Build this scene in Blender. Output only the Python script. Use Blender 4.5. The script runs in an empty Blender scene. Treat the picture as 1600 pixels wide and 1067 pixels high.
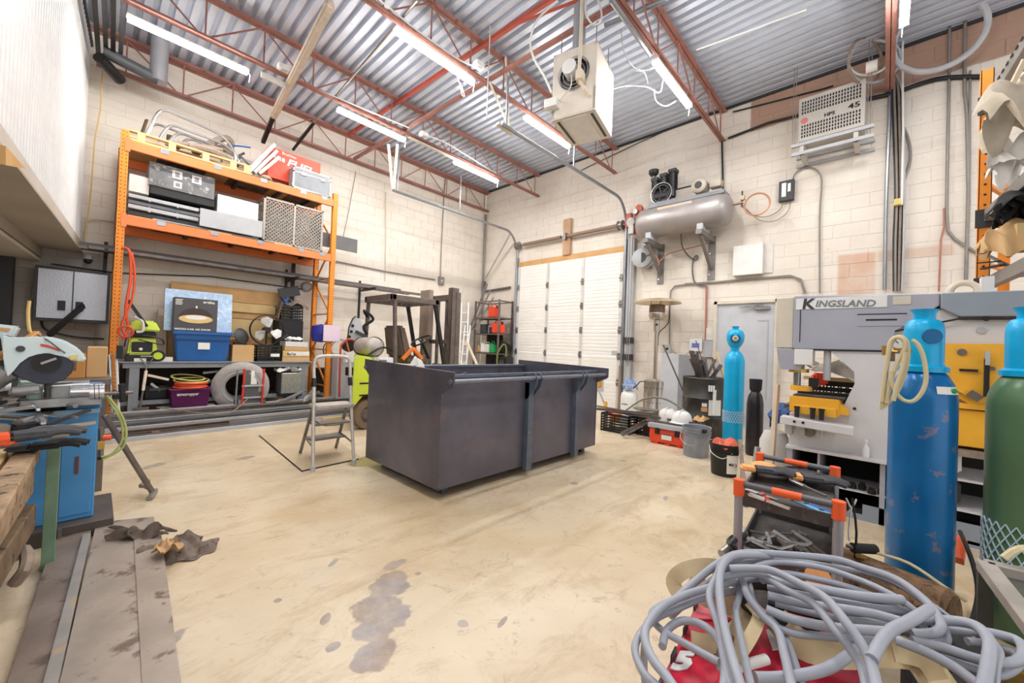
import bpy, bmesh, math, random
from mathutils import Vector, Matrix, noise as mnoise
C = bpy.context.scene
col = C.collection
PI = math.pi
random.seed(7)
V = Vector

# ------------------------------------------------------------ camera, world, exposure
H = 1.2
FPX = 616.7036810391819
YAW, PITCH, ROLL = 0.7572747478877493, 0.013155626569968363, 0.038986162527735624
def cam_axes():
    cy, sy, cp, sp = math.cos(YAW), math.sin(YAW), math.cos(PITCH), math.sin(PITCH)
    w = V((cy*cp, sy*cp, sp)); r = V((sy, -cy, 0)); u = r.cross(w)
    c, s = math.cos(ROLL), math.sin(ROLL)
    return c*r+s*u, -s*r+c*u, w
CR, CU, CW = cam_axes()
CAM = V((0, 0, H))
cd = bpy.data.cameras.new('camera'); cam = bpy.data.objects.new('camera', cd); col.objects.link(cam)
cd.sensor_width = 36; cd.lens = FPX/1600*36; cd.clip_start = 0.05
cam.matrix_world = Matrix(((CR.x, CU.x, -CW.x, 0), (CR.y, CU.y, -CW.y, 0), (CR.z, CU.z, -CW.z, H), (0, 0, 0, 1)))
C.camera = cam
vs = C.view_settings
vs.view_transform = 'Standard'; vs.look = 'None'; vs.gamma = 1; vs.use_curve_mapping = False
vs.exposure = 0.3
world = bpy.data.worlds.new('world'); C.world = world; world.use_nodes = True
bg = world.node_tree.nodes['Background']; bg.inputs[0].default_value = (1, 1, 1, 1); bg.inputs[1].default_value = 1.15
LAMP_W = 20.0

# ------------------------------------------------------------ measured points -> world
def ray(x, y): return CW + CR*((x-800)/FPX) - CU*((y-533.5)/FPX)
def hit(x, y, ax, v):
    d = ray(x, y); t = (v-CAM[ax])/d[ax]; return CAM+d*t
def PZ(x, y, z=0): return hit(x, y, 2, z)
def PX(x, y, X): return hit(x, y, 0, X)
def PY(x, y, Y): return hit(x, y, 1, Y)

# ------------------------------------------------------------ materials
def lin(c):
    f = lambda v: (v/12.92 if v <= .04045 else ((v+.055)/1.055)**2.4)
    return tuple(f(x/255) for x in c)+(1,)
MATS = {}
def mat(key, rgb=(128, 128, 128), rough=.5, metal=0, var=.12, scale=6, c2=None, thr=.58, bump=0.0, bscale=40, emis=0, alpha=1, world=False, trans=0, soft=.08):
    if key in MATS: return MATS[key]
    m = bpy.data.materials.new(key); m.use_nodes = True; nt = m.node_tree; N = nt.nodes; L = nt.links
    b = N['Principled BSDF']; c = lin(rgb)
    b.inputs['Roughness'].default_value = rough; b.inputs['Metallic'].default_value = metal
    if emis:
        b.inputs['Emission Color'].default_value = c; b.inputs['Emission Strength'].default_value = emis
    if alpha < 1: b.inputs['Alpha'].default_value = alpha
    if trans: b.inputs['Transmission Weight'].default_value = trans
    if world:
        g = N.new('ShaderNodeNewGeometry'); co = g.outputs['Position']
    else:
        g = N.new('ShaderNodeTexCoord'); co = g.outputs['Object']
    n = N.new('ShaderNodeTexNoise'); n.inputs['Scale'].default_value = scale; n.inputs['Detail'].default_value = 5
    L.new(co, n.inputs['Vector'])
    mx = N.new('ShaderNodeMix'); mx.data_type = 'RGBA'
    mx.inputs[6].default_value = tuple(max(0, v*(1-var)) for v in c[:3])+(1,)
    mx.inputs[7].default_value = tuple(min(1, v*(1+var)) for v in c[:3])+(1,)
    mr = N.new('ShaderNodeMapRange'); mr.inputs[1].default_value = .3; mr.inputs[2].default_value = .7
    L.new(n.outputs['Fac'], mr.inputs[0]); L.new(mr.outputs[0], mx.inputs[0])
    out = mx.outputs[2]
    if c2:
        n2 = N.new('ShaderNodeTexNoise'); n2.inputs['Scale'].default_value = scale*1.7; n2.inputs['Detail'].default_value = 9; n2.inputs['Roughness'].default_value = .65
        L.new(co, n2.inputs['Vector'])
        m2 = N.new('ShaderNodeMapRange'); m2.inputs[1].default_value = thr; m2.inputs[2].default_value = thr+soft
        L.new(n2.outputs['Fac'], m2.inputs[0])
        x2 = N.new('ShaderNodeMix'); x2.data_type = 'RGBA'; x2.inputs[7].default_value = lin(c2)
        L.new(m2.outputs[0], x2.inputs[0]); L.new(out, x2.inputs[6]); out = x2.outputs[2]
    L.new(out, b.inputs['Base Color'])
    if bump:
        n3 = N.new('ShaderNodeTexNoise'); n3.inputs['Scale'].default_value = bscale; n3.inputs['Detail'].default_value = 6
        L.new(co, n3.inputs['Vector'])
        bp = N.new('ShaderNodeBump'); bp.inputs['Strength'].default_value = bump; bp.inputs['Distance'].default_value = .01
        L.new(n3.outputs['Fac'], bp.inputs['Height']); L.new(bp.outputs[0], b.inputs['Normal'])
    MATS[key] = m; return m

def shape_mask(nt, co, blobs, wob=.05, nscale=6):
    """max over soft ellipses (x,y,rx,ry,angle) in the xy of co, edges wobbled by noise"""
    N = nt.nodes; L = nt.links
    n = N.new('ShaderNodeTexNoise'); n.inputs['Scale'].default_value = nscale; n.inputs['Detail'].default_value = 4; L.new(co, n.inputs['Vector'])
    acc = None
    for (x, y, rx, ry, a) in blobs:
        mp = N.new('ShaderNodeMapping'); mp.vector_type = 'TEXTURE'
        mp.inputs['Location'].default_value = (x, y, 0); mp.inputs['Rotation'].default_value = (0, 0, a); mp.inputs['Scale'].default_value = (rx, ry, 1e3)
        L.new(co, mp.inputs[0])
        ln = N.new('ShaderNodeVectorMath'); ln.operation = 'LENGTH'; L.new(mp.outputs[0], ln.inputs[0])
        if acc is None: acc = ln.outputs['Value']
        else:
            mn = N.new('ShaderNodeMath'); mn.operation = 'MINIMUM'; L.new(acc, mn.inputs[0]); L.new(ln.outputs['Value'], mn.inputs[1]); acc = mn.outputs[0]
    ad = N.new('ShaderNodeMath'); ad.operation = 'MULTIPLY_ADD'; ad.inputs[1].default_value = wob*20
    L.new(n.outputs['Fac'], ad.inputs[0]); L.new(acc, ad.inputs[2])
    mr = N.new('ShaderNodeMapRange'); mr.inputs[1].default_value = 1+wob*10-.08; mr.inputs[2].default_value = 1+wob*10+.08; mr.inputs[3].default_value = 1; mr.inputs[4].default_value = 0
    L.new(ad.outputs[0], mr.inputs[0]); return mr.outputs[0]

# ------------------------------------------------------------ object helpers
TM = {}
def tag(o, label=None, cat=None, group=None, kind=None):
    if label: o['label'] = label
    if cat: o['category'] = cat
    if group: o['group'] = group
    if kind: o['kind'] = kind
    return o
def thing(name, label, cat, loc=(0, 0, 0), rz=0, group=None, rot=None):
    o = bpy.data.objects.new(name, None); col.objects.link(o); o.empty_display_size = .1
    R = rot if rot is not None else Matrix.Rotation(rz, 4, 'Z')
    mw = Matrix.Translation(V(loc)) @ R
    o.matrix_world = mw
    TM[o.name] = mw
    return tag(o, label, cat, group)
def struct(name):
    o = bpy.data.objects.new(name, None); col.objects.link(o); o['kind'] = 'structure'; TM[o.name] = Matrix.Identity(4); return o
def rootm(o):
    while o is not None:
        if o.name in TM: return TM[o.name]
        o = o.parent
    return Matrix.Identity(4)
def frame(d, up=V((0, 0, 1))):
    d = V(d).normalized()
    if abs(d.dot(up)) > .999: up = V((1, 0, 0))
    s = d.cross(up).normalized(); return s, s.cross(d).normalized(), d
def smooth_path(pts, n=6, closed=False):
    pts = [V(p) for p in pts]; out = []; m = len(pts)
    rng = range(m if closed else m-1)
    for i in rng:
        if closed: p0, p1, p2, p3 = pts[i-1], pts[i], pts[(i+1) % m], pts[(i+2) % m]
        else: p0, p1, p2, p3 = pts[max(i-1, 0)], pts[i], pts[i+1], pts[min(i+2, m-1)]
        for k in range(n):
            t = k/n
            out.append(.5*((2*p1)+(p2-p0)*t+(2*p0-5*p1+4*p2-p3)*t*t+(3*p1-p0-3*p2+p3)*t**3))
    if not closed: out.append(pts[-1])
    return out
class MB:
    def __init__(s, t=None):
        s.bm = bmesh.new(); s.T = TM[t.name] if t is not None else Matrix.Identity(4)
    def _v(s, p): return s.bm.verts.new(s.T @ V(p))
    def _f(s, vs_):
        try: return s.bm.faces.new(vs_)
        except ValueError: return None
    def hexa(s, p):  # 8 points: bottom 4 ccw, top 4 ccw
        v = [s._v(q) for q in p]
        for f in ((3, 2, 1, 0), (4, 5, 6, 7), (0, 1, 5, 4), (1, 2, 6, 5), (2, 3, 7, 6), (3, 0, 4, 7)): s._f([v[i] for i in f])
        return s
    def box(s, c, sz, R=None):
        c = V(c); x, y, z = sz[0]/2, sz[1]/2, sz[2]/2
        pts = [V(q) for q in ((-x, -y, -z), (x, -y, -z), (x, y, -z), (-x, y, -z), (-x, -y, z), (x, -y, z), (x, y, z), (-x, y, z))]
        if R is not None:
            if not isinstance(R, Matrix): R = Matrix.Rotation(R, 3, 'Z')
            pts = [R.to_3x3() @ q for q in pts]
        return s.hexa([c+q for q in pts])
    def bb(s, a, b):
        a, b = V(a), V(b); lo = V((min(a[i], b[i]) for i in range(3))); hi = V((max(a[i], b[i]) for i in range(3)))
        return s.box((lo+hi)/2, hi-lo)
    def beam(s, p, q, w, h, up=V((0, 0, 1))):
        p, q = V(p), V(q); a, b, d = frame(q-p, up); a = a*w/2; b = b*h/2
        return s.hexa([p-a-b, p+a-b, p+a+b, p-a+b, q-a-b, q+a-b, q+a+b, q-a+b])
    def angle(s, p, q, w=.05, t=.006, up=V((0, 0, 1))):  # L section
        p, q = V(p), V(q); a, b, d = frame(q-p, up)
        s.beam(p+b*w/2, q+b*w/2, t, w, up); s.beam(p+a*w/2, q+a*w/2, w, t, up); return s
    def chan(s, p, q, w, h, t=.006, up=V((0, 0, 1))):  # C section open to -side
        p, q = V(p), V(q); a, b, d = frame(q-p, up)
        s.beam(p, q, t, h, up)
        for k in (1, -1): s.beam(p+b*k*(h/2-t/2)+a*w/2, q+b*k*(h/2-t/2)+a*w/2, w, t, up)
        return s
    def ring(s, c, a, b, r, n): return [s._v(c+a*(r*math.cos(2*PI*i/n))+b*(r*math.sin(2*PI*i/n))) for i in range(n)]
    def skin(s, rings, cap=True, closed=False):
        m = len(rings)
        for i in range(m if closed else m-1):
            A, B = rings[i], rings[(i+1) % m]; n = len(A)
            for k in range(n): s._f([A[k], A[(k+1) % n], B[(k+1) % n], B[k]])
        if cap and not closed:
            s._f(rings[0][::-1]); s._f(rings[-1])
        return s
    def cyl(s, p, q, r, r2=None, n=14, cap=True):
        p, q = V(p), V(q); a, b, d = frame(q-p)
        return s.skin([s.ring(p, a, b, r, n), s.ring(q, a, b, r if r2 is None else r2, n)], cap)
    def tube(s, pts, r, n=8, closed=False, sm=0, flat=1):
        pts = smooth_path(pts, sm, closed) if sm else [V(p) for p in pts]
        m = len(pts); rings = []; up = V((0, 0, 1)); pa = None
        for i, p in enumerate(pts):
            if closed: d = pts[(i+1) % m]-pts[i-1]
            else: d = pts[min(i+1, m-1)]-pts[max(i-1, 0)]
            if d.length < 1e-9: d = V((0, 0, 1))
            d.normalize()
            if pa is None: a, b, _ = frame(d)
            else:
                a = pa-d*pa.dot(d)
                if a.length < 1e-6: a, b, _ = frame(d)
                a.normalize(); b = a.cross(d)*-1
            pa = a
            rings.append([s._v(p+a*(r*math.cos(2*PI*k/n))+d.cross(a)*(r*flat*math.sin(2*PI*k/n))) for k in range(n)])
        return s.skin(rings, True, closed)
    def lathe(s, prof, c=(0, 0, 0), axis=(0, 0, 1), n=24, loop=False):
        a, b, d = frame(axis); c = V(c); rings = []
        for r, z in prof: rings.append(s.ring(c+d*z, a, b, max(r, .0004), n))
        return s.skin(rings[:-1], False, True) if loop else s.skin(rings)
    def prism(s, pts, off):
        off = V(off); A = [s._v(p) for p in pts]; B = [s._v(V(p)+off) for p in pts]; n = len(A)
        s._f(A[::-1]); s._f(B)
        for k in range(n): s._f([A[k], A[(k+1) % n], B[(k+1) % n], B[k]])
        return s
    def sphere(s, c, r, n=12, sc=(1, 1, 1), z0=-1):
        c = V(c); rings = []; m = max(4, n//2)
        for i in range(m+1):
            th = PI*i/m; zz = -math.cos(th)
            if zz < z0: continue
            rr = max(math.sin(th), .01)
            rings.append([s._v(c+V((r*sc[0]*rr*math.cos(2*PI*k/n), r*sc[1]*rr*math.sin(2*PI*k/n), r*sc[2]*zz))) for k in range(n)])
        return s.skin(rings)
    def torus(s, c, axis, R, r, n=24, m=8, a0=0, a1=2*PI):
        a, b, d = frame(axis); c = V(c); full = abs(a1-a0-2*PI) < 1e-6
        k = n if full else n+1
        pts = [c+a*(R*math.cos(a0+(a1-a0)*i/n))+b*(R*math.sin(a0+(a1-a0)*i/n)) for i in range(k)]
        return s.tube(pts, r, m, closed=full)
    def cloth(s, c, w, d, amp=.02, n=10, seed=1, th=.004, rz=0, drop=0):
        rnd = random.Random(seed); ph = [rnd.uniform(0, 6) for _ in range(6)]; R = Matrix.Rotation(rz, 3, 'Z'); G = []; c = V(c)
        for lvl in (0, 1):
            g = []
            for i in range(n+1):
                row = []
                for j in range(n+1):
                    u, v = i/n-.5, j/n-.5
                    z = amp*(math.sin(9*u+ph[0]+3*v)+math.sin(11*v+ph[1]-4*u)+.6*math.sin(23*u*v+17*u+ph[2]))*.5+amp
                    fq = 9 if amp < .06 else 4.5; q_ = V((u*w*fq+seed, v*d*fq, seed*.37)); fold = 1-abs(mnoise.noise(q_))*2
                    z += amp*(1.1*fold+.5*mnoise.noise(q_*2.3)-.4)
                    e = max(abs(u), abs(v))*2
                    z -= drop*max(0, e-.45)**1.5
                    xx = u*w*(1+.22*math.sin(7*v+ph[3])+.12*math.sin(17*v+ph[5])); yy = v*d*(1+.22*math.sin(6*u+ph[4])+.12*math.sin(19*u+ph[2]))
                    row.append(s._v(c+R@V((xx, yy, z+lvl*th))))
                g.append(row)
            G.append(g)
        for i in range(n):
            for j in range(n):
                s._f([G[1][i][j], G[1][i+1][j], G[1][i+1][j+1], G[1][i][j+1]]); s._f([G[0][i][j], G[0][i][j+1], G[0][i+1][j+1], G[0][i+1][j]])
        for i in range(n):
            for (a, b) in (((i, 0), (i+1, 0)), ((i+1, n), (i, n)), ((0, i+1), (0, i)), ((n, i), (n, i+1))):
                s._f([G[0][a[0]][a[1]], G[0][b[0]][b[1]], G[1][b[0]][b[1]], G[1][a[0]][a[1]]])
        return s
    def build(s, name, m, parent=None, smooth=False, bev=0, label=None, kind=None, cat=None, group=None, ang=40):
        if bev:
            bmesh.ops.bevel(s.bm, geom=list(s.bm.edges), offset=bev, segments=1 if bev < .008 else 2, affect='EDGES', clamp_overlap=True)
        bmesh.ops.recalc_face_normals(s.bm, faces=s.bm.faces)
        me = bpy.data.meshes.new(name)
        if parent is not None: s.bm.transform(rootm(parent).inverted())
        o = bpy.data.objects.new(name, me)
        if parent is None:
            # origin at base centre
            vs_ = [v.co for v in s.bm.verts]
            if vs_:
                lo = V((min(v[i] for v in vs_) for i in range(3))); hi = V((max(v[i] for v in vs_) for i in range(3)))
                b0 = V(((lo.x+hi.x)/2, (lo.y+hi.y)/2, lo.z)); s.bm.transform(Matrix.Translation(-b0)); o.location = b0
                TM[o.name] = Matrix.Translation(b0)
        s.bm.to_mesh(me); s.bm.free(); me.materials.append(MATS[m] if isinstance(m, str) else m)
        if smooth:
            me.shade_smooth(); me.set_sharp_from_angle(angle=math.radians(ang))
        col.objects.link(o)
        if parent is not None: o.parent = parent
        if parent is None: TM[o.name] = Matrix.Translation(o.location)
        tag(o, label, cat, group, kind); return o
def dup(root, loc, rz=None, label=None, group=None):
    r = root.copy(); col.objects.link(r); r.location = loc
    if rz is not None: r.rotation_euler = (0, 0, rz)
    if label: r['label'] = label
    if group: r['group'] = group
    for ch in list(root.children):
        c = ch.copy(); col.objects.link(c); c.parent = r
        for g in list(ch.children):
            d = g.copy(); col.objects.link(d); d.parent = c
    return r
def text(s, size, origin, xdir, ydir, m, parent, depth=.002, label=None, bold=0, shear=0, width=None):
    """flat lettering; origin = left baseline point, xdir/ydir world directions"""
    cu = bpy.data.curves.new('lettering', 'FONT'); cu.body = s; cu.size = size; cu.extrude = depth/2; cu.offset = bold; cu.shear = shear; cu.resolution_u = 2
    to = bpy.data.objects.new('tmp_text', cu); col.objects.link(to)
    me = bpy.data.meshes.new_from_object(to)
    bpy.data.objects.remove(to)
    x, y = V(xdir).normalized(), V(ydir).normalized(); z = x.cross(y)
    k = 1
    if width and me.vertices:
        ww = max(v.co.x for v in me.vertices)-min(v.co.x for v in me.vertices)
        if ww > 1e-6: k = width/ww
    Mx = Matrix(((x.x*k, y.x, z.x, origin[0]), (x.y*k, y.y, z.y, origin[1]), (x.z*k, y.z, z.z, origin[2]), (0, 0, 0, 1)))
    me.transform(rootm(parent).inverted() @ Mx if parent else Mx)
    me.materials.clear(); me.materials.append(MATS[m])
    o = bpy.data.objects.new('lettering', me); col.objects.link(o)
    if parent: o.parent = parent
    if label: o['label'] = label
    return o
# ------------------------------------------------------------ common materials
mat('galv', (150, 153, 160), .38, .75, .12, 5, c2=(118, 118, 124), thr=.62, soft=.2)
mat('deck', (198, 204, 218), .4, .2, .08, 2.2, c2=(166, 166, 174), thr=.6, soft=.25)
mat('redox', (160, 110, 100), .6, 0, .15, 4, c2=(116, 62, 56), thr=.6)
mat('redbright', (176, 78, 62), .6, 0, .12, 4)
mat('white', (232, 232, 230), .45, 0, .04)
mat('cream', (214, 205, 188), .5, 0, .06)
mat('offwhite', (222, 219, 214), .4, 0, .05, 9, c2=(190, 180, 168), thr=.66)
mat('black', (24, 24, 26), .45, 0, .2)
mat('blackmat', (34, 33, 33), .8, 0, .25)
mat('rubber', (36, 35, 34), .85, 0, .2, 20)
mat('grey', (128, 130, 134), .5, 0, .1)
mat('midgrey', (96, 96, 98), .5, 0, .12)
mat('darkgrey', (62, 62, 65), .5, .2, .15)
mat('ltgrey', (180, 182, 186), .5, 0, .06)
mat('steel', (150, 148, 146), .35, .85, .15, 12)
mat('darksteel', (120, 110, 106), .42, .5, .22, 9, c2=(120, 96, 82), thr=.62)
mat('chrome', (214, 214, 216), .18, .9, .05)
mat('stainless', (188, 178, 168), .28, .85, .08)
mat('brass', (196, 160, 84), .35, .7, .1)
mat('orange', (242, 146, 46), .5, 0, .08, 4, c2=(206, 116, 48), thr=.66)
mat('orangebeam', (238, 130, 72), .5, 0, .08, 3, c2=(196, 120, 88), thr=.62)
mat('wood', (205, 160, 104), .6, 0, .14, 3)
mat('palewood', (222, 190, 132), .6, 0, .1, 4)
mat('beigewood', (226, 210, 188), .65, 0, .07, 4)
mat('oldwood', (116, 94, 72), .8, 0, .35, 9, c2=(56, 44, 36), thr=.54, bump=.4)
mat('cardboard', (206, 166, 116), .75, 0, .07, 5)
mat('paper', (238, 236, 232), .6, 0, .03)
mat('red', (214, 58, 44), .4, 0, .08)
mat('blue', (28, 94, 164), .4, 0, .06)
mat('cloth_blue', (66, 96, 148), .85, 0, .3, 30)
mat('led', (255, 252, 246), .4, emis=62)

# ------------------------------------------------------------ floor
XB, YA, ZC = 7.525, 8.33, 5.62
fm = bpy.data.materials.new('stained_concrete'); fm.use_nodes = True
nt = fm.node_tree; N = nt.nodes; L = nt.links; B = N['Principled BSDF']
geo = N.new('ShaderNodeNewGeometry'); co = geo.outputs['Position']
def noise(sc, det=6, ro=.6, src=None, dist=0):
    n = N.new('ShaderNodeTexNoise'); n.inputs['Scale'].default_value = sc; n.inputs['Detail'].default_value = det; n.inputs['Roughness'].default_value = ro; n.inputs['Distortion'].default_value = dist
    L.new(src or co, n.inputs['Vector']); return n.outputs['Fac']
def mrange(o, a, b, c=0, d=1):
    m = N.new('ShaderNodeMapRange'); 
    for i, v in enumerate((a, b, c, d)): m.inputs[i+1].default_value = v
    L.new(o, m.inputs[0]); return m.outputs[0]
def mixc(fac, a, b):
    m = N.new('ShaderNodeMix'); m.data_type = 'RGBA'
    if isinstance(a, tuple): m.inputs[6].default_value = a
    else: L.new(a, m.inputs[6])
    if isinstance(b, tuple): m.inputs[7].default_value = b
    else: L.new(b, m.inputs[7])
    if isinstance(fac, float): m.inputs[0].default_value = fac
    else: L.new(fac, m.inputs[0])
    return m.outputs[2]
def mul(a, b):
    m = N.new('ShaderNodeMath'); m.operation = 'MULTIPLY'; L.new(a, m.inputs[0])
    if isinstance(b, float): m.inputs[1].default_value = b
    else: L.new(b, m.inputs[1])
    return m.outputs[0]
c0 = mixc(mrange(noise(.7, 4), .35, .65), lin((202, 182, 150)), lin((220, 205, 180)))
c1 = mixc(mul(mrange(noise(2.6, 8, .7, dist=.6), .52, .72), .55), c0, lin((176, 148, 108)))
c2 = mixc(mul(mrange(noise(7, 8, .75, dist=1.2), .60, .70), .6), c1, lin((158, 134, 104)))
c3 = mixc(mul(mrange(noise(16, 6, .7), .66, .72), .7), c2, lin((112, 94, 78)))
c4 = mixc(mul(mrange(noise(1.6, 6, .6, dist=.4), .6, .75), .5), c3, lin((196, 186, 178)))
def fl(x, y): 
    p = PZ(x, y); return p.x, p.y
st = []
for (px, py, rx, ry, a) in [(617, 882, .075, .045, .2), (612, 912, .12, .10, .9), (590, 950, .13, .13, .9), (615, 962, .10, .09, .4), (585, 985, .09, .10, .9), (588, 1020, .11, .085, .9), (570, 1035, .06, .06, 0), (653, 896, .022, .02, 0), (508, 967, .045, .022, .9),
            (434, 938, .02, .02, 0), (723, 975, .03, .03, 0), (785, 972, .055, .015, .3), (520, 880, .05, .02, .6), (600, 899, .03, .016, .1), (520, 1010, .035, .028, 0), (270, 1000, .07, .03, .9), (974, 720, .05, .04, .3), (897, 755, .05, .045, .2), (1040, 778, .06, .02, .3), (240, 728, .12, .06, .7), (385, 715, .1, .06, .2)]:
    x, y = fl(px, py); st.append((x, y, rx, ry, a+.0))
c5 = mixc(mul(shape_mask(nt, co, [(a_, b_, c_*.86, d_*.86, e_) for a_, b_, c_, d_, e_ in st], .055, 13), mrange(noise(9, 6, .7), .3, .65, .5, .95)), c4, mixc(mrange(noise(5, 5), .4, .6), lin((140, 122, 112)), lin((150, 144, 150))))
x, y = fl(575, 720); x2, y2 = fl(430, 780)
c6 = mixc(mul(shape_mask(nt, co, [(x, y, .22, .17, .3)], .03, 5), .75), c5, lin((128, 116, 42)))
c7 = mixc(mul(mrange(noise(34, 4, .6), .70, .74), .6), c6, lin((92, 78, 66)))
mpf = N.new('ShaderNodeMapping'); mpf.inputs['Rotation'].default_value = (0, 0, -.5); mpf.inputs['Scale'].default_value = (1.3, 3.0, 1); L.new(co, mpf.inputs[0])
c7 = mixc(mul(mrange(noise(1.3, 9, .75, src=mpf.outputs[0], dist=.8), .52, .66), .5), c7, lin((168, 138, 100)))
c7 = mixc(mul(mrange(noise(4.5, 9, .8, dist=2), .57, .63), .4), c7, lin((140, 118, 96)))
c7 = mixc(mul(mrange(noise(1.1, 5, .6, dist=1), .5, .66), .45), c7, lin((190, 160, 116)))
L.new(c7, B.inputs['Base Color']); B.inputs['Roughness'].default_value = .42
L.new(mrange(noise(3, 5), .3, .7, .28, .5), B.inputs['Roughness'])
bp = N.new('ShaderNodeBump'); bp.inputs['Strength'].default_value = .15; bp.inputs['Distance'].default_value = .01; L.new(noise(30, 6), bp.inputs['Height']); L.new(bp.outputs[0], B.inputs['Normal'])
MATS['floor'] = fm
MB().bb((-3.2, -4.2, -.1), (XB+.2, YA+.2, 0)).build('floor', 'floor', kind='structure')

# ------------------------------------------------------------ block walls
wm = bpy.data.materials.new('painted_block'); wm.use_nodes = True
nt = wm.node_tree; N = nt.nodes; L = nt.links; B = N['Principled BSDF']
geo = N.new('ShaderNodeNewGeometry'); co = geo.outputs['Position']; sep = N.new('ShaderNodeSeparateXYZ'); L.new(co, sep.inputs[0])
oi = N.new('ShaderNodeObjectInfo')
base = mixc(mrange(noise(1.3, 5), .3, .7), lin((222, 212, 200)), lin((236, 229, 219)))
base = mixc(mul(mrange(noise(9, 9, .75), .60, .68), .5), base, lin((196, 178, 160)))
base = mixc(mul(oi.outputs['Random'], .16), base, lin((208, 198, 186)))
# horizontal run dirt, low grime
mpz = N.new('ShaderNodeMapping'); mpz.inputs['Scale'].default_value = (.35, .35, 3.2); L.new(co, mpz.inputs[0])
base = mixc(mul(mrange(noise(1.6, 6, .6, src=mpz.outputs[0]), .54, .7), .22), base, lin((176, 160, 146)))
low = mul(mrange(sep.outputs['Z'], 2.6, 1.0), mrange(noise(2.2, 7, .7), .42, .7)); base = mixc(mul(low, .4), base, lin((170, 150, 132)))
# bare pinkish block above the old ceiling line on the door wall
yb = mrange(sep.outputs['X'], 7.2, 7.21)
line = N.new('ShaderNodeMath'); line.operation = 'ADD'; L.new(sep.outputs['Z'], line.inputs[0]); L.new(mul(noise(2, 3), .12), line.inputs[1])
top = mul(mrange(line.outputs[0], 5.04, 5.07), mul(mrange(sep.outputs['Y'], 1.75, 1.72), yb))
base = mixc(mul(top, .9), base, lin((170, 132, 112)))
# bare patch behind a removed panel
def win(sock, a, b):
    return mul(mrange(sock, a-.02, a+.02), mrange(sock, b+.02, b-.02))
pa = mul(mul(win(sep.outputs['Y'], .12, .53), win(sep.outputs['Z'], 2.14, 2.74)), yb)
base = mixc(mul(mul(pa, mrange(noise(3, 6), .25, .55, .45, 1)), .85), base, lin((206, 166, 142)))
pb = mul(mul(win(sep.outputs['Y'], -.62, .1), win(sep.outputs['Z'], 2.6, 2.74)), yb)
base = mixc(mul(pb, .6), base, lin((202, 172, 152)))
# wall colour turns grey under the mezzanine
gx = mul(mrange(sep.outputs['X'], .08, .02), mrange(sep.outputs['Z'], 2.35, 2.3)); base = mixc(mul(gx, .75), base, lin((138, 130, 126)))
L.new(base, B.inputs['Base Color']); B.inputs['Roughness'].default_value = .7
bp = N.new('ShaderNodeBump'); bp.inputs['Strength'].default_value = .25; bp.inputs['Distance'].default_value = .01; L.new(noise(45, 5), bp.inputs['Height']); L.new(bp.outputs[0], B.inputs['Normal'])
MATS['block'] = wm

def block_wall(name, axis, plane, lo, hi, holes, zmax):
    """axis: running axis 0=x 1=y; plane = visible face; backing sits behind"""
    w = struct(name); bw, bh, th, g = .4, .2, .005, .004
    def P(a, z, d): return (a, plane+d, z) if axis == 0 else (plane+d, a, z)
    m = MB(); segs = [lo]+[v for h in holes for v in (h[0], h[1])]+[hi]
    for i in range(0, len(segs), 2): m.bb(P(segs[i], -.05, th), P(segs[i+1], zmax, th+.18))
    for h in holes: m.bb(P(h[0], h[2], th), P(h[1], zmax, th+.18))
    m.build('backing', 'block', w)
    cells = []; r = 0; z = 0
    while z < zmax-.01:
        a = lo-(bw/2 if r % 2 else 0)
        while a < hi:
            a0, a1 = max(a, lo)+g/2, min(a+bw, hi)-g/2; z0, z1 = z+g/2, min(z+bh, zmax)-g/2
            parts = [(a0, a1)]
            for h in holes:
                if z0 < h[2]:
                    np_ = []
                    for p in parts:
                        if p[1] <= h[0] or p[0] >= h[1]: np_.append(p)
                        else:
                            if p[0] < h[0]: np_.append((p[0], h[0]))
                            if p[1] > h[1]: np_.append((h[1], p[1]))
                    parts = np_
            for p in parts:
                if p[1]-p[0] > .03: cells.append((p[0], p[1], z0, z1))
            a += bw
        z += bh; r += 1
    def key(c):
        q = V(P((c[0]+c[1])/2, (c[2]+c[3])/2, 0))-CAM; f = q.dot(CW)
        if f < .3: return 1e3
        sx, sy = 800+FPX*q.dot(CR)/f, 533.5-FPX*q.dot(CU)/f
        vis = -40 < sx < 1640 and -40 < sy < 1107
        return q.length+(0 if vis else 500)
    cells.sort(key=key)
    full = [c for c in cells if abs(c[1]-c[0]-(bw-g)) < .001 and abs(c[3]-c[2]-(bh-g)) < .001][:300]
    fs = set(full); b = MB(); c0_ = full[0]
    def addb(m, c): m.bb(P(c[0], c[2], -.0), P(c[1], c[3], th))
    for c in cells:
        if c not in fs: addb(b, c)
    b.build('block_courses', 'block', w, kind='stuff')
    hw, hh = (bw-g)/2, (bh-g)/2
    m = MB(); o0 = None
    e = .004
    A = [(-hw+e, -hh+e, 0), (hw-e, -hh+e, 0), (hw-e, hh-e, 0), (-hw+e, hh-e, 0)]; Bk = [(-hw, -hh, th), (hw, -hh, th), (hw, hh, th), (-hw, hh, th)]
    def Q(a, z, d): return (a, d, z) if axis == 0 else (d, a, z)
    m.hexa([Q(*p) for p in Bk]+[Q(*p) for p in A])
    first = m.build('block', 'block', w)
    for i, c in enumerate(full):
        o = first if i == 0 else first.copy()
        if i: col.objects.link(o); o.parent = w
        o.location = P((c[0]+c[1])/2, (c[2]+c[3])/2, random.uniform(-.0015, .0015))
    return w
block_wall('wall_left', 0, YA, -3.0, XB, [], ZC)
block_wall('wall_right', 1, XB, -4.0, YA, [(1.24, 2.2, 2.13), (3.93, 6.96, 3.27)], ZC)

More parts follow.
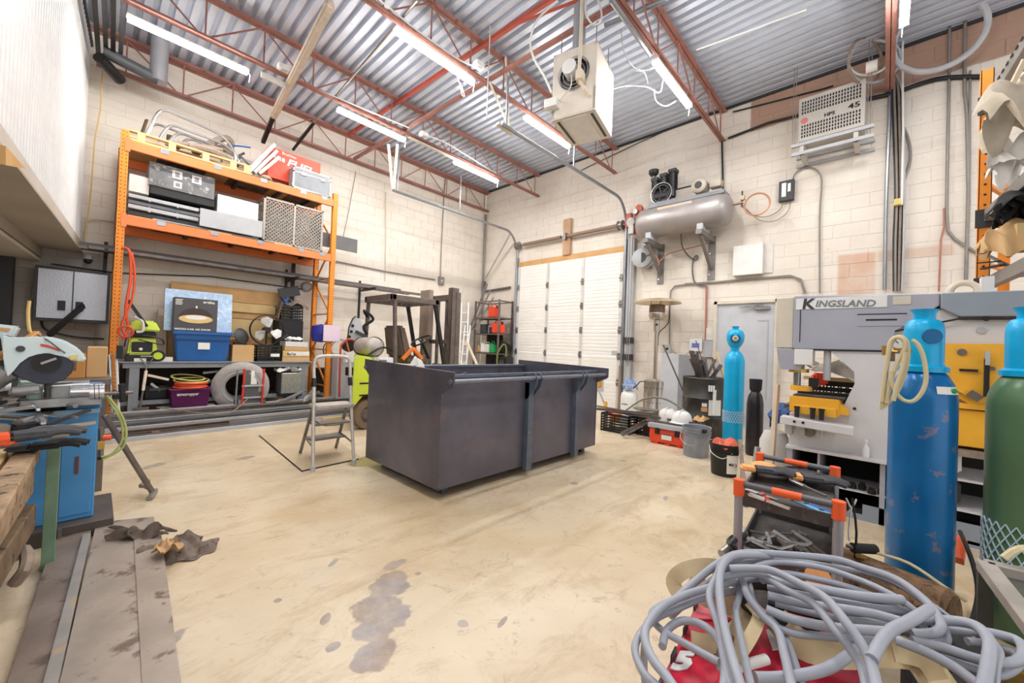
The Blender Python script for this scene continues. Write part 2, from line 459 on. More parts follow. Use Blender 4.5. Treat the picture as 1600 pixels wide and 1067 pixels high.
# ------------------------------------------------------------ corrugated roof deck in sheets
ceil = struct('ceiling')
x = -3.0; k = 0
def deck_profile(x0, nr, p=.15, d=.062):
    pts = []
    for i in range(nr):
        b = x0+i*p; pts += [(b, 0), (b+.078, 0), (b+.09, d), (b+.138, d)]
    pts.append((x0+nr*p, 0)); return pts
pr = deck_profile(0, 6); m = MB()
lo = [m._v((a, -4.2, z)) for a, z in pr]; hi = [m._v((a, YA+.15, z)) for a, z in pr]
lo2 = [m._v((a, -4.2, z+.004)) for a, z in pr]; hi2 = [m._v((a, YA+.15, z+.004)) for a, z in pr]
for i in range(len(pr)-1):
    m._f([lo[i], lo[i+1], hi[i+1], hi[i]]); m._f([lo2[i], hi2[i], hi2[i+1], lo2[i+1]])
first = m.build('deck_sheet', 'deck', ceil)
n = 0
while x < XB+.1:
    o = first if n == 0 else first.copy()
    if n: col.objects.link(o); o.parent = ceil
    o.location = (x, 0, ZC-.066+(n % 2)*.003); x += .9; n += 1
MB().bb((-3.2, -4.3, ZC+.02), (XB+.3, YA+.3, ZC+.1)).build('roof_board', 'grey', ceil)
# edge angles where deck meets the walls
MB().beam((-3, YA-.02, ZC-.11), (XB, YA-.02, ZC-.11), .03, .08).build('trim_1', 'redox', kind='structure')
MB().beam((XB-.02, -4, ZC-.08), (XB-.02, YA-.1, ZC-.08), .03, .04).build('trim_2', 'darkgrey', kind='structure')

# ------------------------------------------------------------ open web steel joists
ZB, ZT = 4.97, 5.485
JY = [(8.2, 'against the block wall behind the rack'), (6.36, 'second from the left block wall, over the forklift'), (4.24, 'over the middle of the room above the dark bin'), (2.15, 'beside the hanging heater'), (.02, 'near the cable bundle on the door wall'), (-2.1, 'nearest the camera')]
for j, (y, where) in enumerate(JY):
    t = thing('steel_joist', 'rusty red open-web steel roof joist '+where, 'joist', (2.3, y, ZB))
    x0, x1 = -.12, XB-.02
    MB().angle((x0, y+.004, ZT-.0), (x1, y+.004, ZT), .06, .008).angle((x1, y-.004, ZT), (x0, y-.004, ZT), .06, .008).build('top_chord', 'redox', t)
    MB().angle((x0, y+.004, ZB), (x1, y+.004, ZB), .05, .007).angle((x1, y-.004, ZB), (x0, y-.004, ZB), .05, .007).build('bottom_chord', 'redox', t)
    xx = x0+.3; sg = 0
    while xx < x1-.1:
        MB().cyl((xx, y, ZB), (xx, y, ZT), .011, n=6).build('web_bar', 'redox', t)
        if xx+.6 < x1: MB().cyl((xx, y, ZB if sg else ZT), (xx+.62, y, ZT if sg else ZB), .011, n=6).build('web_bar', 'redox', t)
        xx += .65; sg ^= 1
t = thing('joist_bridging', 'bright red bridging angle crossing over the joists near the ceiling', 'bridging', (3.55, 4, 5.45))
MB().angle((3.75, 1, 5.44), (3.45, 8.15, 5.44), .05, .006).build('top_bridge', 'redbright', t)
MB().angle((3.85, 1, 5.0), (3.6, 8.2, 5.0), .045, .006).build('bottom_bridge', 'redox', t)

# ------------------------------------------------------------ LED strip lights
def strip(i, x, y, z, lbl, L_=1.2):
    t = thing('strip_light', lbl, 'light', (x, y, z), 0, 'led strip lights under the joists')
    MB().bb((x, y-.032, z+.02), (x+L_, y+.032, z+.05)).build('housing', 'white', t)
    MB().bb((x+.01, y-.036, z-.02), (x+L_-.01, y+.036, z+.022)).build('diffuser', 'led', t)
    for q in (.12, L_-.12): MB().cyl((x+q, y, z+.05), (x+q, y, ZB), .004, n=5).build('hanger', 'ltgrey', t)
    MB().tube([(x+L_-.02, y, z+.03), (x+L_+.02, y+.01, z-.02), (x+L_+.01, y+.015, z-.12)], .004, 5).build('pull_cord', 'white', t)
    ld = bpy.data.lights.new('strip_lamp', 'AREA'); ld.shape = 'RECTANGLE'; ld.size = L_; ld.size_y = .08; ld.energy = LAMP_W; ld.color = (1, .985, .965)
    lo_ = bpy.data.objects.new('strip_lamp', ld); col.objects.link(lo_); lo_.parent = t; lo_.location = (L_/2, 0, -.024)
for i, (x, y, z, l) in enumerate([
    (.12, 6.40, 4.8, 'lit LED strip light at upper left, nearest the steel mezzanine'),
    (2.25, 4.18, 4.8, 'lit LED strip light over the middle, top centre of the room'),
    (2.48, 6.30, 4.8, 'lit LED strip light over the forklift, second in the far row'),
    (4.75, 6.25, 4.8, 'lit LED strip light farthest away, near the room corner'),
    (4.50, 4.17, 4.8, 'lit LED strip light just left of the hanging heater'),
    (4.64, 2.14, 4.8, 'lit LED strip light just right of the hanging heater'),
    (4.62, -.08, 4.8, 'lit LED strip light cut by the top edge, above the cable bundle'),
    (0.3, 2.14, 4.8, 'lit LED strip light near the camera in the third row'),
    (1.0, -.08, 4.8, 'lit LED strip light near the camera in the nearest row'),
    (2.3, -2.1, 4.8, 'lit LED strip light behind the camera position')]):
    strip(i, x, y, z, l)

# ------------------------------------------------------------ mezzanine on the left
mz = struct('wall_mezzanine')
pa, pb_ = V((-.2, YA, 0)), V((-.585, 2.2, 0)); dv = (pb_-pa); Ld = dv.length; dv.normalize(); nv = V((-dv.y, dv.x, 0));
if nv.x < 0: nv = -nv
mat('cladding', (226, 226, 226), .4, .05, .05, 3)
def rib_sheet(s0, s1, z0, z1):
    m = MB(); pts = []; s = s0
    while s < s1-1e-6:
        pts += [(s, 0), (s+.055, 0), (s+.065, .02), (s+.09, .02)]; s += .1
    pts.append((s1, 0))
    a = [m._v(pa+dv*s_+nv*d+V((0, 0, z0))) for s_, d in pts]; b = [m._v(pa+dv*s_+nv*d+V((0, 0, z1))) for s_, d in pts]
    a2 = [m._v(pa+dv*s_+nv*(d-.003)+V((0, 0, z0))) for s_, d in pts]; b2 = [m._v(pa+dv*s_+nv*(d-.003)+V((0, 0, z1))) for s_, d in pts]
    for i in range(len(pts)-1): m._f([a[i], a[i+1], b[i+1], b[i]]); m._f([a2[i], b2[i], b2[i+1], a2[i+1]])
    return m
s = 0.0
while s < Ld-.1:
    rib_sheet(s, min(s+.9, Ld), 2.47, 5.25).build('cladding_sheet', 'cladding', mz); s += .9
mat('fascia', (206, 198, 188), .5, 0, .08, 2)
mat('soffit', (176, 168, 156), .6, 0, .1, 2)
def mbeam(z0, z1, o0, o1):
    m = MB(); p = [pa+nv*o0, pa+nv*o1, pa+nv*o1+dv*Ld, pa+nv*o0+dv*Ld]
    m.hexa([q+V((0, 0, z0)) for q in p]+[q+V((0, 0, z1)) for q in p]); return m
mbeam(2.31, 2.45, -.06, .03).build('fascia_beam', 'fascia', mz)
mbeam(2.45, 2.475, -.06, .012).build('painted_shadow_gap', 'black', mz)  # black strip stands in for the shadow in the groove below the cladding
mbeam(2.29, 2.31, -.34, .05).build('bottom_flange', 'soffit', mz)
mbeam(2.16, 2.29, -.38, -.33).build('inner_beam', 'soffit', mz)
mbeam(2.10, 2.14, -2.2, -.33).build('soffit_board', 'fascia', mz)
mbeam(2.4, 2.5, -2.4, -.05).build('mezzanine_floor', 'oldwood', mz)
mbeam(5.25, 5.32, -.03, .04).build('top_angle', 'darkgrey', mz)
# dark side wall below the mezzanine
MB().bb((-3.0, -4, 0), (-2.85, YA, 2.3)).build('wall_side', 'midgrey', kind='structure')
MB().bb((-.86, 8.12, 0), (-.74, 8.28, 2.14)).build('steel_column', 'black', None, bev=.004, label='black square steel column left of the diamond plate cabinet', cat='column')
# ------------------------------------------------------------ pallet rack
mat('holes', (52, 34, 22), .8)
def upright_post(t, x, y, z1, m='orange', px=1):
    """perforated post: web facing -y with a hole column on two faces"""
    P = MB().bb((x-.04, y, 0), (x+.04, y+.006, z1)); P.bb((x-.04, y, 0), (x-.034, y+.07, z1)); P.bb((x+.034, y, 0), (x+.04, y+.07, z1))
    P.bb((x-.04, y+.064, 0), (x-.02, y+.07, z1)); P.bb((x+.02, y+.064, 0), (x+.04, y+.07, z1)); P.bb((x-.006, y-.003, 0), (x+.006, y, z1))
    o = P.build('post', m, t)
    h = MB(); z = .08
    while z < z1-.03:
        for k in (-.021, .021): h.cyl((x+k, y-.0005, z), (x+k, y-.0025, z), .0065, n=6)
        h.cyl((x-.041, y+.03, z+.02), (x-.0425, y+.03, z+.02), .0065, n=6)
        z += .05
    h.build('hole_row', 'holes', o, kind='stuff')
    MB().bb((x-.06, y-.02, 0), (x+.06, y+.1, .008)).build('foot_plate', 'orange', o)
RX0, RX1, RY0, RY1 = .185, 2.93, 7.32, 8.17
t = rack = thing('pallet_rack', 'tall orange pallet rack loaded with steel and boxes against the left block wall', 'rack', (1.55, 7.7, 0))
for x in (RX0, RX1):
    for y in (RY0, RY1-.07): upright_post(t, x, y, 3.86)
    z = .35; s_ = 0
    while z < 3.4:
        a, b = (RY0+.05, RY1-.05) if s_ % 2 == 0 else (RY1-.05, RY0+.05)
        MB().beam((x, a, z), (x, b, z+.62), .03, .02, V((1, 0, 0))).build('diagonal_brace', 'orange', t)
        MB().beam((x, RY0+.05, z), (x, RY1-.05, z), .03, .02).build('cross_brace', 'orange', t); z += .66; s_ += 1
for zt in (3.74, 2.74):
    for y, nm in ((RY0-.005, 'front'), (RY1-.045, 'rear')):
        o = MB().bb((RX0+.04, y, zt-.125), (RX1-.04, y+.05, zt)).build('beam', 'orangebeam', t, bev=.003)
        for x in (RX0+.045, RX1-.045): MB().bb((x-.008+(-.035 if x < 1 else .035), y-.006, zt-.16), (x+.008, y+.0, zt+.02)).build('beam_connector', 'orangebeam', o)
        if nm == 'front':
            for q in (.35, .95, 1.55, 2.15, 2.5): MB().bb((RX0+q, y-.006, zt-.055), (RX0+q+.09, y+.055, zt+.006)).build('support_clip', 'galv', o)
    # deck boards
    x = RX0+.06; k = 0
    while x < RX1-.2:
        w = min(.29, RX1-.05-x); MB().bb((x, RY0+.03, zt+.002), (x+w-.006, RY1-.03, zt+.02)).build('deck_board', 'oldwood' if k % 3 else 'wood', t); x += .29; k += 1
    for x in (.9, 1.5, 2.1, 2.6): MB().bb((x, RY0+.045, zt-.045), (x+.05, RY1-.05, zt)).build('cross_bar', 'darkgrey', t)
# tag on the right post
tag(MB().bb((2.80, 7.27, 1.17), (3.10, 7.285, 1.46)).build('paper_tag', mat('pinkpaper', (232, 208, 226), .6, 0, .03)), 'pale pink paper sheet hung on the right orange post of the rack', 'paper')
tag(MB().lathe([(.0, 0), (.14, .02), (.16, .15), (.15, .3), (.0, .34)], (2.86, 7.55, 1.14)).build('helmet_bag', mat('deepblue', (44, 48, 150), .5)), 'dark blue bag behind the pink paper on the rack post', 'bag')

# --- top shelf
ZS = 3.765
t = thing('wooden_pallet', 'long yellow wooden pallet on the rack top holding chrome tubes', 'pallet', (.95, 7.6, ZS))
for z in (ZS+.0, ZS+.115):
    for y in (7.36, 7.6, 7.88): MB().bb((.22, y, z), (1.62, y+.07, z+.022)).build('slat', 'palewood', t)
for x in (.3, .62, 1.0, 1.34, 1.52):
    for y in (7.36, 7.88): MB().bb((x, y+.004, ZS+.022), (x+.08, y+.066, ZS+.115)).build('block', 'palewood', t)
zt = ZS+.14
frames = [((.50, 7.42), (1.30, 7.42), .42), ((.62, 7.55), (1.36, 7.5), .30), ((.72, 7.62), (1.42, 7.58), .25), ((.84, 7.7), (1.48, 7.66), .24), ((.46, 7.85), (1.2, 7.8), .36)]
for i, (a, b, h) in enumerate(frames):
    tag(MB().tube([(a[0]-.1, a[1], zt+.012), (a[0]-.02, a[1], zt+h*.75), (a[0]+.06, a[1], zt+h), (a[0]+.2, a[1], zt+h*1.0), (b[0]-.16, b[1], zt+h*.86), (b[0], b[1], zt+h*.68), (b[0]+.09, b[1], zt+h*.35), (b[0]+.11, b[1], zt+.012)], .019, 8, sm=5).build('bent_chrome_tube', 'chrome', smooth=True),
        ['tallest bent chrome tube frame at the front of the pallet load', 'bent chrome tube frame second from the front of the pallet load', 'bent chrome tube frame in the middle of the pallet load', 'bent chrome tube frame fourth from the front of the pallet load', 'bent chrome tube frame at the back of the pallet load'][i], 'tube frame', 'chrome tube frames on the pallet')
mat('hosebrown', (142, 126, 112), .7, 0, .2, 20)
for i, pts in enumerate([[(.60, 7.66, .05), (.85, 7.62, .10), (1.15, 7.6, .18), (1.35, 7.62, .26)], [(.7, 7.5, .03), (1.0, 7.48, .08), (1.25, 7.5, .14)], [(.95, 7.75, .05), (1.15, 7.72, .3), (1.34, 7.75, .46), (1.42, 7.8, .40), (1.36, 7.82, .3)], [(.85, 7.42, .03), (1.1, 7.4, .06), (1.35, 7.44, .03)]]):
    tag(MB().tube([(x, y, zt+z) for x, y, z in pts], .05, 8, sm=5).build('flexible_hose', 'hosebrown', smooth=True), ['brown flexible hose lying across the pallet under the chrome frames', 'brown straight hose at the front of the pallet', 'brown hose arching up behind the chrome frames', 'brown hose curled on the right front of the pallet'][i], 'hose', 'brown hoses on the pallet')
tag(MB().beam((.33, 8.0, zt), (.42, 8.05, zt+.46), .05, .02).build('board_offcut', 'oldwood'), 'brown upright board on the far left of the rack top', 'board')
tag(MB().beam((.66, 8.0, zt), (.68, 8.05, zt+.34), .06, .02).build('board_offcut', 'oldwood'), 'shorter brown upright board right of the tall one on the rack top', 'board')
tag(MB().tube([(1.35, 7.6, zt+.3), (1.5, 7.55, zt+.33), (1.63, 7.55, zt+.36)], .012, 6).build('blue_rod', 'blue'), 'thin blue rod sticking out of the pallet load', 'rod')
t = thing('hose_clamp_tool', 'black clamp tool at the right end of the pallet load', 'clamp', (1.5, 7.6, zt))
MB().tube([(1.48, 7.62, zt+.0), (1.5, 7.6, zt+.2), (1.56, 7.6, zt+.26)], .018, 6).build('shank', 'darkgrey', t)
MB().beam((1.5, 7.6, zt+.2), (1.62, 7.56, zt+.08), .03, .03).build('jaw', 'darkgrey', t)
# LED tube cartons, standing tilted
for i in range(3):
    a = PY(388+i*8, 268+i*2, 7.42+i*.08); b = PY(428+i*4, 226+i*10, 7.5+i*.04)
    tag(MB().beam(a, b, .09, .05).build('tube_carton', 'offwhite' if i else 'white', bev=.003), ['widest white lamp carton leaning beside the red box', 'grey white lamp carton leaning, middle of the three', 'grey white lamp carton leaning nearest the red box'][i], 'carton', 'leaning white lamp cartons on the rack')
# red carton
t = thing('red_carton', 'red tool carton with white lettering on the rack top', 'box', (2.3, 7.62, ZS))
MB().bb((1.90, 7.60, ZS+.14), (2.74, 8.02, ZS+.66)).build('carton_body', mat('redcarton', (226, 84, 62), .55, 0, .05), t, bev=.004)
text('FUEL', .17, (2.18, 7.597, ZS+.43), (1, 0, -.06), (0, 0, 1), 'white', t, bold=.004, shear=.25, width=.44)
text('M18', .09, (1.98, 7.597, ZS+.47), (1, 0, -.06), (0, 0, 1), 'white', t, bold=.004, width=.17)
text('Brushless', .07, (2.1, 7.597, ZS+.59), (1, 0, -.04), (0, 0, 1), 'white', t, width=.22)
MB().bb((2.56, 7.594, ZS+.16), (2.70, 7.6, ZS+.34)).build('label', 'paper', t)
tag(MB().bb((1.95, 7.66, ZS), (2.6, 8.0, ZS+.138)).build('low_carton', mat('maroon', (120, 62, 56), .6)), 'dark maroon box under the red carton', 'box')
tag(MB().torus((1.86, 7.5, ZS+.055), (.1, .3, 1), .07, .012, 18, 6).torus((1.86, 7.5, ZS+.08), (.1, -.2, 1), .06, .012, 18, 6).build('cable_coil', 'beigewood', smooth=True), 'small beige coil of cable in front of the maroon box', 'cable')
t = thing('flight_case', 'silver edged grey flight case on the right end of the rack top', 'case', (2.53, 7.5, ZS))
MB().bb((2.22, 7.36, ZS+.01), (2.84, 7.57, ZS+.36)).build('case_panel', mat('casegrey', (128, 132, 138), .5), t)
e = MB(); X0_, X1_, Y0_, Y1_, Z0_, Z1_ = 2.215, 2.845, 7.355, 7.575, ZS, ZS+.37
for x in (X0_, X1_-.025):
    for y in (Y0_, Y1_-.02): e.bb((x, y, Z0_), (x+.025, y+.02, Z1_))
for z in (Z0_, ZS+.27, Z1_-.025):
    for y in (Y0_, Y1_-.02): e.bb((X0_, y, z), (X1_, y+.02, z+.022))
e.build('edge_trim', 'chrome', t)
for x in (2.34, 2.66): MB().bb((x, 7.345, ZS+.245), (x+.08, 7.356, ZS+.3)).build('latch', 'chrome', t)

# --- middle shelf
ZM = 2.762
t = thing('printed_carton', 'grey black printed appliance carton under the top beam of the rack', 'box', (.85, 7.6, 3.2))
MB().bb((.44, 7.43, 3.25), (1.17, 7.95, 3.57)).build('carton_body', mat('printgrey', (112, 112, 114), .5, 0, .3, 9, c2=(176, 176, 174), thr=.56), t)
for x in (.68, .90):
    o = MB().bb((x, 7.425, 3.42), (x+.11, 7.43, 3.53)).build('picture', 'paper', t); MB().bb((x+.03, 7.42, 3.44), (x+.08, 7.425, 3.51)).build('picture_tool', 'grey', o)
o = MB().bb((.70, 7.425, 3.29), (.79, 7.43, 3.38)).build('picture', 'paper', t); MB().bb((.72, 7.42, 3.31), (.77, 7.425, 3.36)).build('picture_tool', 'grey', o)
tag(MB().bb((.46, 7.45, 3.14), (1.18, 7.95, 3.245)).build('black_tray', 'black'), 'black tray directly under the printed carton', 'tray')
tag(MB().bb((1.22, 7.46, 3.08), (1.76, 7.9, 3.36)).build('grey_panel_carton', 'offwhite'), 'off-white flat carton beside the printed carton on the rack', 'box')
tag(MB().bb((.25, 7.5, 3.12), (.45, 7.9, 3.35)).build('grey_panel_carton', 'offwhite'), 'small off-white block of board at the left end of the middle shelf', 'box')
for i, (x0, x1, z0, z1, y, mk, lb) in enumerate([(.25, 1.0, 3.03, 3.075, 7.44, 'ltgrey', 'grey angle iron on top of the steel stack'), (.25, 1.66, 2.96, 3.0, 7.48, 'grey', 'grey angle iron under the topmost one in the steel stack'), (.25, 1.0, 2.88, 2.93, 7.42, 'ltgrey', 'pale grey channel in the middle of the steel stack'), (.25, 1.7, 2.80, 2.85, 7.46, 'darkgrey', 'dark steel flat low in the steel stack'), (.5, 1.76, 2.765, 2.79, 7.40, 'ltgrey', 'pale steel flat lying lowest on the middle shelf'), (.25, 1.7, 3.09, 3.115, 7.6, 'ltgrey', 'grey sheet lying over the steel stack')]):
    m = MB().chan((x1, y+.03, (z0+z1)/2), (x0, y+.03, (z0+z1)/2), .3, z1-z0, .006)
    for q in (.2, .5): m.bb((x0+q, y+.0, z0-.02), (x0+q+.02, y+.02, z0))
    tag(m.build('steel_channel', mk), lb, 'steel bar', 'steel stock on the middle rack shelf')
o = tag(MB().bb((1.0, 7.34, 2.80), (1.80, 7.352, 3.06)).build('steel_plate', 'ltgrey', bev=.002), 'large pale grey sheet of steel leaning at the front of the middle shelf', 'sheet')
tag(MB().bb((2.62, 7.5, 2.90), (3.45, 7.51, 3.16)).build('steel_plate', 'midgrey'), 'dark grey steel sheet poking out past the right rack post', 'sheet')
# mesh cage
t = thing('mesh_cage', 'grey expanded metal cage crate at the right end of the middle shelf', 'cage', (2.3, 7.6, ZM))
cx0, cx1, cy0, cy1, cz1 = 1.82, 2.76, 7.40, 7.95, 3.50
f = MB()
for x in (cx0, (cx0+cx1)/2-.02, cx1-.03):
    for y in (cy0, cy1): f.bb((x, y, ZM), (x+.03, y+.03, cz1))
for z in (ZM, cz1-.03):
    for y in (cy0, cy1): f.bb((cx0, y, z), (cx1, y+.03, z+.03))
    for x in (cx0, cx1-.03): f.bb((x, cy0, z), (x+.03, cy1, z+.03))
f.build('cage_frame', mat('cagegrey', (176, 168, 160), .5, .1), t)
w = MB()
def diamond(w, o, ux, uz, W, Hh, s=.06, r=.006):
    """crossed bars filling a W x Hh panel"""
    o, ux, uz = V(o), V(ux), V(uz); n = int((W+Hh)/s)
    for k in range(1, n):
        a = k*s
        p = (max(0, a-Hh), min(a, Hh)); q = (min(a, W), max(0, a-W)); w.beam(o+ux*p[0]+uz*p[1], o+ux*q[0]+uz*q[1], r*2, r*2)
        p = (max(0, W-a), max(0, a-W) if a > W else 0); q = (W-max(0, a-Hh), min(a, Hh)); w.beam(o+ux*p[0]+uz*p[1], o+ux*q[0]+uz*q[1], r*2, r*2)
diamond(w, (cx0, cy0+.012, ZM), (1, 0, 0), (0, 0, 1), cx1-cx0, cz1-ZM); diamond(w, (cx1-.01, cy0, ZM), (0, 1, 0), (0, 0, 1), cy1-cy0, cz1-ZM); diamond(w, (cx0, cy1+.012, ZM), (1, 0, 0), (0, 0, 1), cx1-cx0, cz1-ZM, .07)
w.build('expanded_mesh', 'cagegrey', t, kind='stuff')
tag(MB().bb((1.88, 7.46, ZM+.035), (2.7, 7.85, 3.0)).build('bundle', 'hosebrown'), 'brown bundle of cartons stored inside the mesh cage', 'bundle')

# --- long steel stock on wall brackets
t = thing('wall_bracket_row', 'black wall bracket holding the long steel tubes left of the rack', 'bracket', (1.0, 8.2, 2.3))
for x in (.05, 2.45, 3.9): MB().bb((x, 7.62, 2.26), (x+.04, YA, 2.31)).bb((x, YA-.03, 1.5), (x+.04, YA, 2.5)).build('bracket_arm', 'black', t)
for i, (y, zz, x0, x1) in enumerate([(8.1, .0, -.22, 5.0), (8.02, .0, -.22, 4.9), (8.06, .052, -.25, 4.75), (7.94, .0, -.1, 5.2)]):
    tag(MB().bb((x0, y-.035, 2.312+zz), (x1, y+.035, 2.36+zz)).build('steel_tube', 'darksteel' if i % 2 else 'midgrey', bev=.004), ['dark rectangular steel tube nearest the wall on the wall brackets', 'dark steel tube second from the wall on the wall brackets', 'steel tube lying on top of the others on the wall brackets', 'longest front steel tube on the wall brackets reaching behind the forklift'][i], 'steel tube', 'long steel tubes on the wall brackets')

# --- orange extension cord
tag(MB().tube([(.21, 7.30, 2.3), (.28, 7.25, 2.25), (.3, 7.24, 1.9), (.27, 7.23, 1.5), (.3, 7.24, 1.25), (.26, 7.22, 1.1)], .016, 6, sm=5).tube([(.3, 7.26, 2.25), (.34, 7.25, 1.95), (.32, 7.24, 1.6), (.24, 7.22, 1.28), (.3, 7.22, 1.12)], .014, 6, sm=5).torus((.28, 7.2, 1.2), (.2, 1, .1), .07, .013, 16, 6).build('extension_cable', mat('cordorange', (226, 84, 46), .5), smooth=True), 'orange extension cord hanging on the left post of the rack', 'cord')

# ------------------------------------------------------------ workbench along the wall
BZ, BX0, BX1, BY0, BY1 = .80, .27, 2.62, 7.35, 8.1
mat('benchgrey', (150, 154, 160), .5, .2, .1, 5, c2=(122, 120, 120), thr=.62)
t = thing('steel_workbench', 'long grey steel workbench under the orange rack', 'workbench', ((BX0+BX1)/2, 7.7, 0))
MB().bb((BX0-.06, BY0-.04, BZ-.012), (BX1+.08, BY1, BZ)).build('bench_top', 'benchgrey', t)
MB().bb((BX0, BY0, BZ-.09), (BX1, BY0+.06, BZ-.012)).build('front_rail', 'benchgrey', t, bev=.004)
MB().bb((BX0, BY1-.06, BZ-.09), (BX1, BY1, BZ-.012)).build('rear_rail', 'benchgrey', t)
for x in (BX0+.07, BX1-.17):
    for y in (BY0, BY1-.1): MB().bb((x, y, 0), (x+.1, y+.1, BZ-.09)).bb((x-.03, y-.03, 0), (x+.13, y+.13, .012)).build('leg', 'benchgrey', t)
MB().bb((BX0, BY0+.1, .24), (BX1, BY1, .26)).build('lower_shelf', 'darkgrey', t)
MB().bb((BX0, BY0+.08, .2), (BX1, BY0+.11, .26)).build('shelf_rail', 'benchgrey', t)
MB().bb((BX0, BY1-.01, .26), (BX1, BY1, .71)).build('back_panel', mat('dim', (66, 60, 58), .8, 0, .3, 5), t)
# boards behind
t = thing('plywood_boarding', 'yellow plywood and plank panel standing behind the bench goods', 'panel', (1.65, 8.2, .8))
for i, (z0, z1) in enumerate(((.81, 1.18), (1.19, 1.50), (1.51, 1.78), (1.79, 2.03))): MB().bb((.80, 8.22, z0), (2.52, 8.245, z1)).build('plank', ['wood', 'palewood', 'wood', 'wood'][i], t)
MB().bb((1.55, 8.18, 1.62), (2.52, 8.215, 1.78)).build('batten', 'palewood', t); MB().bb((2.38, 8.18, .81), (2.50, 8.215, 1.62)).build('batten', 'palewood', t)
tag(MB().beam((.72, 8.12, .81), (.72, 8.25, 1.58), .03, .11, V((1, 0, 0))).build('beige_board', 'beigewood', bev=.004), 'narrow beige board leaning left of the blue tote', 'board')
tag(MB().bb((2.54, 8.24, .81), (2.60, 8.28, 2.7)).build('black_conduit', 'black'), 'black vertical strut on the wall right of the plywood', 'strut')
# foam board, lamp box, tote
mat('foil', (176, 196, 220), .3, .4, .12, 20)
tag(MB().beam((1.10, 7.66, 1.245), (1.10, 7.72, 1.86), .05, .82, V((1, 0, 0))).build('foam_board', mat('foilblue', (170, 196, 226), .35, .2, .14, 14, c2=(214, 226, 238), thr=.55)), 'silvery blue foil foam panel standing behind the dome lamp box', 'panel')
t = thing('lamp_box', 'dark grey lamp box with a dome light picture on the blue tote', 'box', (1.0, 7.4, 1.245))
MB().bb((.77, 7.42, 1.245), (1.28, 7.60, 1.73)).build('box_body', mat('boxgrey', (78, 76, 78), .5, 0, .05), t, bev=.004)
dm = MB(); pts = [(1.025+.2*math.cos(a), 7.4155, 1.43+.16*math.sin(a)) for a in [i*PI/16 for i in range(17)]]; dm.prism(pts, (0, .004, 0)); o = dm.build('dome_picture', mat('domebrown', (58, 46, 46), .4), t)
MB().prism([(1.025+.2*math.cos(a), 7.4135, 1.425+.062*math.sin(a)) for a in [i*2*PI/24 for i in range(24)]], (0, .002, 0)).build('dome_glow_picture', mat('domegold', (226, 194, 132), .5), o)
MB().prism([(1.025+.13*math.cos(a), 7.412, 1.447+.03*math.sin(a)) for a in [i*2*PI/24 for i in range(24)]], (0, .0015, 0)).build('dome_highlight_picture', 'paper', o)
MB().bb((1.015, 7.414, 1.585), (1.035, 7.416, 1.62)).build('bulb_picture', 'paper', o)
text('artika', .05, (1.1, 7.4185, 1.67), (1, 0, 0), (0, 0, 1), 'paper', t, width=.14, bold=.001)
text('MEZZO-CAR AIR DOOR', .035, (.785, 7.4185, 1.26), (1, 0, 0), (0, 0, 1), 'paper', t, width=.42, bold=.001)
for i in range(4): MB().bb((.785, 7.4175, 1.69-i*.022), (.785+.08-.01*(i % 2), 7.42, 1.70-i*.022)).build('print_line', 'paper', t)
t = thing('storage_tote', 'blue plastic storage tote on the workbench', 'tote', (1.12, 7.55, BZ))
MB().hexa([(.83, 7.42, BZ), (1.42, 7.42, BZ), (1.42, 7.75, BZ), (.83, 7.75, BZ), (.79, 7.38, 1.215), (1.46, 7.38, 1.215), (1.46, 7.79, 1.215), (.79, 7.79, 1.215)]).build('tote_body', 'blue', t, bev=.012)
MB().bb((.765, 7.355, 1.195), (1.485, 7.81, 1.243)).build('lid', 'blue', t, bev=.01)
MB().bb((1.06, 7.385, .98), (1.2, 7.395, 1.08)).build('sticker', 'paper', t)
MB().bb((.8, 7.378, 1.11), (1.45, 7.395, 1.125)).build('rim_groove', mat('navy', (16, 54, 104), .5), t)
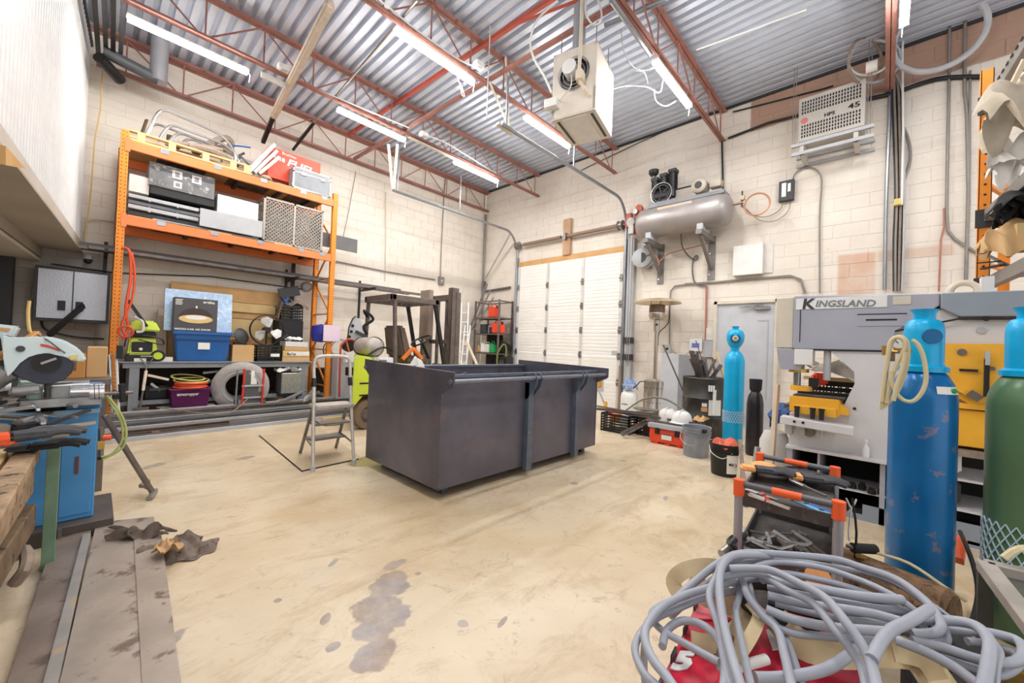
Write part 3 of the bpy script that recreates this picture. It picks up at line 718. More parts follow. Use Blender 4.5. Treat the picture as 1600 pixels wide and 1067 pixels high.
# boxes etc right of the tote
t = thing('cardboard_box', 'open topped cardboard box beside the blue tote', 'box', (1.64, 7.5, BZ))
MB().bb((1.49, 7.4, BZ), (1.78, 7.65, 1.06)).build('box_body', 'cardboard', t); MB().beam((1.49, 7.655, 1.1), (1.78, 7.655, 1.1), .012, .09).build('flap', mat('flap', (176, 120, 66), .7), t)
tag(MB().lathe([(.0, 0), (.12, .0), (.13, .02), (.09, .05), (.0, .06)], (1.62, 7.55, 1.2), (.5, -.8, .3)).build('grinding_disc', 'darkgrey', smooth=True), 'dark round disc leaning above the cardboard box', 'disc')
tag(MB().bb((1.53, 7.5, 1.06), (1.7, 7.6, 1.1)).build('dark_case', 'black'), 'flat black case on the cardboard box', 'case')
def crate(name, lbl, c, w, d, h, m, slats=5, group=None, rz=0, cat='crate', cols=0, wall=.012):
    t = thing(name, lbl, cat, c, rz, group)
    MB(t).bb((-w/2, -d/2, 0), (w/2, d/2, wall)).build('floor_panel', m, t)
    g = h/slats
    for nm, (a, b) in {'front': ((-w/2, -d/2), (w/2, -d/2)), 'rear': ((-w/2, d/2), (w/2, d/2)), 'left': ((-w/2, -d/2), (-w/2, d/2)), 'right': ((w/2, -d/2), (w/2, d/2))}.items():
        mb = MB(t)
        for i in range(slats): mb.beam((a[0], a[1], i*g+g*.35), (b[0], b[1], i*g+g*.35), wall, g*.5)
        L_ = math.hypot(b[0]-a[0], b[1]-a[1]); n = cols or max(2, int(L_/.12))
        for i in range(n+1):
            f_ = i/n; mb.beam((a[0]+(b[0]-a[0])*f_, a[1]+(b[1]-a[1])*f_, 0), (a[0]+(b[0]-a[0])*f_, a[1]+(b[1]-a[1])*f_, h-g*.3), wall*1.1, wall*1.1, V((0, 1, .01)))
        mb.beam((a[0], a[1], h-wall), (b[0], b[1], h-wall), wall*1.5, wall*2)
        mb.build('slatted_side', m, t)
    return t
t = crate('milk_crate', 'black slatted crate under the round fan', (1.99, 7.52, BZ+.0), .36, .28, .27, 'black', 6)
MB(t).bb((.02, -.16, .08), (.15, -.15, .13)).build('sticker', 'paper', t)
# fan
mat('bladegrey', (206, 204, 202), .35, .1, .06)
def fan():
    c = V((1.99, 7.52, 1.32)); t = thing('wall_fan', 'round black fan with three silver blades standing on the black crate', 'fan', (1.99, 7.5, 1.07))
    g = MB().torus(c, (0, 1, 0), .25, .008, 36, 6).torus(c+V((0, .05, 0)), (0, 1, 0), .25, .008, 36, 6)
    g.build('guard_ring', 'black', t, smooth=True)
    MB().lathe([(.0, -.04), (.045, -.04), (.05, 0), (.06, .08), (.05, .16), (.0, .17)], c, (0, 1, 0), 16).build('motor_hub', 'black', t, smooth=True)
    for k, a0 in enumerate((1.75, -.35, 3.85)):
        pts = []
        for (r, da) in ((.04, -.5), (.10, -.6), (.19, -.52), (.225, -.1), (.21, .35), (.15, .52), (.09, .3), (.04, .5)):
            pts.append(c+V((r*math.cos(a0+da), -.015+.05*da, r*math.sin(a0+da))))
        MB().prism(pts, (0, .004, 0)).build('blade', 'bladegrey', t)
    MB().tube([c+V((.24, .03, .02)), c+V((.36, .06, -.03)), c+V((.40, .1, -.12))], .01, 6).tube([c+V((.2, .03, -.16)), c+V((.33, .06, -.06))], .01, 6).build('bracket', 'black', t)
    MB().cyl(c+V((0, .06, -.25)), c+V((0, .06, -.06)), .012).build('stand', 'black', t)
fan()
# shelf stack with cartons
t = thing('black_locker', 'tall black tool cabinet behind the cartons on the bench', 'cabinet', (2.42, 7.9, BZ))
MB().bb((2.22, 7.75, BZ), (2.62, 8.1, 1.52)).build('cabinet_body', 'blackmat', t, bev=.004); MB().bb((2.24, 7.744, BZ+.06), (2.6, 7.752, 1.46)).build('door', 'black', t)
for i, (z0, z1, w, m, lb) in enumerate([(BZ, .875, .44, 'cardboard', 'lowest brown carton of the stack on the bench right end'), (.88, .98, .43, 'palewood', 'brown carton with a printed white band in the middle of the stack'), (.985, 1.05, .38, 'cardboard', 'thin brown carton under the white carton in the stack'), (1.055, 1.14, .36, 'offwhite', 'open white carton on top of the carton stack')]):
    o = tag(MB().bb((2.42-w/2, 7.42, z0), (2.42+w/2, 7.72, z1)).build('carton', m), lb, 'box', 'cartons stacked on the right end of the bench')
    if i == 1: 
        MB().bb((2.3, 7.414, .90), (2.62, 7.42, .965)).build('printed_band', 'paper', o); text('RayTek', .05, (2.27, 7.412, .91), (1, 0, 0), (0, 0, 1), 'black', o, width=.14, bold=.001)
tag(MB().cloth((2.42, 7.56, 1.15), .2, .2, .03, 8, 5).build('crumpled_paper', 'paper', smooth=True), 'crumpled white paper on top of the white carton', 'paper')
t = crate('milk_crate', 'black crate full of hoses and gloves on top of the black cabinet', (2.43, 7.92, 1.525), .36, .26, .26, 'black', 5)
tag(MB().cloth((2.45, 7.9, 1.76), .42, .28, .05, 12, 8, drop=.1).build('glove_heap', 'hosebrown', smooth=True), 'heap of tan work gloves on the upper black crate', 'gloves')
tag(MB().cloth((2.38, 7.93, 1.81), .2, .18, .05, 10, 3).build('rag', 'cloth_blue', smooth=True), 'blue rag on top of the glove heap', 'rag')
tag(MB().beam((2.28, 8.05, 2.0), (2.62, 8.05, 2.1), .03, .18).build('dark_sheet', 'darkgrey'), 'slanted dark grey metal sheet above the upper black crate', 'sheet')
tag(MB().beam((2.18, 7.75, 1.5), (2.25, 7.78, 1.85), .05, .03).build('hose_nozzle', 'oldwood'), 'brown handle leaning left of the upper crate', 'handle')

# pressure washer
mat('lime', (196, 214, 60), .45, 0, .06)
def washer():
    t = thing('pressure_washer', 'lime green and black pressure washer on the bench left end', 'washer', (.45, 7.5, BZ))
    x0, x1, y0, y1 = .31, .62, 7.36, 7.66
    MB().hexa([(x0, y0, BZ+.09), (x1, y0, BZ+.09), (x1, y1, BZ+.09), (x0, y1, BZ+.09), (x0+.02, y0+.04, BZ+.33), (x1-.03, y0+.04, BZ+.33), (x1-.03, y1-.02, BZ+.33), (x0+.02, y1-.02, BZ+.33)]).build('lower_shell', 'lime', t, bev=.02)
    MB().bb((x0+.04, y0-.008, BZ+.13), (x1-.06, y0+.03, BZ+.27)).build('black_grille', 'black', t, bev=.01)
    MB().sphere((x0+.13, y0-.01, BZ+.17), .02, sc=(1, .3, 1)).build('badge', 'white', t)
    MB().bb((x0-.01, y0, BZ), (x1, y1, BZ+.09)).build('base', 'black', t, bev=.01)
    MB().hexa([(x0+.02, y0+.02, BZ+.33), (x1-.02, y0+.02, BZ+.33), (x1-.02, y1, BZ+.33), (x0+.02, y1, BZ+.33), (x0+.05, y0+.03, BZ+.42), (x1-.04, y0+.03, BZ+.42), (x1-.04, y1-.03, BZ+.42), (x0+.05, y1-.03, BZ+.42)]).build('dark_waist', 'blackmat', t, bev=.01)
    MB().hexa([(x0+.0, y0, BZ+.42), (x1+.02, y0, BZ+.42), (x1+.02, y1, BZ+.42), (x0, y1, BZ+.42), (x0+.04, y0+.05, BZ+.56), (x1-.04, y0+.05, BZ+.56), (x1-.04, y1-.05, BZ+.56), (x0+.04, y1-.05, BZ+.56)]).build('upper_shell', 'lime', t, bev=.02)
    for y in (y0+.02,):
        o = MB().cyl((x1+.0, y-.02, BZ+.08), (x1+.0, y+.03, BZ+.08), .08, n=20).build('wheel', 'black', t); MB().cyl((x1, y-.026, BZ+.08), (x1, y-.02, BZ+.08), .05, n=16).build('hub', 'lime', o)
    MB().tube([(x0+.1, y0-.02, BZ+.3), (x0+.25, y0-.03, BZ+.26), (x1+.05, y0, BZ+.24), (x1+.0, y0-.02, BZ+.33), (x0+.02, y0-.02, BZ+.35), (x0-.03, y0-.02, BZ+.2)], .009, 6, sm=4).build('power_cord', 'black', t)
    MB().tube([(x0+.05, y0-.02, BZ+.6), (x0+.13, y0-.03, BZ+.55), (x0+.14, y0-.03, BZ+.42), (x0+.08, y0-.02, BZ+.4)], .018, 6, sm=4).build('hose_coil', 'offwhite', t)
    MB().beam((x0-.02, y0-.03, 1.62), (x0+.18, y0-.02, 1.28), .035, .035).build('wand', 'black', t)
washer()
tag(MB().bb((.62, 7.38, BZ), (.78, 7.55, BZ+.06)).build('white_carton', 'offwhite'), 'low white carton between the pressure washer and the blue tote', 'box')
tag(MB().bb((.38, 7.36, BZ-.0), (.5, 7.355, BZ+.045)).build('small_label_box', 'paper'), 'tiny white box in front of the pressure washer', 'box')

# --- under bench
t = thing('spade', 'spade with wooden shaft and metal D handle leaning on the bench', 'shovel', (.47, 7.2, .12))
MB().cyl((.475, 7.22, .42), (.50, 7.28, .68), .018, n=10).build('shaft', 'beigewood', t, smooth=True)
MB().tube([(.5, 7.28, .68), (.5, 7.285, .76), (.44, 7.29, .84), (.44, 7.29, .875), (.56, 7.29, .875), (.56, 7.29, .84), (.505, 7.285, .76)], .01, 6).build('d_handle', 'steel', t)
MB().cyl((.45, 7.2, .16), (.475, 7.22, .42), .012, n=8).build('socket', 'steel', t); MB().box((.46, 7.19, .13), (.16, .02, .14)).build('blade', 'darksteel', t)
t = thing('purple_basket', 'purple plastic basket with white lettering holding an orange hose', 'basket', (1.0, 7.25, .15))
tag(MB().bb((.66, 7.15, .04), (1.28, 7.45, .16)).build('grey_skid', 'ltgrey', bev=.004), 'light grey steel skid under the purple basket', 'skid')
bz0, bz1 = .165, .42
b = MB(); A = [(.78, 7.18), (1.17, 7.18), (1.17, 7.42), (.78, 7.42)]; Bq = [(.75, 7.15), (1.20, 7.15), (1.20, 7.45), (.75, 7.45)]
for i in range(4):
    p, q, p2, q2 = A[i], A[(i+1) % 4], Bq[i], Bq[(i+1) % 4]; v = [b._v((p[0], p[1], bz0)), b._v((q[0], q[1], bz0)), b._v((q2[0], q2[1], bz1)), b._v((p2[0], p2[1], bz1))]; b._f(v)
b._f([b._v((x, y, bz0)) for x, y in A])
r = bmesh.ops.solidify(b.bm, geom=list(b.bm.faces), thickness=.006)
b.build('basket_wall', mat('purple', (124, 44, 108), .45), t)
b = MB()
for i in range(4): b.beam(Bq[i]+(bz1,), Bq[(i+1) % 4]+(bz1,), .025, .015)
b.build('rim', 'purple', t)
text('BINdropper', .06, (.82, 7.155, .33), (1, 0, 0), (0, .1, 1), 'white', t, width=.24, bold=.001)
tag(MB().torus((.98, 7.3, .44), (0, 0, 1), .19, .014, 28, 6).torus((.98, 7.3, .465), (.05, 0, 1), .17, .014, 28, 6).torus((.99, 7.3, .49), (0, .05, 1), .18, .014, 28, 6).build('orange_hose', 'cordorange', smooth=True), 'coiled orange air hose in the purple basket', 'hose')
tag(MB().torus((1.0, 7.35, .53), (0, -.1, 1), .2, .011, 28, 6).torus((.96, 7.36, .57), (.1, -.15, 1), .19, .011, 28, 6).build('yellow_hose', mat('hoseyellow', (206, 200, 116), .5), smooth=True), 'coiled yellow green hose on top of the orange hose', 'hose')
tag(MB().bb((.86, 7.2, .425), (1.12, 7.24, .46)).build('cardboard_strip', 'cardboard'), 'strip of cardboard lying in the purple basket', 'cardboard')
# tyre
t = thing('spare_tyre', 'dusty grey tyre leaning under the workbench', 'tyre', (1.55, 7.25, .05))
MB().lathe([(.20, -.08), (.26, -.10), (.34, -.09), (.375, -.06), (.375, .06), (.34, .09), (.26, .10), (.20, .08), (.20, -.08)], (1.6, 7.28, .42), (.25, 1, .12), 36, loop=True).build('tread', mat('tyregrey', (176, 170, 166), .85, 0, .15, 14), t, smooth=True)
MB().torus((1.6-.02, 7.28-.09, .41), (.25, 1, .12), .24, .014, 32, 6).build('bead_ring', 'ltgrey', t, smooth=True)
# hand truck in front of tyre
t = thing('hand_truck', 'red and grey hand truck standing before the tyre', 'hand truck', (1.66, 7.1, .05))
MB().cyl((1.575, 7.08, .08), (1.60, 7.12, .70), .016).build('red_rail', 'red', t, smooth=True); MB().cyl((1.84, 7.08, .08), (1.86, 7.12, .70), .016).build('red_rail', 'red', t, smooth=True)
MB().cyl((1.49, 7.08, .08), (1.51, 7.11, .69), .012).build('grey_rail', 'grey', t, smooth=True)
for z in (.1, .26, .44): MB().beam((1.57, 7.1, z), (1.87, 7.1, z), .02, .025).build('cross_bar', 'ltgrey', t)
MB().bb((1.61, 7.13, .1), (1.84, 7.15, .68)).build('grey_panel', 'midgrey', t); MB().bb((1.69, 7.12, .46), (1.77, 7.13, .67)).build('label', 'paper', t)
for x in (1.52, 1.88): MB().cyl((x-.02, 7.18, .14), (x+.02, 7.18, .14), .09, n=18).build('wheel', 'black', t, smooth=True)
t = thing('diamond_plate_box', 'diamond plate aluminium box under the right end of the bench', 'box', (2.3, 7.35, .3))
mat('diamond', (196, 196, 198), .3, .7, .25, 60)
MB().bb((2.16, 7.26, .27), (2.46, 7.56, .61)).build('box_body', 'diamond', t, bev=.006); MB().bb((2.14, 7.25, .22), (2.48, 7.58, .27)).build('base', 'black', t)
tag(MB().cloth((2.28, 7.4, .61), .3, .25, .04, 8, 9).build('plastic_bag', 'offwhite', smooth=True), 'crumpled white plastic bag on the diamond plate box', 'bag')
tag(MB().bb((.52, 7.5, .27), (.74, 7.9, .45)).build('dark_offcut_box', 'black'), 'black bin in the dark behind the spade', 'bin')
for i, (a, b_, m) in enumerate([((.52, 7.3, .62), (.74, 7.3, .55), 'beigewood'), ((.56, 7.34, .5), (.66, 7.34, .4), 'ltgrey'), ((1.15, 7.5, .62), (1.5, 7.5, .66), 'ltgrey'), ((.54, 7.3, .42), (1.4, 7.44, .42), 'darkgrey'), ((1.2, 7.55, .45), (1.42, 7.5, .6), 'grey')]):
    tag(MB().beam(a, b_, .04, .03).build('steel_offcut', m), ['short pale stick behind the spade shaft', 'short grey bar low behind the spade shaft', 'grey bar hanging under the bench top left of the tyre', 'long dark bar behind the purple basket', 'bent grey bracket between basket and tyre'][i], 'offcut')
for i, (a, b_, m) in enumerate([((2.05, 7.1, .14), (2.46, 7.15, .3), 'grey'), ((2.45, 7.1, .14), (2.66, 7.15, .36), 'chrome'), ((2.42, 7.05, .12), (2.7, 7.1, .3), 'chrome'), ((2.0, 7.2, .1), (2.2, 7.3, .18), 'cardboard')]):
    tag(MB().beam(a, b_, .05, .03).build('steel_offcut', m), ['flat grey bar leaning below the diamond plate box', 'shiny offcut leaning against the right bench leg', 'second shiny offcut lying by the right bench leg', 'brown scrap under the diamond plate box'][i], 'offcut')
tag(MB().cyl((.20, 7.14, .06), (.14, 7.2, .90), .022, n=10).build('chrome_pole', 'chrome', smooth=True), 'shiny grey pole leaning at the left rack post', 'pole')
t = thing('white_lamp_tube', 'white tube pole with black clamp beside the left rack post', 'pole', (.24, 7.1, .05))
MB().cyl((.26, 7.12, .03), (.20, 7.15, .92), .016, n=8).build('tube', 'white', t, smooth=True); MB().bb((.20, 7.05, .34), (.28, 7.2, .44)).build('clamp', 'black', t); MB().bb((.2, 7.1, .85), (.26, 7.16, 1.02)).build('clamp', 'black', t)

# ------------------------------------------------------------ long steel stock on the floor
rnd = random.Random(3); mat('millbrown', (150, 134, 124), .5, .3, .2, 8)
names = ['nearest the open floor', 'second from the open floor', 'third from the open floor', 'fourth from the open floor', 'fifth from the open floor', 'sixth from the open floor', 'seventh from the open floor', 'eighth from the open floor', 'ninth from the open floor', 'tenth from the open floor', 'eleventh from the open floor', 'twelfth from the open floor', 'thirteenth from the open floor', 'fourteenth from the open floor', 'second from the workbench side', 'nearest the workbench']
p0, p1 = V((.0, 5.95, 0)), V((3.3, 6.15, 0))
for i in range(16):
    y = i*.07; zz = [0, 0, .04, .0, .04, .045, .05, .0, .06, .04, .08, .09, .05, .1, .12, .14][i]
    w, h = [(.07, .04), (.05, .05), (.04, .04), (.06, .03)][i % 4]
    x0 = rnd.uniform(-.12, .25) if i != 2 else 1.25; x1 = rnd.uniform(3.3, 4.6)
    m = MB().beam((x0, 5.99+y+x0*.06, zz+h/2), (x1, 5.99+y+x1*.06, zz+h/2), w, h)
    if i % 3 == 1: m.bm.free(); m = MB().chan((x0, 5.99+y+x0*.06, zz+h/2), (x1, 5.99+y+x1*.06, zz+h/2), w*.8, h, .006)
    tag(m.build('steel_bar', ['ltgrey', 'darksteel', 'grey', 'steel', 'millbrown'][i % 5]), 'long mill steel bar on the floor, '+names[i], 'steel bar', 'long steel bars stacked on the floor')
for x in (.5, 2.2): tag(MB().bb((x, 6.05, -.0), (x+.07, 7.2, .04)).build('timber_bearer', 'oldwood'), 'timber bearer under the %s of the floor steel stack' % ('left end' if x < 1 else 'right end'), 'bearer')
tag(MB().bb((2.3, 5.86, 0), (2.62, 5.93, .06)).build('timber_block', 'palewood'), 'short wood block in front of the steel bars behind the step ladder', 'block')
tag(MB().tube([(.6, 6.95, .22), (.95, 6.6, .17), (1.3, 6.55, .13), (1.6, 6.9, .26)], .008, 6, sm=6).build('thin_cable', 'hosebrown', smooth=True), 'thin brown cable looping over the floor steel bars', 'cable')

# ------------------------------------------------------------ diamond plate wall cabinet
t = thing('wall_cabinet', 'wall cabinet with two silver diamond plate doors left of the rack', 'cabinet', (-.22, 8.2, 1.28))
MB().bb((-.56, 8.02, 1.30), (.13, YA-.005, 2.02)).build('cabinet_body', 'darkgrey', t, bev=.004)
for x0, x1, hx in ((-.53, -.225, -.32), (-.215, .10, -.16)):
    o = MB().bb((x0, 8.0, 1.34), (x1, 8.02, 1.985)).build('door', mat('diamondlite', (186, 190, 200), .3, .35, .14, 70, bump=.3, bscale=60), t, bev=.002); MB().bb((hx-.03, 7.985, 1.45), (hx+.04, 8.0, 1.58)).build('pull_recess', 'black', o)
tag(MB().beam((-.12, 7.99, 1.53), (-.38, 7.45, 1.12), .04, .06).build('black_bar', 'black'), 'black bar slanting in front of the diamond plate doors', 'bar')
tag(MB().tube([(-.5, 8.3, 1.3), (-.45, 8.28, 1.18), (-.2, 8.28, 1.1), (.1, 8.3, 1.08)], .012, 6, sm=4).build('black_cable', 'black'), 'black cable looping under the diamond plate cabinet', 'cable')
t = thing('security_camera', 'small grey dome camera under the mezzanine end', 'camera', (-.1, 8.2, 2.16))
MB().cyl((-.1, 8.2, 2.2), (-.1, 8.2, 2.26), .05).build('mount', 'ltgrey', t); MB().sphere((-.1, 8.2, 2.18), .045).build('lens_dome', 'black', t, smooth=True)
# ------------------------------------------------------------ dark steel bin in the middle
mat('binsteel', (104, 103, 116), .34, .5, .28, 2.2, c2=(134, 114, 112), thr=.56, soft=.25)
mat('bintrim', (104, 114, 130), .42, .5, .15, 10, c2=(140, 146, 156), thr=.64)
mat('binrail', (128, 134, 146), .35, .6, .15, 20)
GX0, GX1, GY0, GY1, GZ0, GZ1 = 1.84, 4.06, 2.45, 3.60, .085, .975
t = thing('steel_bin', 'large open dark steel bin in the middle of the floor', 'bin', ((GX0+GX1)/2, (GY0+GY1)/2, 0))
fl_ = .004
MB().hexa([(GX0+fl_, GY0+fl_, GZ0), (GX1-fl_, GY0+fl_, GZ0), (GX1-fl_, GY1-fl_, GZ0), (GX0+fl_, GY1-fl_, GZ0), (GX0+fl_, GY0+fl_, GZ0+.012), (GX1-fl_, GY0+fl_, GZ0+.012), (GX1-fl_, GY1-fl_, GZ0+.012), (GX0+fl_, GY1-fl_, GZ0+.012)]).build('bottom_plate', 'binsteel', t)
# front panels between posts, rear wall, ends
bp_ = [GX0, 2.80, 3.58, GX1]
for i in range(3): MB().bb((bp_[i]+.003, GY0, GZ0), (bp_[i+1]-.003, GY0+.008, GZ1-.03)).build('front_panel', 'binsteel', t)
for i in range(3): MB().bb((bp_[i]+.003, GY1-.008, GZ0), (bp_[i+1]-.003, GY1, GZ1-.03)).build('rear_panel', 'binsteel', t)
def endplate(x):
    # end plate with ears that jut past the front and rear at the top
    pts = [(x, GY0-.004, GZ0), (x, GY0-.004, GZ1-.15), (x, GY0-.13, GZ1-.10), (x, GY0-.15, GZ1-.08), (x, GY0-.15, GZ1+.02), (x, GY1+.1, GZ1+.05), (x, GY1+.1, GZ1-.04), (x, GY1+.004, GZ1-.10), (x, GY1+.004, GZ0)]
    return MB().prism(pts, (.012, 0, 0))
endplate(GX0-.012).build('end_plate', 'binsteel', t, bev=.002); endplate(GX1).build('end_plate', 'binsteel', t, bev=.002)
w = MB(); z = GZ0+.03
while z < GZ1-.1: w.sphere((GX0-.004, GY0-.004, z), .007, 6, (1, 1, 1.8)); z += .115
w.build('weld_bead', 'bintrim', t, kind='stuff')
for y in (GY0+.004, GY1-.004): MB().bb((GX0, y-.018, GZ1-.035), (GX1, y+.018, GZ1-.012)).build('rim_angle', 'bintrim', t)
for x in (2.83, 3.61):
    MB().bb((x-.035, GY0-.055, GZ0-.04), (x+.035, GY0, GZ1-.1)).build('front_post', 'bintrim', t, bev=.003)
    for k in (-.035, .04):
        MB().prism([(x+k, GY0, GZ1-.26), (x+k, GY0-.03, GZ1-.26), (x+k, GY0-.13, GZ1-.14), (x+k, GY0-.155, GZ1-.06), (x+k, GY0-.11, GZ1-.005), (x+k, GY0, GZ1-.02)], (.01, 0, 0)).build('rail_bracket', 'bintrim', t, bev=.002)
    MB().bb((x-.035, GY1, GZ0-.04), (x+.035, GY1+.055, GZ1-.1)).build('rear_post', 'bintrim', t)
MB().cyl((GX0-.02, GY0-.115, GZ1-.055), (GX1+.03, GY0-.115, GZ1-.055), .019, n=16).build('front_rail', 'binrail', t, smooth=True)
MB().cyl((GX0-.02, GY1+.08, GZ1-.03), (GX1+.03, GY1+.08, GZ1-.03), .019, n=16).build('rear_rail', 'binrail', t, smooth=True)
for x in (1.95, 3.0, 3.95): MB().bb((x, GY0+.1, 0), (x+.06, GY1-.1, GZ0)).build('skid', 'binsteel', t)
for x in (2.83, 3.61): MB().bb((x-.01, GY0+.01, GZ0+.012), (x+.01, GY1-.01, GZ0+.05)).build('inner_stiffener', 'binsteel', t)
MB().beam((GX0+.03, GY0+.02, GZ1-.1), (GX0+.25, GY0+.02, GZ1-.02), .01, .05).build('corner_gusset', 'bintrim', t)
tag(MB().cloth((2.36, 3.62, .95), .2, .16, .05, 12, 4, drop=.5).build('white_rag', 'offwhite', smooth=True), 'crumpled white rag draped over the rear rail of the dark bin', 'rag')
tag(MB().bb((1.95, 3.62, .96), (2.02, 3.66, 1.02)).build('shackle', 'steel', bev=.004), 'small steel clamp on the far left rim of the dark bin', 'clamp')

# ------------------------------------------------------------ thin plate on floor + step ladder
tag(MB().hexa([PZ(405, 681, .001), PZ(472, 736, .001), PZ(566, 716, .001), PZ(500, 668, .001), PZ(405, 681, .006), PZ(472, 736, .006), PZ(566, 716, .006), PZ(500, 668, .006)]).build('floor_plate', mat('floorplate', (196, 176, 146), .5, 0, .12, 3, c2=(150, 124, 92), thr=.62)), 'thin dusty sheet lying on the floor under the step ladder', 'sheet')
tag(MB().tube([PZ(405, 680, .006), PZ(472, 736, .006), PZ(560, 717, .006)], .006, 4).build('edge_cable', 'blackmat'), 'thin black cable along the edge of the floor sheet', 'cable')
mat('ladder', (200, 194, 186), .4, .4, .1, 18); mat('laddergrey', (134, 130, 124), .5, .4, .15)
t = thing('step_ladder', 'folding grey aluminium step ladder left of the dark bin', 'ladder', (1.62, 4.05, 0))
fa, fb = V((1.40, 3.74, 0)), V((1.77, 3.72, 0)); ra, rb = V((1.52, 4.42, 0)), V((1.88, 4.40, 0))
TA, TB = V((1.475, 4.02, .93)), V((1.815, 4.0, .93))
def lp(a, b, z): f_ = z/b.z; return a+(b-a)*f_
for a, b in ((fa, TA), (fb, TB)):
    o = MB().tube([a+V((0, 0, .03)), lp(a, b, .4), lp(a, b, .84)], .016, 10).build('front_leg', 'ladder', t, smooth=True); MB().cyl(a, a+V((0, 0, .05)), .021).build('rubber_foot', 'ltgrey', o)
MB().tube([lp(fa, TA, .82), TA+V((.0, .0, .03)), TA+V((.05, 0, .10)), TB+V((-.05, 0, .10)), TB+V((0, 0, .03)), lp(fb, TB, .82)], .016, 10, sm=4).build('top_handle', 'ladder', t, smooth=True)
TR = [V((1.50, 4.06, .56)), V((1.83, 4.04, .56))]
for a, b in ((ra, TR[0]), (rb, TR[1])):
    MB().beam(a, b, .022, .03).build('rear_leg', 'laddergrey', t)
for z in (.20, .37): # steps hang on the rear legs side
    a, b = lp(ra, TR[0], z), lp(rb, TR[1], z); MB().bb((a.x, min(a.y, b.y)-.16, z-.02), (b.x, a.y+.01, z)).build('step', 'laddergrey', t, bev=.004)
MB().bb((1.455, 3.84, .535), (1.815, 4.08, .57)).build('platform', 'ladder', t, bev=.008)
for z, a, b in ((.2, fa, TA), (.2, fb, TB)): pass
MB().cyl(lp(fa, TA, .82), lp(fa, TA, .74), .021).build('clamp_collar', 'black', t); MB().cyl(lp(fb, TB, .82), lp(fb, TB, .74), .021).build('clamp_collar', 'black', t)
MB().tube([lp(fa, TA, .45)+V((0, 0, 0)), V((1.62, 4.1, .33)), lp(rb, TR[1], .3)], .004, 5, sm=5).build('safety_cord', 'blackmat', t)
for a, b, c_, d_ in ((fa, TA, ra, TR[0]), (fb, TB, rb, TR[1])): MB().beam(lp(a, b, .20), lp(c_, d_, .20), .006, .02).build('side_link', 'laddergrey', t)

# ------------------------------------------------------------ forklift
mat('dustytank', (186, 176, 168), .45, .2, .2, 9, c2=(140, 96, 84), thr=.66); mat('limefork', (206, 222, 66), .4, 0, .07, 3, c2=(176, 186, 70), thr=.66); mat('maststeel', (112, 102, 96), .5, .4, .2, 7, c2=(148, 130, 116), thr=.6)
t = thing('forklift', 'lime green forklift with grey mast parked behind the dark bin', 'forklift', (3.2, 5.5, 0))
y0, y1 = 5.08, 5.92
fb = MB().prism([(2.36, y0, .34), (2.36, y0, .92), (2.42, y0, 1.0), (2.60, y0, .98), (2.66, y0, .84), (2.86, y0, .80), (3.7, y0, .8), (3.78, y0, .62), (3.78, y0, .28), (2.86, y0, .16), (2.82, y0, .40), (2.72, y0, .47), (2.5, y0, .47), (2.4, y0, .34)], (0, y1-y0, 0))
for v in fb.bm.verts:
    if v.co.x < 2.95: v.co.x += (v.co.y-y0)*.46*(2.95-v.co.x)/.59
fb.build('counterweight_body', 'limefork', t, bev=.02)
for z in (.62, .46): MB().bb((2.45, y0-.004, z), (2.95, y0+.004, z+.02)).build('vent_slot', 'black', t)
MB().bb((2.72, y0+.02, .86), (2.95, y1-.05, .98)).build('rear_cowl', 'white', t, bev=.01)
for x, r in ((2.60, .20), (3.72, .24)):
    for y in (y0+.03, y1-.21):
        if x < 3 and y > 5.5: x = 2.9
        o = MB().lathe([(r*.55, 0), (r*.95, .0), (r, .03), (r, .15), (r*.95, .18), (r*.55, .18), (r*.55, 0)], (x, y-.02, r), (0, 1, 0), 28, loop=True).build('tyre', mat('dustytyre', (120, 100, 80), .85, 0, .15), t, smooth=True); MB().lathe([(0, .05), (r*.3, .03), (r*.56, .05), (r*.56, .13), (0, .13)], (x, y-.02, r), (0, 1, 0), 20).build('wheel_rim', 'maststeel', o, smooth=True)
# overhead guard
gz = 1.86
for x, y, xb in ((2.93, y0+.03, 2.98), (2.93, y1-.03, 2.9)): MB().beam((x, y, gz), (xb, y, .9), .05, .04).build('guard_post', 'darksteel', t)
for y in (y0+.03, y1-.03): MB().beam((3.62, y, gz), (3.86, y, .82), .045, .05).build('guard_post', 'blackmat', t)
for y in (y0, y1-.06): MB().bb((2.88, y, gz-.06), (3.68, y+.06, gz+.02)).build('guard_rail', 'maststeel', t, bev=.004)
for x in (2.88, 3.62): MB().bb((x, y0, gz-.05), (x+.06, y1, gz+.03)).build('guard_crossbar', 'maststeel', t)
for i in range(7): MB().bb((2.98+i*.09, y0+.05, gz-.02), (3.02+i*.09, y1-.05, gz+.015)).build('roof_slat', 'maststeel', t)
# mast
for y in (y0-.02, y1-.11):
    MB().chan((4.02, y+.05, .05), (4.02, y+.05, 2.12), .10, .13, .02, V((1, 0, 0))).build('outer_mast', 'maststeel', t)
    MB().bb((4.04, y+.03, .08), (4.12, y+.09, 2.05)).build('inner_mast', 'darksteel', t)
MB().bb((3.9, y1-.26, 1.28), (3.98, y1+.02, 2.12)).build('mast_plate', mat('mastdust', (150, 134, 120), .6, .1, .12), t, bev=.006)
MB().bb((3.92, y1-.2, .4), (3.97, y1-.08, 1.28)).build('lower_plate', 'mastdust', t)
for z in (1.24, 1.10, .96): MB().cyl((3.915, y1-.14, z), (3.92, y1-.14, z), .035).build('oval_hole', 'paper', t)
MB().bb((4.0, y0+.04, 1.93), (4.09, y1-.06, 2.02)).build('mast_crosshead', 'maststeel', t)
MB().bb((4.0, y0+.04, 1.2), (4.07, y1-.06, 1.27)).build('mast_crosshead', 'maststeel', t)
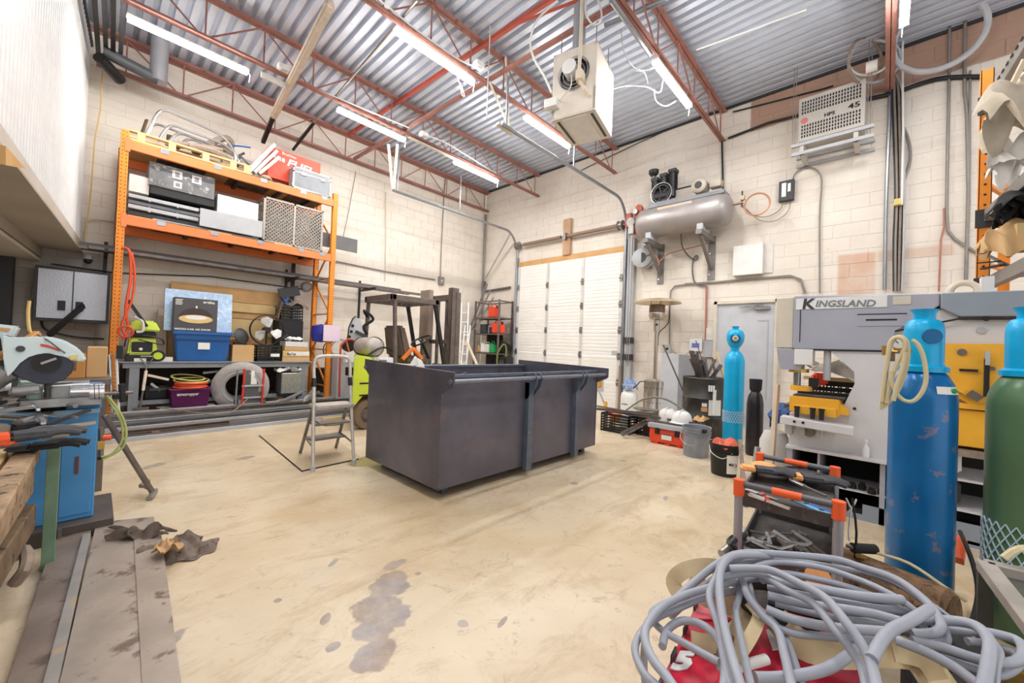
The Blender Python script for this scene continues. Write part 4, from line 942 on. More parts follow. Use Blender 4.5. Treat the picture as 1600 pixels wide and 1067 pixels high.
for y in (5.36, 5.6): MB().cyl((4.05, y, .3), (4.05, y, 1.95), .03).build('lift_cylinder', 'darksteel', t, smooth=True)
MB().tube([(4.0, 5.2, 1.9), (3.98, 5.25, 1.6), (4.0, 5.18, 1.3)], .014, 6, sm=4).build('hydraulic_hose', 'black', t)
MB().bb((4.16, y0+.05, .35), (4.22, y1-.05, .85)).build('carriage', 'darksteel', t)
for y in (5.25, 5.65): MB().beam((4.22, y, .05), (5.2, y, .03), .1, .03).bb((4.2, y-.05, .03), (4.24, y+.05, .8)).build('fork', 'darksteel', t)
# seat, wheel, tank
MB().hexa([(3.17, 5.2, .98), (3.33, 5.2, .98), (3.33, 5.72, .98), (3.17, 5.72, .98), (3.08, 5.24, 1.45), (3.2, 5.24, 1.45), (3.2, 5.68, 1.45), (3.08, 5.68, 1.45)]).build('seat_back', mat('seatbrown', (96, 78, 68), .6), t, bev=.03)
MB().bb((3.2, 5.2, .88), (3.6, 5.72, 1.0)).build('seat_cushion', 'seatbrown', t, bev=.03)
o = MB().torus((3.66, 5.5, 1.24), (-.6, 0, 1), .17, .013, 28, 6).build('steering_wheel', 'black', t, smooth=True)
MB().cyl((3.66, 5.5, 1.24), (3.82, 5.5, .95), .025).beam((3.6, 5.34, 1.2), (3.7, 5.66, 1.27), .03, .015).build('column', 'black', o)
MB().lathe([(0, -.33), (.08, -.32), (.125, -.28), (.135, -.23), (.135, .23), (.125, .28), (.08, .32), (0, .33)], (2.78, 5.55, 1.12), (.1, 1, 0), 24).build('propane_tank', 'dustytank', t, smooth=True)
for y in (5.25, 5.62): MB().torus((2.78, y+.1, 1.12), (.1, 1, 0), .140, .008, 24, 4).build('tank_strap', 'darkgrey', t)
MB().tube([(2.95, 5.9, 1.55), (2.82, 5.8, 1.66), (2.92, 5.7, 1.54), (2.8, 5.75, 1.42), (2.86, 5.75, 1.3)], .022, 8, sm=5).build('exhaust_hose', 'blackmat', t, smooth=True)
MB().tube([(2.6, 5.2, 1.0), (2.8, 5.15, 1.12), (3.0, 5.2, 1.05)], .015, 6, sm=4).build('fuel_hose', 'black', t)
MB().beam((3.15, 5.2, .95), (3.3, 5.16, 1.12), .07, .05).beam((3.3, 5.16, 1.12), (3.46, 5.16, .96), .06, .05).build('orange_lever_box', mat('orangetool', (224, 120, 50), .5), t, bev=.004)
MB().sphere((3.3, 5.8, 1.42), .06, sc=(1, 1, .8)).build('cap_hook', 'blackmat', t, smooth=True)

# things between rack and forklift (mitre stand, trolley, coils)
t = thing('perforated_bracket_tool', 'light grey perforated metal bracket standing behind the forklift tail', 'bracket', (2.95, 7.2, 0))
p = [PY(x_, y_, 7.2) for x_, y_ in ((540, 535), (552, 497), (562, 497), (572, 520), (564, 535))]
MB().prism(p, (0, .02, 0)).build('perforated_plate', 'ltgrey', t)
for x_, y_ in ((551, 509), (549, 518), (546, 526)): 
    q = PY(x_, y_, 7.19); MB().cyl(q, q+V((0, -.004, 0)), .028).build('hole', 'black', t)
MB().tube([PY(543, 530, 7.18), PY(545, 512, 7.18), PY(551, 498, 7.18), PY(556, 494, 7.18)], .012, 6).build('hook_arm', 'black', t)
MB().beam(PY(556, 518, 7.15), PY(572, 526, 7.15), .05, .05).build('cross_arm', 'darkgrey', t)
MB().bb((3.0, 7.1, 0), (3.3, 7.4, .95)).build('stand_box', 'ltgrey', t, bev=.006)
t = thing('trolley', 'red tube hand trolley with curved top right of the orange post', 'trolley', (2.9, 6.8, 0))
a, b, c_ = PY(530, 620, 6.8), PY(532, 548, 6.8), PY(556, 548, 6.8)
MB().tube([a, b, PY(536, 536, 6.8), PY(545, 530, 6.8), PY(556, 534, 6.8), PY(559, 545, 6.8), PY(559, 556, 6.8)], .018, 8, sm=3).build('red_frame', mat('dullred', (190, 74, 58), .5), t, smooth=True)
MB().tube([PY(541, 532, 6.85), PY(545, 548, 6.85), PY(547, 620, 6.85)], .014, 6).build('back_tube', 'orangetool', t, smooth=True)
MB().box(PY(545, 558, 6.7), (.14, .1, .16)).build('white_box', 'white', t)
MB().cyl(PY(546, 540, 6.95)+V((0, 0, 0)), PY(546, 540, 6.95)+V((0, .08, 0)), .11).build('reel', 'black', t)
MB().box(PY(546, 580, 6.7), (.1, .1, .14)).build('motor', 'black', t)
MB().beam(PY(540, 618, 6.7), PY(546, 590, 6.7), .09, .05).build('leaning_bar', 'ltgrey', t)
MB().bb((2.9, 6.7, 0), (3.15, 7.0, .1)).build('toe_plate', 'darkgrey', t)
t = thing('blue_drum', 'blue plastic jug on a shelf right of the orange rack post', 'container', (3.1, 7.55, .35))
q = PY(528, 596, 7.5)
MB().box(q, (.26, .2, .42)).build('drum_body', 'blue', t, bev=.03); MB().box(q+V((0, 0, .23)), (.27, .21, .04)).build('lid', mat('blue2', (60, 120, 190), .4), t, bev=.01)
MB().bb((q.x-.3, 7.35, q.z-.27), (q.x+.35, 7.75, q.z-.22)).bb((q.x-.3, 7.35, 0), (q.x-.26, 7.75, q.z-.25)).bb((q.x+.3, 7.35, 0), (q.x+.35, 7.75, q.z-.25)).build('low_stand', 'ltgrey', t)
q = PY(525, 545, 7.6)
for k in range(4): tag(MB().torus(q+V((.02*k, -.02*k, .01*k-.02)), (.25, 1, .1*k), .22-.018*k, .011, 30, 6).build('wire_coil', 'ltgrey' if k % 2 else 'darkgrey', smooth=True), ['largest grey wire coil hung behind the right rack post', 'second wire coil hung behind the right rack post, pale', 'third wire coil hung behind the right rack post, dark', 'smallest wire coil hung in front behind the right rack post'][k], 'coil', 'wire coils behind the rack post')
tag(MB().box(PY(505, 595, 7.9), (.3, .3, .5)).build('dark_bin', 'blackmat'), 'black bin standing just behind the right rack post', 'bin')

# ------------------------------------------------------------ metal shelf with cans in the corner
t = thing('metal_shelf', 'small dark angle-iron shelf with cans in the room corner', 'shelf', (7.0, 7.5, 0))
sx0, sx1, sy0, sy1, szt = 6.95, 7.42, 7.05, 7.95, 2.38
for x in (sx0, sx1):
    for y in (sy0, sy1): MB().angle((x, y, 0), (x, y, szt), .035, .005).build('post', 'darksteel', t)
lv = [.45, 1.02, 1.52, 1.93, 2.36]
for z in lv:
    m = MB(); m.bb((sx0, sy0, z-.035), (sx0+.006, sy1, z)).bb((sx1-.006, sy0, z-.035), (sx1, sy1, z)).bb((sx0, sy0, z-.035), (sx1, sy0+.006, z)).bb((sx0, sy1-.006, z-.035), (sx1, sy1, z))
    m.build('rail', 'darksteel', t)
    if z < 2.3: MB().bb((sx0, sy0, z-.006), (sx1, sy1, z)).build('shelf_board', 'darksteel', t)
MB().bb((sx1-.01, sy0+.3, .1), (sx1, sy1, 1.5)).build('back_panel', 'blackmat', t)
def jerry(name, lbl, x, y, z, w, d, h, m, cap='black', rz=0, cat='can'):
    t = thing(name, lbl, cat, (x, y, z), rz)
    MB(t).hexa([(-w/2, -d/2, 0), (w/2, -d/2, 0), (w/2, d/2, 0), (-w/2, d/2, 0), (-w/2, -d/2*.9, h*.72), (w/2, -d/2*.9, h*.72), (w/2, d/2, h*.8), (-w/2, d/2, h*.8)]).build('can_body', m, t, bev=min(w, d)*.12)
    MB(t).tube([(0, -d*.3, h*.72), (0, -d*.22, h*.95), (0, d*.2, h*.98), (0, d*.35, h*.78)], min(w, d)*.09, 6).build('handle', m, t)
    MB(t).cyl((0, -d*.36, h*.68), (0, -d*.42, h*.86), min(w, d)*.13).build('cap', cap, t)
mat('jerryred', (228, 74, 40), .4, 0, .05); mat('green', (40, 160, 90), .4)
jerry('gas_can', 'tall red fuel can on the upper level of the corner shelf', 7.12, 7.42, 1.935, .16, .3, .36, 'jerryred')
jerry('gas_can', 'round orange red fuel can on the middle level of the corner shelf', 7.1, 7.22, 1.525, .2, .36, .34, 'jerryred')
jerry('white_jug', 'white jug left of the red can on the upper corner shelf', 7.2, 7.62, 1.935, .12, .14, .27, 'white')
jerry('oil_jug', 'white oil jug on the lower level of the corner shelf', 7.05, 7.68, 1.025, .1, .16, .3, 'white')
jerry('oil_jug', 'second white oil jug, middle of the lower corner shelf', 7.05, 7.52, 1.025, .1, .16, .28, 'offwhite')
jerry('green_jug', 'green fluid jug on the lower level of the corner shelf', 7.05, 7.33, 1.025, .1, .18, .3, 'green')
jerry('brown_bottle', 'small brown bottle at the left of the lower corner shelf', 7.05, 7.85, 1.025, .06, .08, .22, 'cardboard')
t = thing('dark_funnel', 'black oil pan right of the green jug on the corner shelf', 'pan', (7.2, 7.15, 1.03)); MB().lathe([(0, 0), (.1, 0), (.16, .28), (.14, .28), (.09, .02), (0, .02)], (7.2, 7.14, 1.03), (.3, -.3, 1)).build('bowl', 'black', t, smooth=True)
for k, (y, w, h, m, lb) in enumerate([(7.7, .2, .24, 'darkgrey', 'black machine block at the left of the middle corner shelf'), (7.5, .2, .22, 'ltgrey', 'grey box on the middle corner shelf'), (7.4, .12, .16, 'darkgrey', 'dark box in front of the grey box on the corner shelf')]):
    tag(MB().bb((7.0+.1*(k == 1), y-w/2, 1.525), (7.2+.1*(k == 1), y+w/2, 1.525+h)).build('parts_box', m, bev=.006), lb, 'box')
for k in range(3): tag(MB().beam((6.9, 8.12-.1*k, 1.6), (7.15+.05*k, 7.75-.08*k, 2.85-.18*k), .05, .04).build('dark_tube', 'darksteel'), ['longest dark tube leaning above the corner shelf', 'middle dark tube leaning above the corner shelf', 'shortest dark tube leaning above the corner shelf'][k], 'tube')
def slim_ladder(name, lbl, a, b, w, n):
    a, b = V(a), V(b); t = thing(name, lbl, 'ladder', a)
    s_ = V((0, w, 0))
    for k in (0, 1): MB().beam(a+s_*k, b+s_*k, .03, .05).build('stile', 'white', t)
    for i in range(1, n): p_ = a+(b-a)*(i/n); MB().beam(p_, p_+s_, .02, .03).build('rung', 'white', t)
slim_ladder('aluminium_ladder', 'white aluminium ladder leaning left of the corner shelf', (6.3, 7.45, 0), (6.68, 7.93, 2.3), .28, 9)
slim_ladder('aluminium_ladder', 'second white ladder folded against the first, nearer the forklift', (6.1, 7.3, 0), (6.62, 7.75, 1.7), .2, 7)
tag(MB().beam((6.3, 6.9, .5), (6.3, 7.5, 1.3), .05, .04).build('leaning_board', 'beigewood'), 'light board leaning between forklift mast columns and shelf', 'board')
tag(MB().tube([(6.9, 6.98, .55), (6.85, 6.95, 1.0), (6.95, 6.85, 1.25), (7.0, 6.8, 1.1), (6.98, 6.82, .5)], .02, 6, sm=4).build('green_hose', mat('olive', (120, 130, 60), .6), smooth=True), 'olive hose looped right of the corner shelf', 'hose')
t = thing('black_machine', 'small black machine on the floor right of the corner shelf', 'machine', (6.95, 6.85, .0)); MB().bb((6.9, 6.72, .0), (7.2, 6.98, .95)).build('machine_body', 'black', t, bev=.02); MB().bb((6.885, 6.76, .6), (6.9, 6.94, .85)).build('face_plate', 'darkgrey', t)

# ------------------------------------------------------------ overhead door
DY0, DY1, DZ = 3.945, 6.93, 3.26
dr = struct('door_1')
mat('doorwhite', (240, 238, 234), .4, 0, .03, 3); mat('stile', (212, 210, 206), .4, .1, .05)
nsec = 6; hs = DZ/nsec
for i in range(nsec):
    z0 = i*hs+.004; z1 = (i+1)*hs-.004
    for k in range(1):
        m = MB()
        # ribbed section: shallow horizontal pleats
        z = z0; m.bb((7.47, DY0, z0), (7.5, DY1, z1))
        while z < z1-.04: m.bb((7.464, DY0+.01, z+.012), (7.47, DY1-.01, min(z+.066, z1-.006))); z += .078
        m.build('door_section', 'doorwhite', dr)
third = (DY1-DY0)/3
for k in range(4):
    y = DY0+third*k; y = min(max(y, DY0+.05), DY1-.05)
    for i in range(nsec):
        MB().bb((7.448, y-.035, i*hs+.008), (7.466, y+.035, (i+1)*hs-.008)).build('stile', 'stile', dr)
        if i: 
            o = MB().bb((7.43, y-.03, i*hs-.07), (7.45, y+.03, i*hs+.07)).cyl((7.43, y-.04, i*hs), (7.43, y+.04, i*hs), .014).build('hinge', 'steel', dr)
            if k in (0, 3): MB().cyl((7.43, y-.0, i*hs), (7.43, y+(-.12 if k == 0 else .12), i*hs), .01).build('roller_stem', 'steel', dr)
MB().bb((7.46, 4.5, .0), (7.468, 4.66, .01)).build('bottom_seal', 'black', dr)
MB().bb((7.452, 4.33, .32), (7.464, 4.55, .62)).build('vision_patch', 'ltgrey', dr)
MB().bb((7.45, 4.03, 1.12), (7.464, 4.16, 1.2)).build('lock_plate', 'ltgrey', dr)
tag(MB().bb((7.48, DY0-.05, DZ+.0), (7.52, DY1+.02, DZ+.12)).build('trim_3', 'wood'), kind='structure')
MATS['wood']
for i, y in enumerate((DY0-.035, DY1+.035)):
    t = thing('door_track', 'grey curved steel track on the %s side of the overhead door' % ('right' if i == 0 else 'left'), 'track', (7.4, y, 0))
    zt_ = 4.0 if i == 0 else 3.88; zl = 4.27 if i == 0 else 4.13; xe = 3.75 if i == 0 else 3.85
    pth = [(7.43, y, .02), (7.43, y, 1.5), (7.43, y, zt_-.35)] + [(7.43-.45*(1-math.cos(a)), y, zt_-.35+(zl-zt_+.35)*math.sin(a)) for a in [k*PI/16 for k in range(1, 9)]] + [(xe, y, zl)]
    MB().tube(pth, .028, 6).build('track_rail', 'galv', t)
    MB().bb((7.46, y-.05 if i == 0 else y-.01, 0), (7.52, y+.01 if i == 0 else y+.05, 3.5)).build('jamb_angle', 'galv', t)
    MB().bb((7.35, y-.02, 0), (7.47, y+.02, .9)).build('guard_angle', 'mastdust', t)
    for xx in (xe+.1, 5.5): MB().beam((xx, y, zl), (xx, y, ZB), .012, .03).build('hanger', 'galv', t)
# cable between tracks
t = thing('torsion_shaft', 'wood coloured torsion spring shaft above the overhead door', 'shaft', (7.4, 5.4, 3.8))
yL, yR = 7.02, 3.9; zs = 3.80
MB().cyl((7.40, yL, zs), (7.40, yR, zs), .018).build('shaft', 'steel', t, smooth=True)
for a, b in ((5.55, 6.72), (4.1, 5.35)):
    m = MB().cyl((7.40, a, zs), (7.40, b, zs), .042, n=14)
    m.build('torsion_spring', mat('springbrown', (150, 128, 112), .6, .3, .2, 60, bump=.6, bscale=90), t, smooth=True)
for y in (6.92, 4.02): 
    MB().lathe([(.0, -.05), (.1, -.05), (.08, -.04), (.075, .04), (.1, .05), (0, .05)], (7.4, y, zs), (0, 1, 0), 20).build('cable_drum', 'steel', t, smooth=True)
MB().bb((7.44, 5.32, zs-.42), (7.515, 5.52, zs+.42)).build('mounting_board', 'oldbeige' if 'oldbeige' in MATS else mat('oldbeige', (186, 150, 118), .7, 0, .12), t)
MB().bb((7.36, 5.4, zs-.08), (7.44, 5.46, zs+.08)).build('centre_bracket', 'steel', t)
t = thing('chain_hoist', 'red chain operator at the top right corner of the overhead door', 'hoist', (7.35, 3.72, 3.7))
MB().prism([(7.34, 3.62+.07*math.cos(a)+.0, (4.06 if math.sin(a) > 0 else 3.6)+.07*math.sin(a)) for a in [k*PI/8 for k in range(16)]], (.07, 0, 0)).build('hoist_plate', mat('hoistred', (190, 88, 66), .5, 0, .1), t)
MB().cyl((7.3, 3.76, 3.8), (7.36, 3.76, 3.8), .09).build('sprocket', 'steel', t); MB().cyl((7.28, 3.66, 3.98), (7.36, 3.66, 3.98), .05).build('sprocket', 'steel', t)
MB().bb((7.28, 3.68, 3.55), (7.4, 3.8, 3.72)).build('gear_box', 'steel', t, bev=.01); MB().bb((7.36, 3.78, 3.72), (7.44, 3.9, 4.0)).build('bracket', 'hoistred', t)
MB().tube([(7.3, 3.7, 3.7), (7.3, 3.69, 2.2), (7.3, 3.7, .9)], .008, 5).tube([(7.3, 3.76, 3.7), (7.3, 3.75, 2.2), (7.3, 3.74, .9)], .006, 5).build('chain', 'steel', t)
MB().bb((7.42, 3.72, 0), (7.5, 3.86, 3.5)).build('column_cover', 'ltgrey', t)
for z in (1.02, 1.36): MB().bb((7.38, 3.7, z), (7.5, 3.86, z+.12)).build('cover_clip', 'darkgrey', t)
# ------------------------------------------------------------ air compressor on wall brackets
WX = XB
mat('condbrass', (150, 128, 104), .4, .5)
t = thing('air_compressor', 'large grey horizontal air compressor tank on wall brackets', 'compressor', (7.15, 2.65, 3.25))
tc, tr = V((7.08, 0, 3.60)), .275
yl, yr = 3.50, 1.84
prof = [(0, 0), (.12, .015), (.2, .05), (.25, .1), (tr, .17), (tr, yl-yr-.17), (.25, yl-yr-.1), (.2, yl-yr-.05), (.12, yl-yr-.015), (0, yl-yr)]
MB().lathe(prof, (tc.x, yr, tc.z), (0, 1, 0), 36).build('tank', mat('tankgrey', (158, 152, 150), .38, .3, .12, 3), t, smooth=True)
MB().beam((tc.x-.232, 3.02, 3.765), (tc.x-.232, 2.42, 3.765), .004, .05, V((-.6, 0, 1))).build('faded_name_strip', 'beigewood', t)
for y in (3.2, 2.3):
    MB().bb((6.9, y-.05, 3.27), (7.26, y+.05, 3.42)).build('saddle_foot', 'ltgrey', t, bev=.006)
for i, y in enumerate((3.2, 2.28)):
    b = thing('wall_bracket', ['grey triangular wall bracket under the left end of the compressor tank', 'grey triangular wall bracket under the right end of the compressor tank'][i], 'bracket', (7.3, y, 2.6), 0, 'compressor wall brackets')
    mat('bracketgrey', (128, 124, 122), .5, .2, .12, 8)
    MB().bb((WX-.02, y-.06, 2.53), (WX-.001, y+.06, 3.3)).build('back_plate', 'bracketgrey', b)
    MB().bb((6.8, y-.05, 3.19), (WX-.02, y+.05, 3.27)).build('arm', 'bracketgrey', b, bev=.003)
    MB().beam((6.88, y, 3.2), (WX-.03, y, 2.72), .05, .05).build('brace', 'bracketgrey', b)
    for z in (2.62, 3.0): MB().cyl((WX-.03, y+.03, z), (WX-.02, y+.03, z), .015).build('bolt', 'chrome', b)
MB().bb((6.93, 2.72, 3.84), (7.25, 3.22, 3.93)).build('pump_saddle', 'grey', t, bev=.004)
MB().bb((6.93, 1.95, 3.84), (7.25, 2.72, 3.9)).build('motor_saddle', 'grey', t)
# pump
mat('pumpdark', (44, 44, 48), .4, .4, .2)
MB().cyl((7.08, 2.84, 4.06), (7.08, 3.16, 4.06), .13, n=20).bb((6.98, 2.86, 3.93), (7.18, 3.14, 4.0)).build('crankcase', 'pumpdark', t, bev=.004)
for y, h in ((2.84, 4.46), (3.0, 4.42), (3.16, 4.38)):
    m = MB().cyl((7.08, y, 4.02), (7.06, y, h), .055, n=14); z = 4.16
    while z < h-.02: m.cyl((7.08, y, z), (7.08, y, z+.008), .078, n=14); z += .028
    m.build('finned_cylinder', 'pumpdark', t)
    MB().bb((7.0, y-.07, h-.01), (7.16, y+.07, h+.05)).build('cylinder_head', 'darkgrey', t, bev=.006)
MB().lathe([(0, 0), (.05, 0), (.09, .05), (.09, .11), (0, .13)], (7.06, 3.2, 4.48), (0, 0, 1), 16).build('air_filter', 'pumpdark', t, smooth=True)
MB().cyl((7.06, 3.2, 4.4), (7.06, 3.2, 4.48), .03).build('filter_neck', 'steel', t)
MB().torus((6.95, 3.0, 4.08), (1, 0, 0), .19, .012, 28, 6).build('flywheel_guard', 'steel', t, smooth=True)
m = MB().torus((6.97, 3.0, 4.08), (1, 0, 0), .15, .02, 28, 6)
m.build('flywheel_rim', 'pumpdark', t, smooth=True)
for k in range(5): MB().beam((6.97, 3.0, 4.08), (6.97, 3.0+.15*math.cos(k*1.257), 4.08+.15*math.sin(k*1.257)), .02, .02).build('flywheel_spoke', 'pumpdark', t)
MB().cyl((7.04, 2.48, 4.12), (7.04, 2.78, 4.12), .014).build('belt_tube', 'pumpdark', t)
MB().lathe([(0, 0), (.10, 0), (.125, .02), (.125, .22), (.1, .27), (0, .28)], (6.92, 2.35, 4.06), (1, 0, 0), 24).build('electric_motor', mat('motorbeige', (176, 166, 152), .5, .1), t, smooth=True)
MB().lathe([(0, 0), (.05, 0), (.06, .01), (0, .012)], (6.908, 2.35, 4.06), (1, 0, 0), 16).build('fan_grille', 'darkgrey', t)
MB().bb((7.0, 2.02, 4.0), (7.15, 2.2, 4.12)).build('switch_box', 'motorbeige', t, bev=.01)
MB().cyl((7.08, 1.7, 3.66), (7.08, 1.86, 3.66), .022).bb((7.05, 1.68, 3.7), (7.11, 1.74, 3.77)).build('valve', 'condbrass', t)
MB().cyl((7.08, 1.72, 3.6), (7.08, 1.72, 3.85), .012).build('valve_stem', 'darkgrey', t)
tag(MB().torus((7.05, 1.5, 3.58), (1, .1, 0), .17, .013, 30, 6).build('copper_loop', mat('copper', (184, 128, 96), .4, .4), smooth=True), 'copper coloured hose loop right of the compressor tank', 'hose')
tag(MB().tube([(7.1, 1.74, 3.62), PX(1180, 337, 7.35), PX(1200, 338, 7.45), PX(1218, 328, 7.48), PX(1225, 314, 7.48)], .007, 5, sm=5).tube([(7.1, 1.74, 3.66), PX(1185, 343, 7.35), PX(1210, 345, 7.45), PX(1230, 332, 7.48), PX(1236, 314, 7.48)], .006, 5, sm=5).build('wire_pair', 'hosebrown', smooth=True), 'thin wires running from the compressor to the small grey switch box', 'wire')
t = thing('hose_reel', 'grey hose reel on the wall under the left end of the compressor', 'hose reel', (7.25, 3.42, 3.0))
for x in (7.2, 7.36): MB().lathe([(0, 0), (.17, 0), (.19, .015), (.17, .02), (0, .02)], (x, 3.46, 3.02), (1, .1, 0), 28).build('reel_flange', 'ltgrey', t, smooth=True)
MB().cyl((7.2, 3.46, 3.02), (7.38, 3.46, 3.02), .1, n=20).build('drum', 'darkgrey', t, smooth=True)
MB().bb((7.38, 3.38, 2.85), (7.52, 3.5, 3.3)).build('mount', 'grey', t)
tag(MB().tube([(7.2, 3.36, 3.04), (7.2, 3.24, 3.06), (7.22, 3.14, 2.96), (7.24, 3.12, 2.84)], .014, 6, sm=5).tube([(7.24, 3.12, 2.9), (7.3, 2.98, 3.04), (7.35, 2.7, 3.1), (7.4, 2.32, 3.16)], .012, 6, sm=5).build('red_hose', mat('hosered', (176, 116, 100), .5), smooth=True), 'dull red air hose running from the reel to the right bracket', 'hose')
tag(MB().tube([PX(1064, 366, 7.1), PX(1066, 385, 7.3), PX(1076, 400, 7.48), PX(1086, 406, 7.49), PX(1090, 403, 7.49), PX(1088, 399, 7.49), PX(1083, 407, 7.49), PX(1082, 425, 7.49), PX(1085, 440, 7.49), PX(1093, 446, 7.49), PX(1104, 447, 7.49)], .013, 6, sm=4).build('grey_hose', 'midgrey', smooth=True), 'grey hose with one loop hanging below the compressor tank', 'hose')

# ------------------------------------------------------------ conduits & boxes on the door wall
def conduit(pts, r, m, lbl, sm=0, plane=WX-.03, cat='conduit', n=6, name='conduit'):
    p = [PX(x, y, plane) if not isinstance(x, tuple) else V(x) for x, y in pts]
    return tag(MB().tube(p, r, n, sm=sm).build(name, m, smooth=True), lbl, cat)
mat('condgrey', (142, 136, 130), .5, .3, .1)
conduit([(1046, 545), (1047, 470), (1048, 455), (1054, 447), (1068, 445), (1110, 442), (1200, 434), (1225, 432), (1240, 432), (1252, 440), (1257, 458)], .014, 'condgrey', 'grey conduit bending over the grey entry door and down both sides')
conduit([(1070, 443), (1120, 440), (1200, 433), (1235, 430), (1252, 436), (1259, 458)], .01, 'condgrey', 'thin conduit running just above the long conduit over the entry door')
conduit([(1104, 447), (1102, 560)], .018, 'hosered', 'reddish pipe left of the entry door frame')
conduit([(1128, 218), (1130, 308)], .016, 'black', 'black vertical pipe between the joist end and the compressor')
conduit([(1145, 175), (1290, 138), (1302, 134)], .012, 'blackmat', 'thin cable running along the wall below the deck edge')
conduit([(908, 266), (1000, 222), (1068, 192), (1110, 176)], .008, 'blackmat', 'thin dark cable slanting on the upper door wall left of the joist end')
conduit([(1355, 118), (1430, 116), (1485, 100)], .0, 'black', 'x') if False else None
conduit([(1350, 156), (1395, 146), (1435, 132), (1475, 122), (1540, 120)], .03, 'black', 'thick black pipe arching across the upper right of the door wall', sm=4, n=8)
conduit([(1138, 216), (1200, 192), (1250, 180)], .02, 'black', 'thick black pipe from the joist end to the ventilated box', n=8)
conduit([(1391, 130), (1389, 200), (1386, 270), (1384, 330), (1382, 452)], .02, 'galv', 'silver vertical conduit left of the cable bundle')
for k in range(6):
    dx = (k-2.5)*3.2
    conduit([(1400+dx*.9+(2 if k % 2 else -2), 75), (1397-dx*.6, 100), (1402+dx, 140), (1404+dx, 200), (1406+dx*.9, 300), (1404+dx, 380), (1403+dx*.8, 455)], .014, ['darkgrey', 'condgrey', 'blackmat', 'hosebrown', 'darkgrey', 'ltgrey'][k],
            ['leftmost cable of the vertical bundle, dark grey', 'second cable of the vertical bundle, grey', 'third cable of the vertical bundle, black', 'fourth cable of the vertical bundle, brown', 'fifth cable of the vertical bundle, dark grey', 'rightmost cable of the vertical bundle, pale grey'][k], sm=4, plane=WX-.05-.02*(k % 2), cat='cable', name='cable')
conduit([(1412, 200), (1420, 222), (1422, 250), (1413, 280), (1410, 310)], .02, 'condgrey', 'grey cable bulging out to the right of the vertical bundle', sm=4, cat='cable', name='cable')
conduit([(1411, 0), (1410, 100), (1411, 200), (1409, 320)], .012, 'white', 'white cable hanging in front of the vertical bundle from the strip light', plane=WX-.12, cat='cable', name='cable')
tag(MB().bb((7.37, -.12, 3.32), (7.5, -.05, 3.40)).build('yellow_tape', mat('yellow', (222, 202, 116), .5)), 'yellow tape wrapped round the vertical cable bundle', 'tape')
conduit([(1484, 28), (1483, 120), (1480, 260), (1479, 330), (1481, 360), (1492, 374), (1532, 398)], .016, 'condgrey', 'conduit with elbow left of the right rack, bending down to the right')
conduit([(1508, 28), (1507, 140), (1511, 180), (1513, 300), (1509, 440)], .018, 'condgrey', 'straight vertical conduit nearest the right rack post')
conduit([(1516, 110), (1515, 180), (1514, 320)], .012, 'condgrey', 'thin cable beside the straight conduit nearest the rack post')
conduit([(1475, 325), (1475, 355), (1470, 375), (1467, 455)], .010, 'hosered', 'faint pinkish cable right of the bare wall patch')
tag(MB().torus(PX(1466, 55, 7.2), (.9, .15, .1), .42, .034, 44, 8).build('cable_ring', 'ltgrey', smooth=True), 'big loop of pale grey cable under the deck at upper right', 'cable')
for k, (c, R_, n_) in enumerate([((1366, 95), .30, (.9, .5, 0)), ((1360, 90), .24, (.8, .3, 0)), ((1352, 96), .30, (.5, .8, .1))]):
    tag(MB().torus(PX(c[0], c[1], 7.2-.04*k), n_, R_, .017, 32, 6).build('cable_loop', ['ltgrey', 'white', 'hosebrown'][k], smooth=True), ['widest grey cable loop above the ventilated box', 'white cable loop above the ventilated box', 'brown narrow cable loop above the ventilated box'][k], 'cable')
t = thing('plug', 'white round plug hanging on the cable loops above the ventilated box', 'plug', PX(1362, 104, 7.0)); MB().cyl(PX(1353, 107, 7.0), PX(1371, 101, 7.0), .07, n=16).build('plug_body', 'white', t, smooth=True); MB().cyl(PX(1352, 107.4, 7.0), PX(1354, 106.8, 7.0), .05).build('pin_face', 'red', t)
# ventilated heater / transformer box
t = thing('transformer_box', 'grey ventilated transformer box marked 45 high on the door wall', 'transformer', (7.3, .62, 4.3))
mat('xfgrey', (196, 190, 182), .45, .1, .05)
ty0, ty1, tz0, tz1, tx = .26, 1.0, 4.40, 5.04, 7.08
MB().bb((tx+.01, ty0, tz0), (WX-.02, ty1, tz1)).build('enclosure', 'xfgrey', t, bev=.004)
MB().bb((tx, ty0, tz0+.0), (tx+.01, ty1, tz1)).build('front_cover', 'xfgrey', t)
for zz0, nr in ((tz0+.05, 4), (tz0+.40, 4)):
    m = MB()
    for r_ in range(nr):
        for c_ in range(21): m.bb((tx-.002, ty0+.045+c_*.032, zz0+r_*.05), (tx+.0, ty0+.063+c_*.032, zz0+r_*.05+.036))
    m.build('vent_slots', 'black', t, kind='stuff')
text('45', .10, (tx-.003, .44, tz0+.28), (0, -1, 0), (0, 0, 1), 'blackmat', t, width=.13, bold=.002)
text('HPS', .07, (tx-.003, .70, tz0+.27), (0, -1, 0), (0, 0, 1), 'darkgrey', t, width=.12, bold=.003)
MB().cyl((tx-.003, .93, tz0+.3), (tx, .93, tz0+.3), .045, n=18).build('round_badge', mat('badgepink', (206, 120, 120), .5), t)
for z in (tz0-.09, tz0-.22): MB().bb((tx-.08, ty0-.1, z), (tx-.03, ty1+.07, z+.045)).bb((WX-.05, ty0-.1, z), (WX-.005, ty1+.07, z+.045)).build('strut_rail', 'ltgrey', t)
for y in (ty0+.06, ty1-.08): MB().bb((tx-.06, y, tz0-.22), (WX-.02, y+.05, tz0-.04)).build('support_foot', 'xfgrey', t)
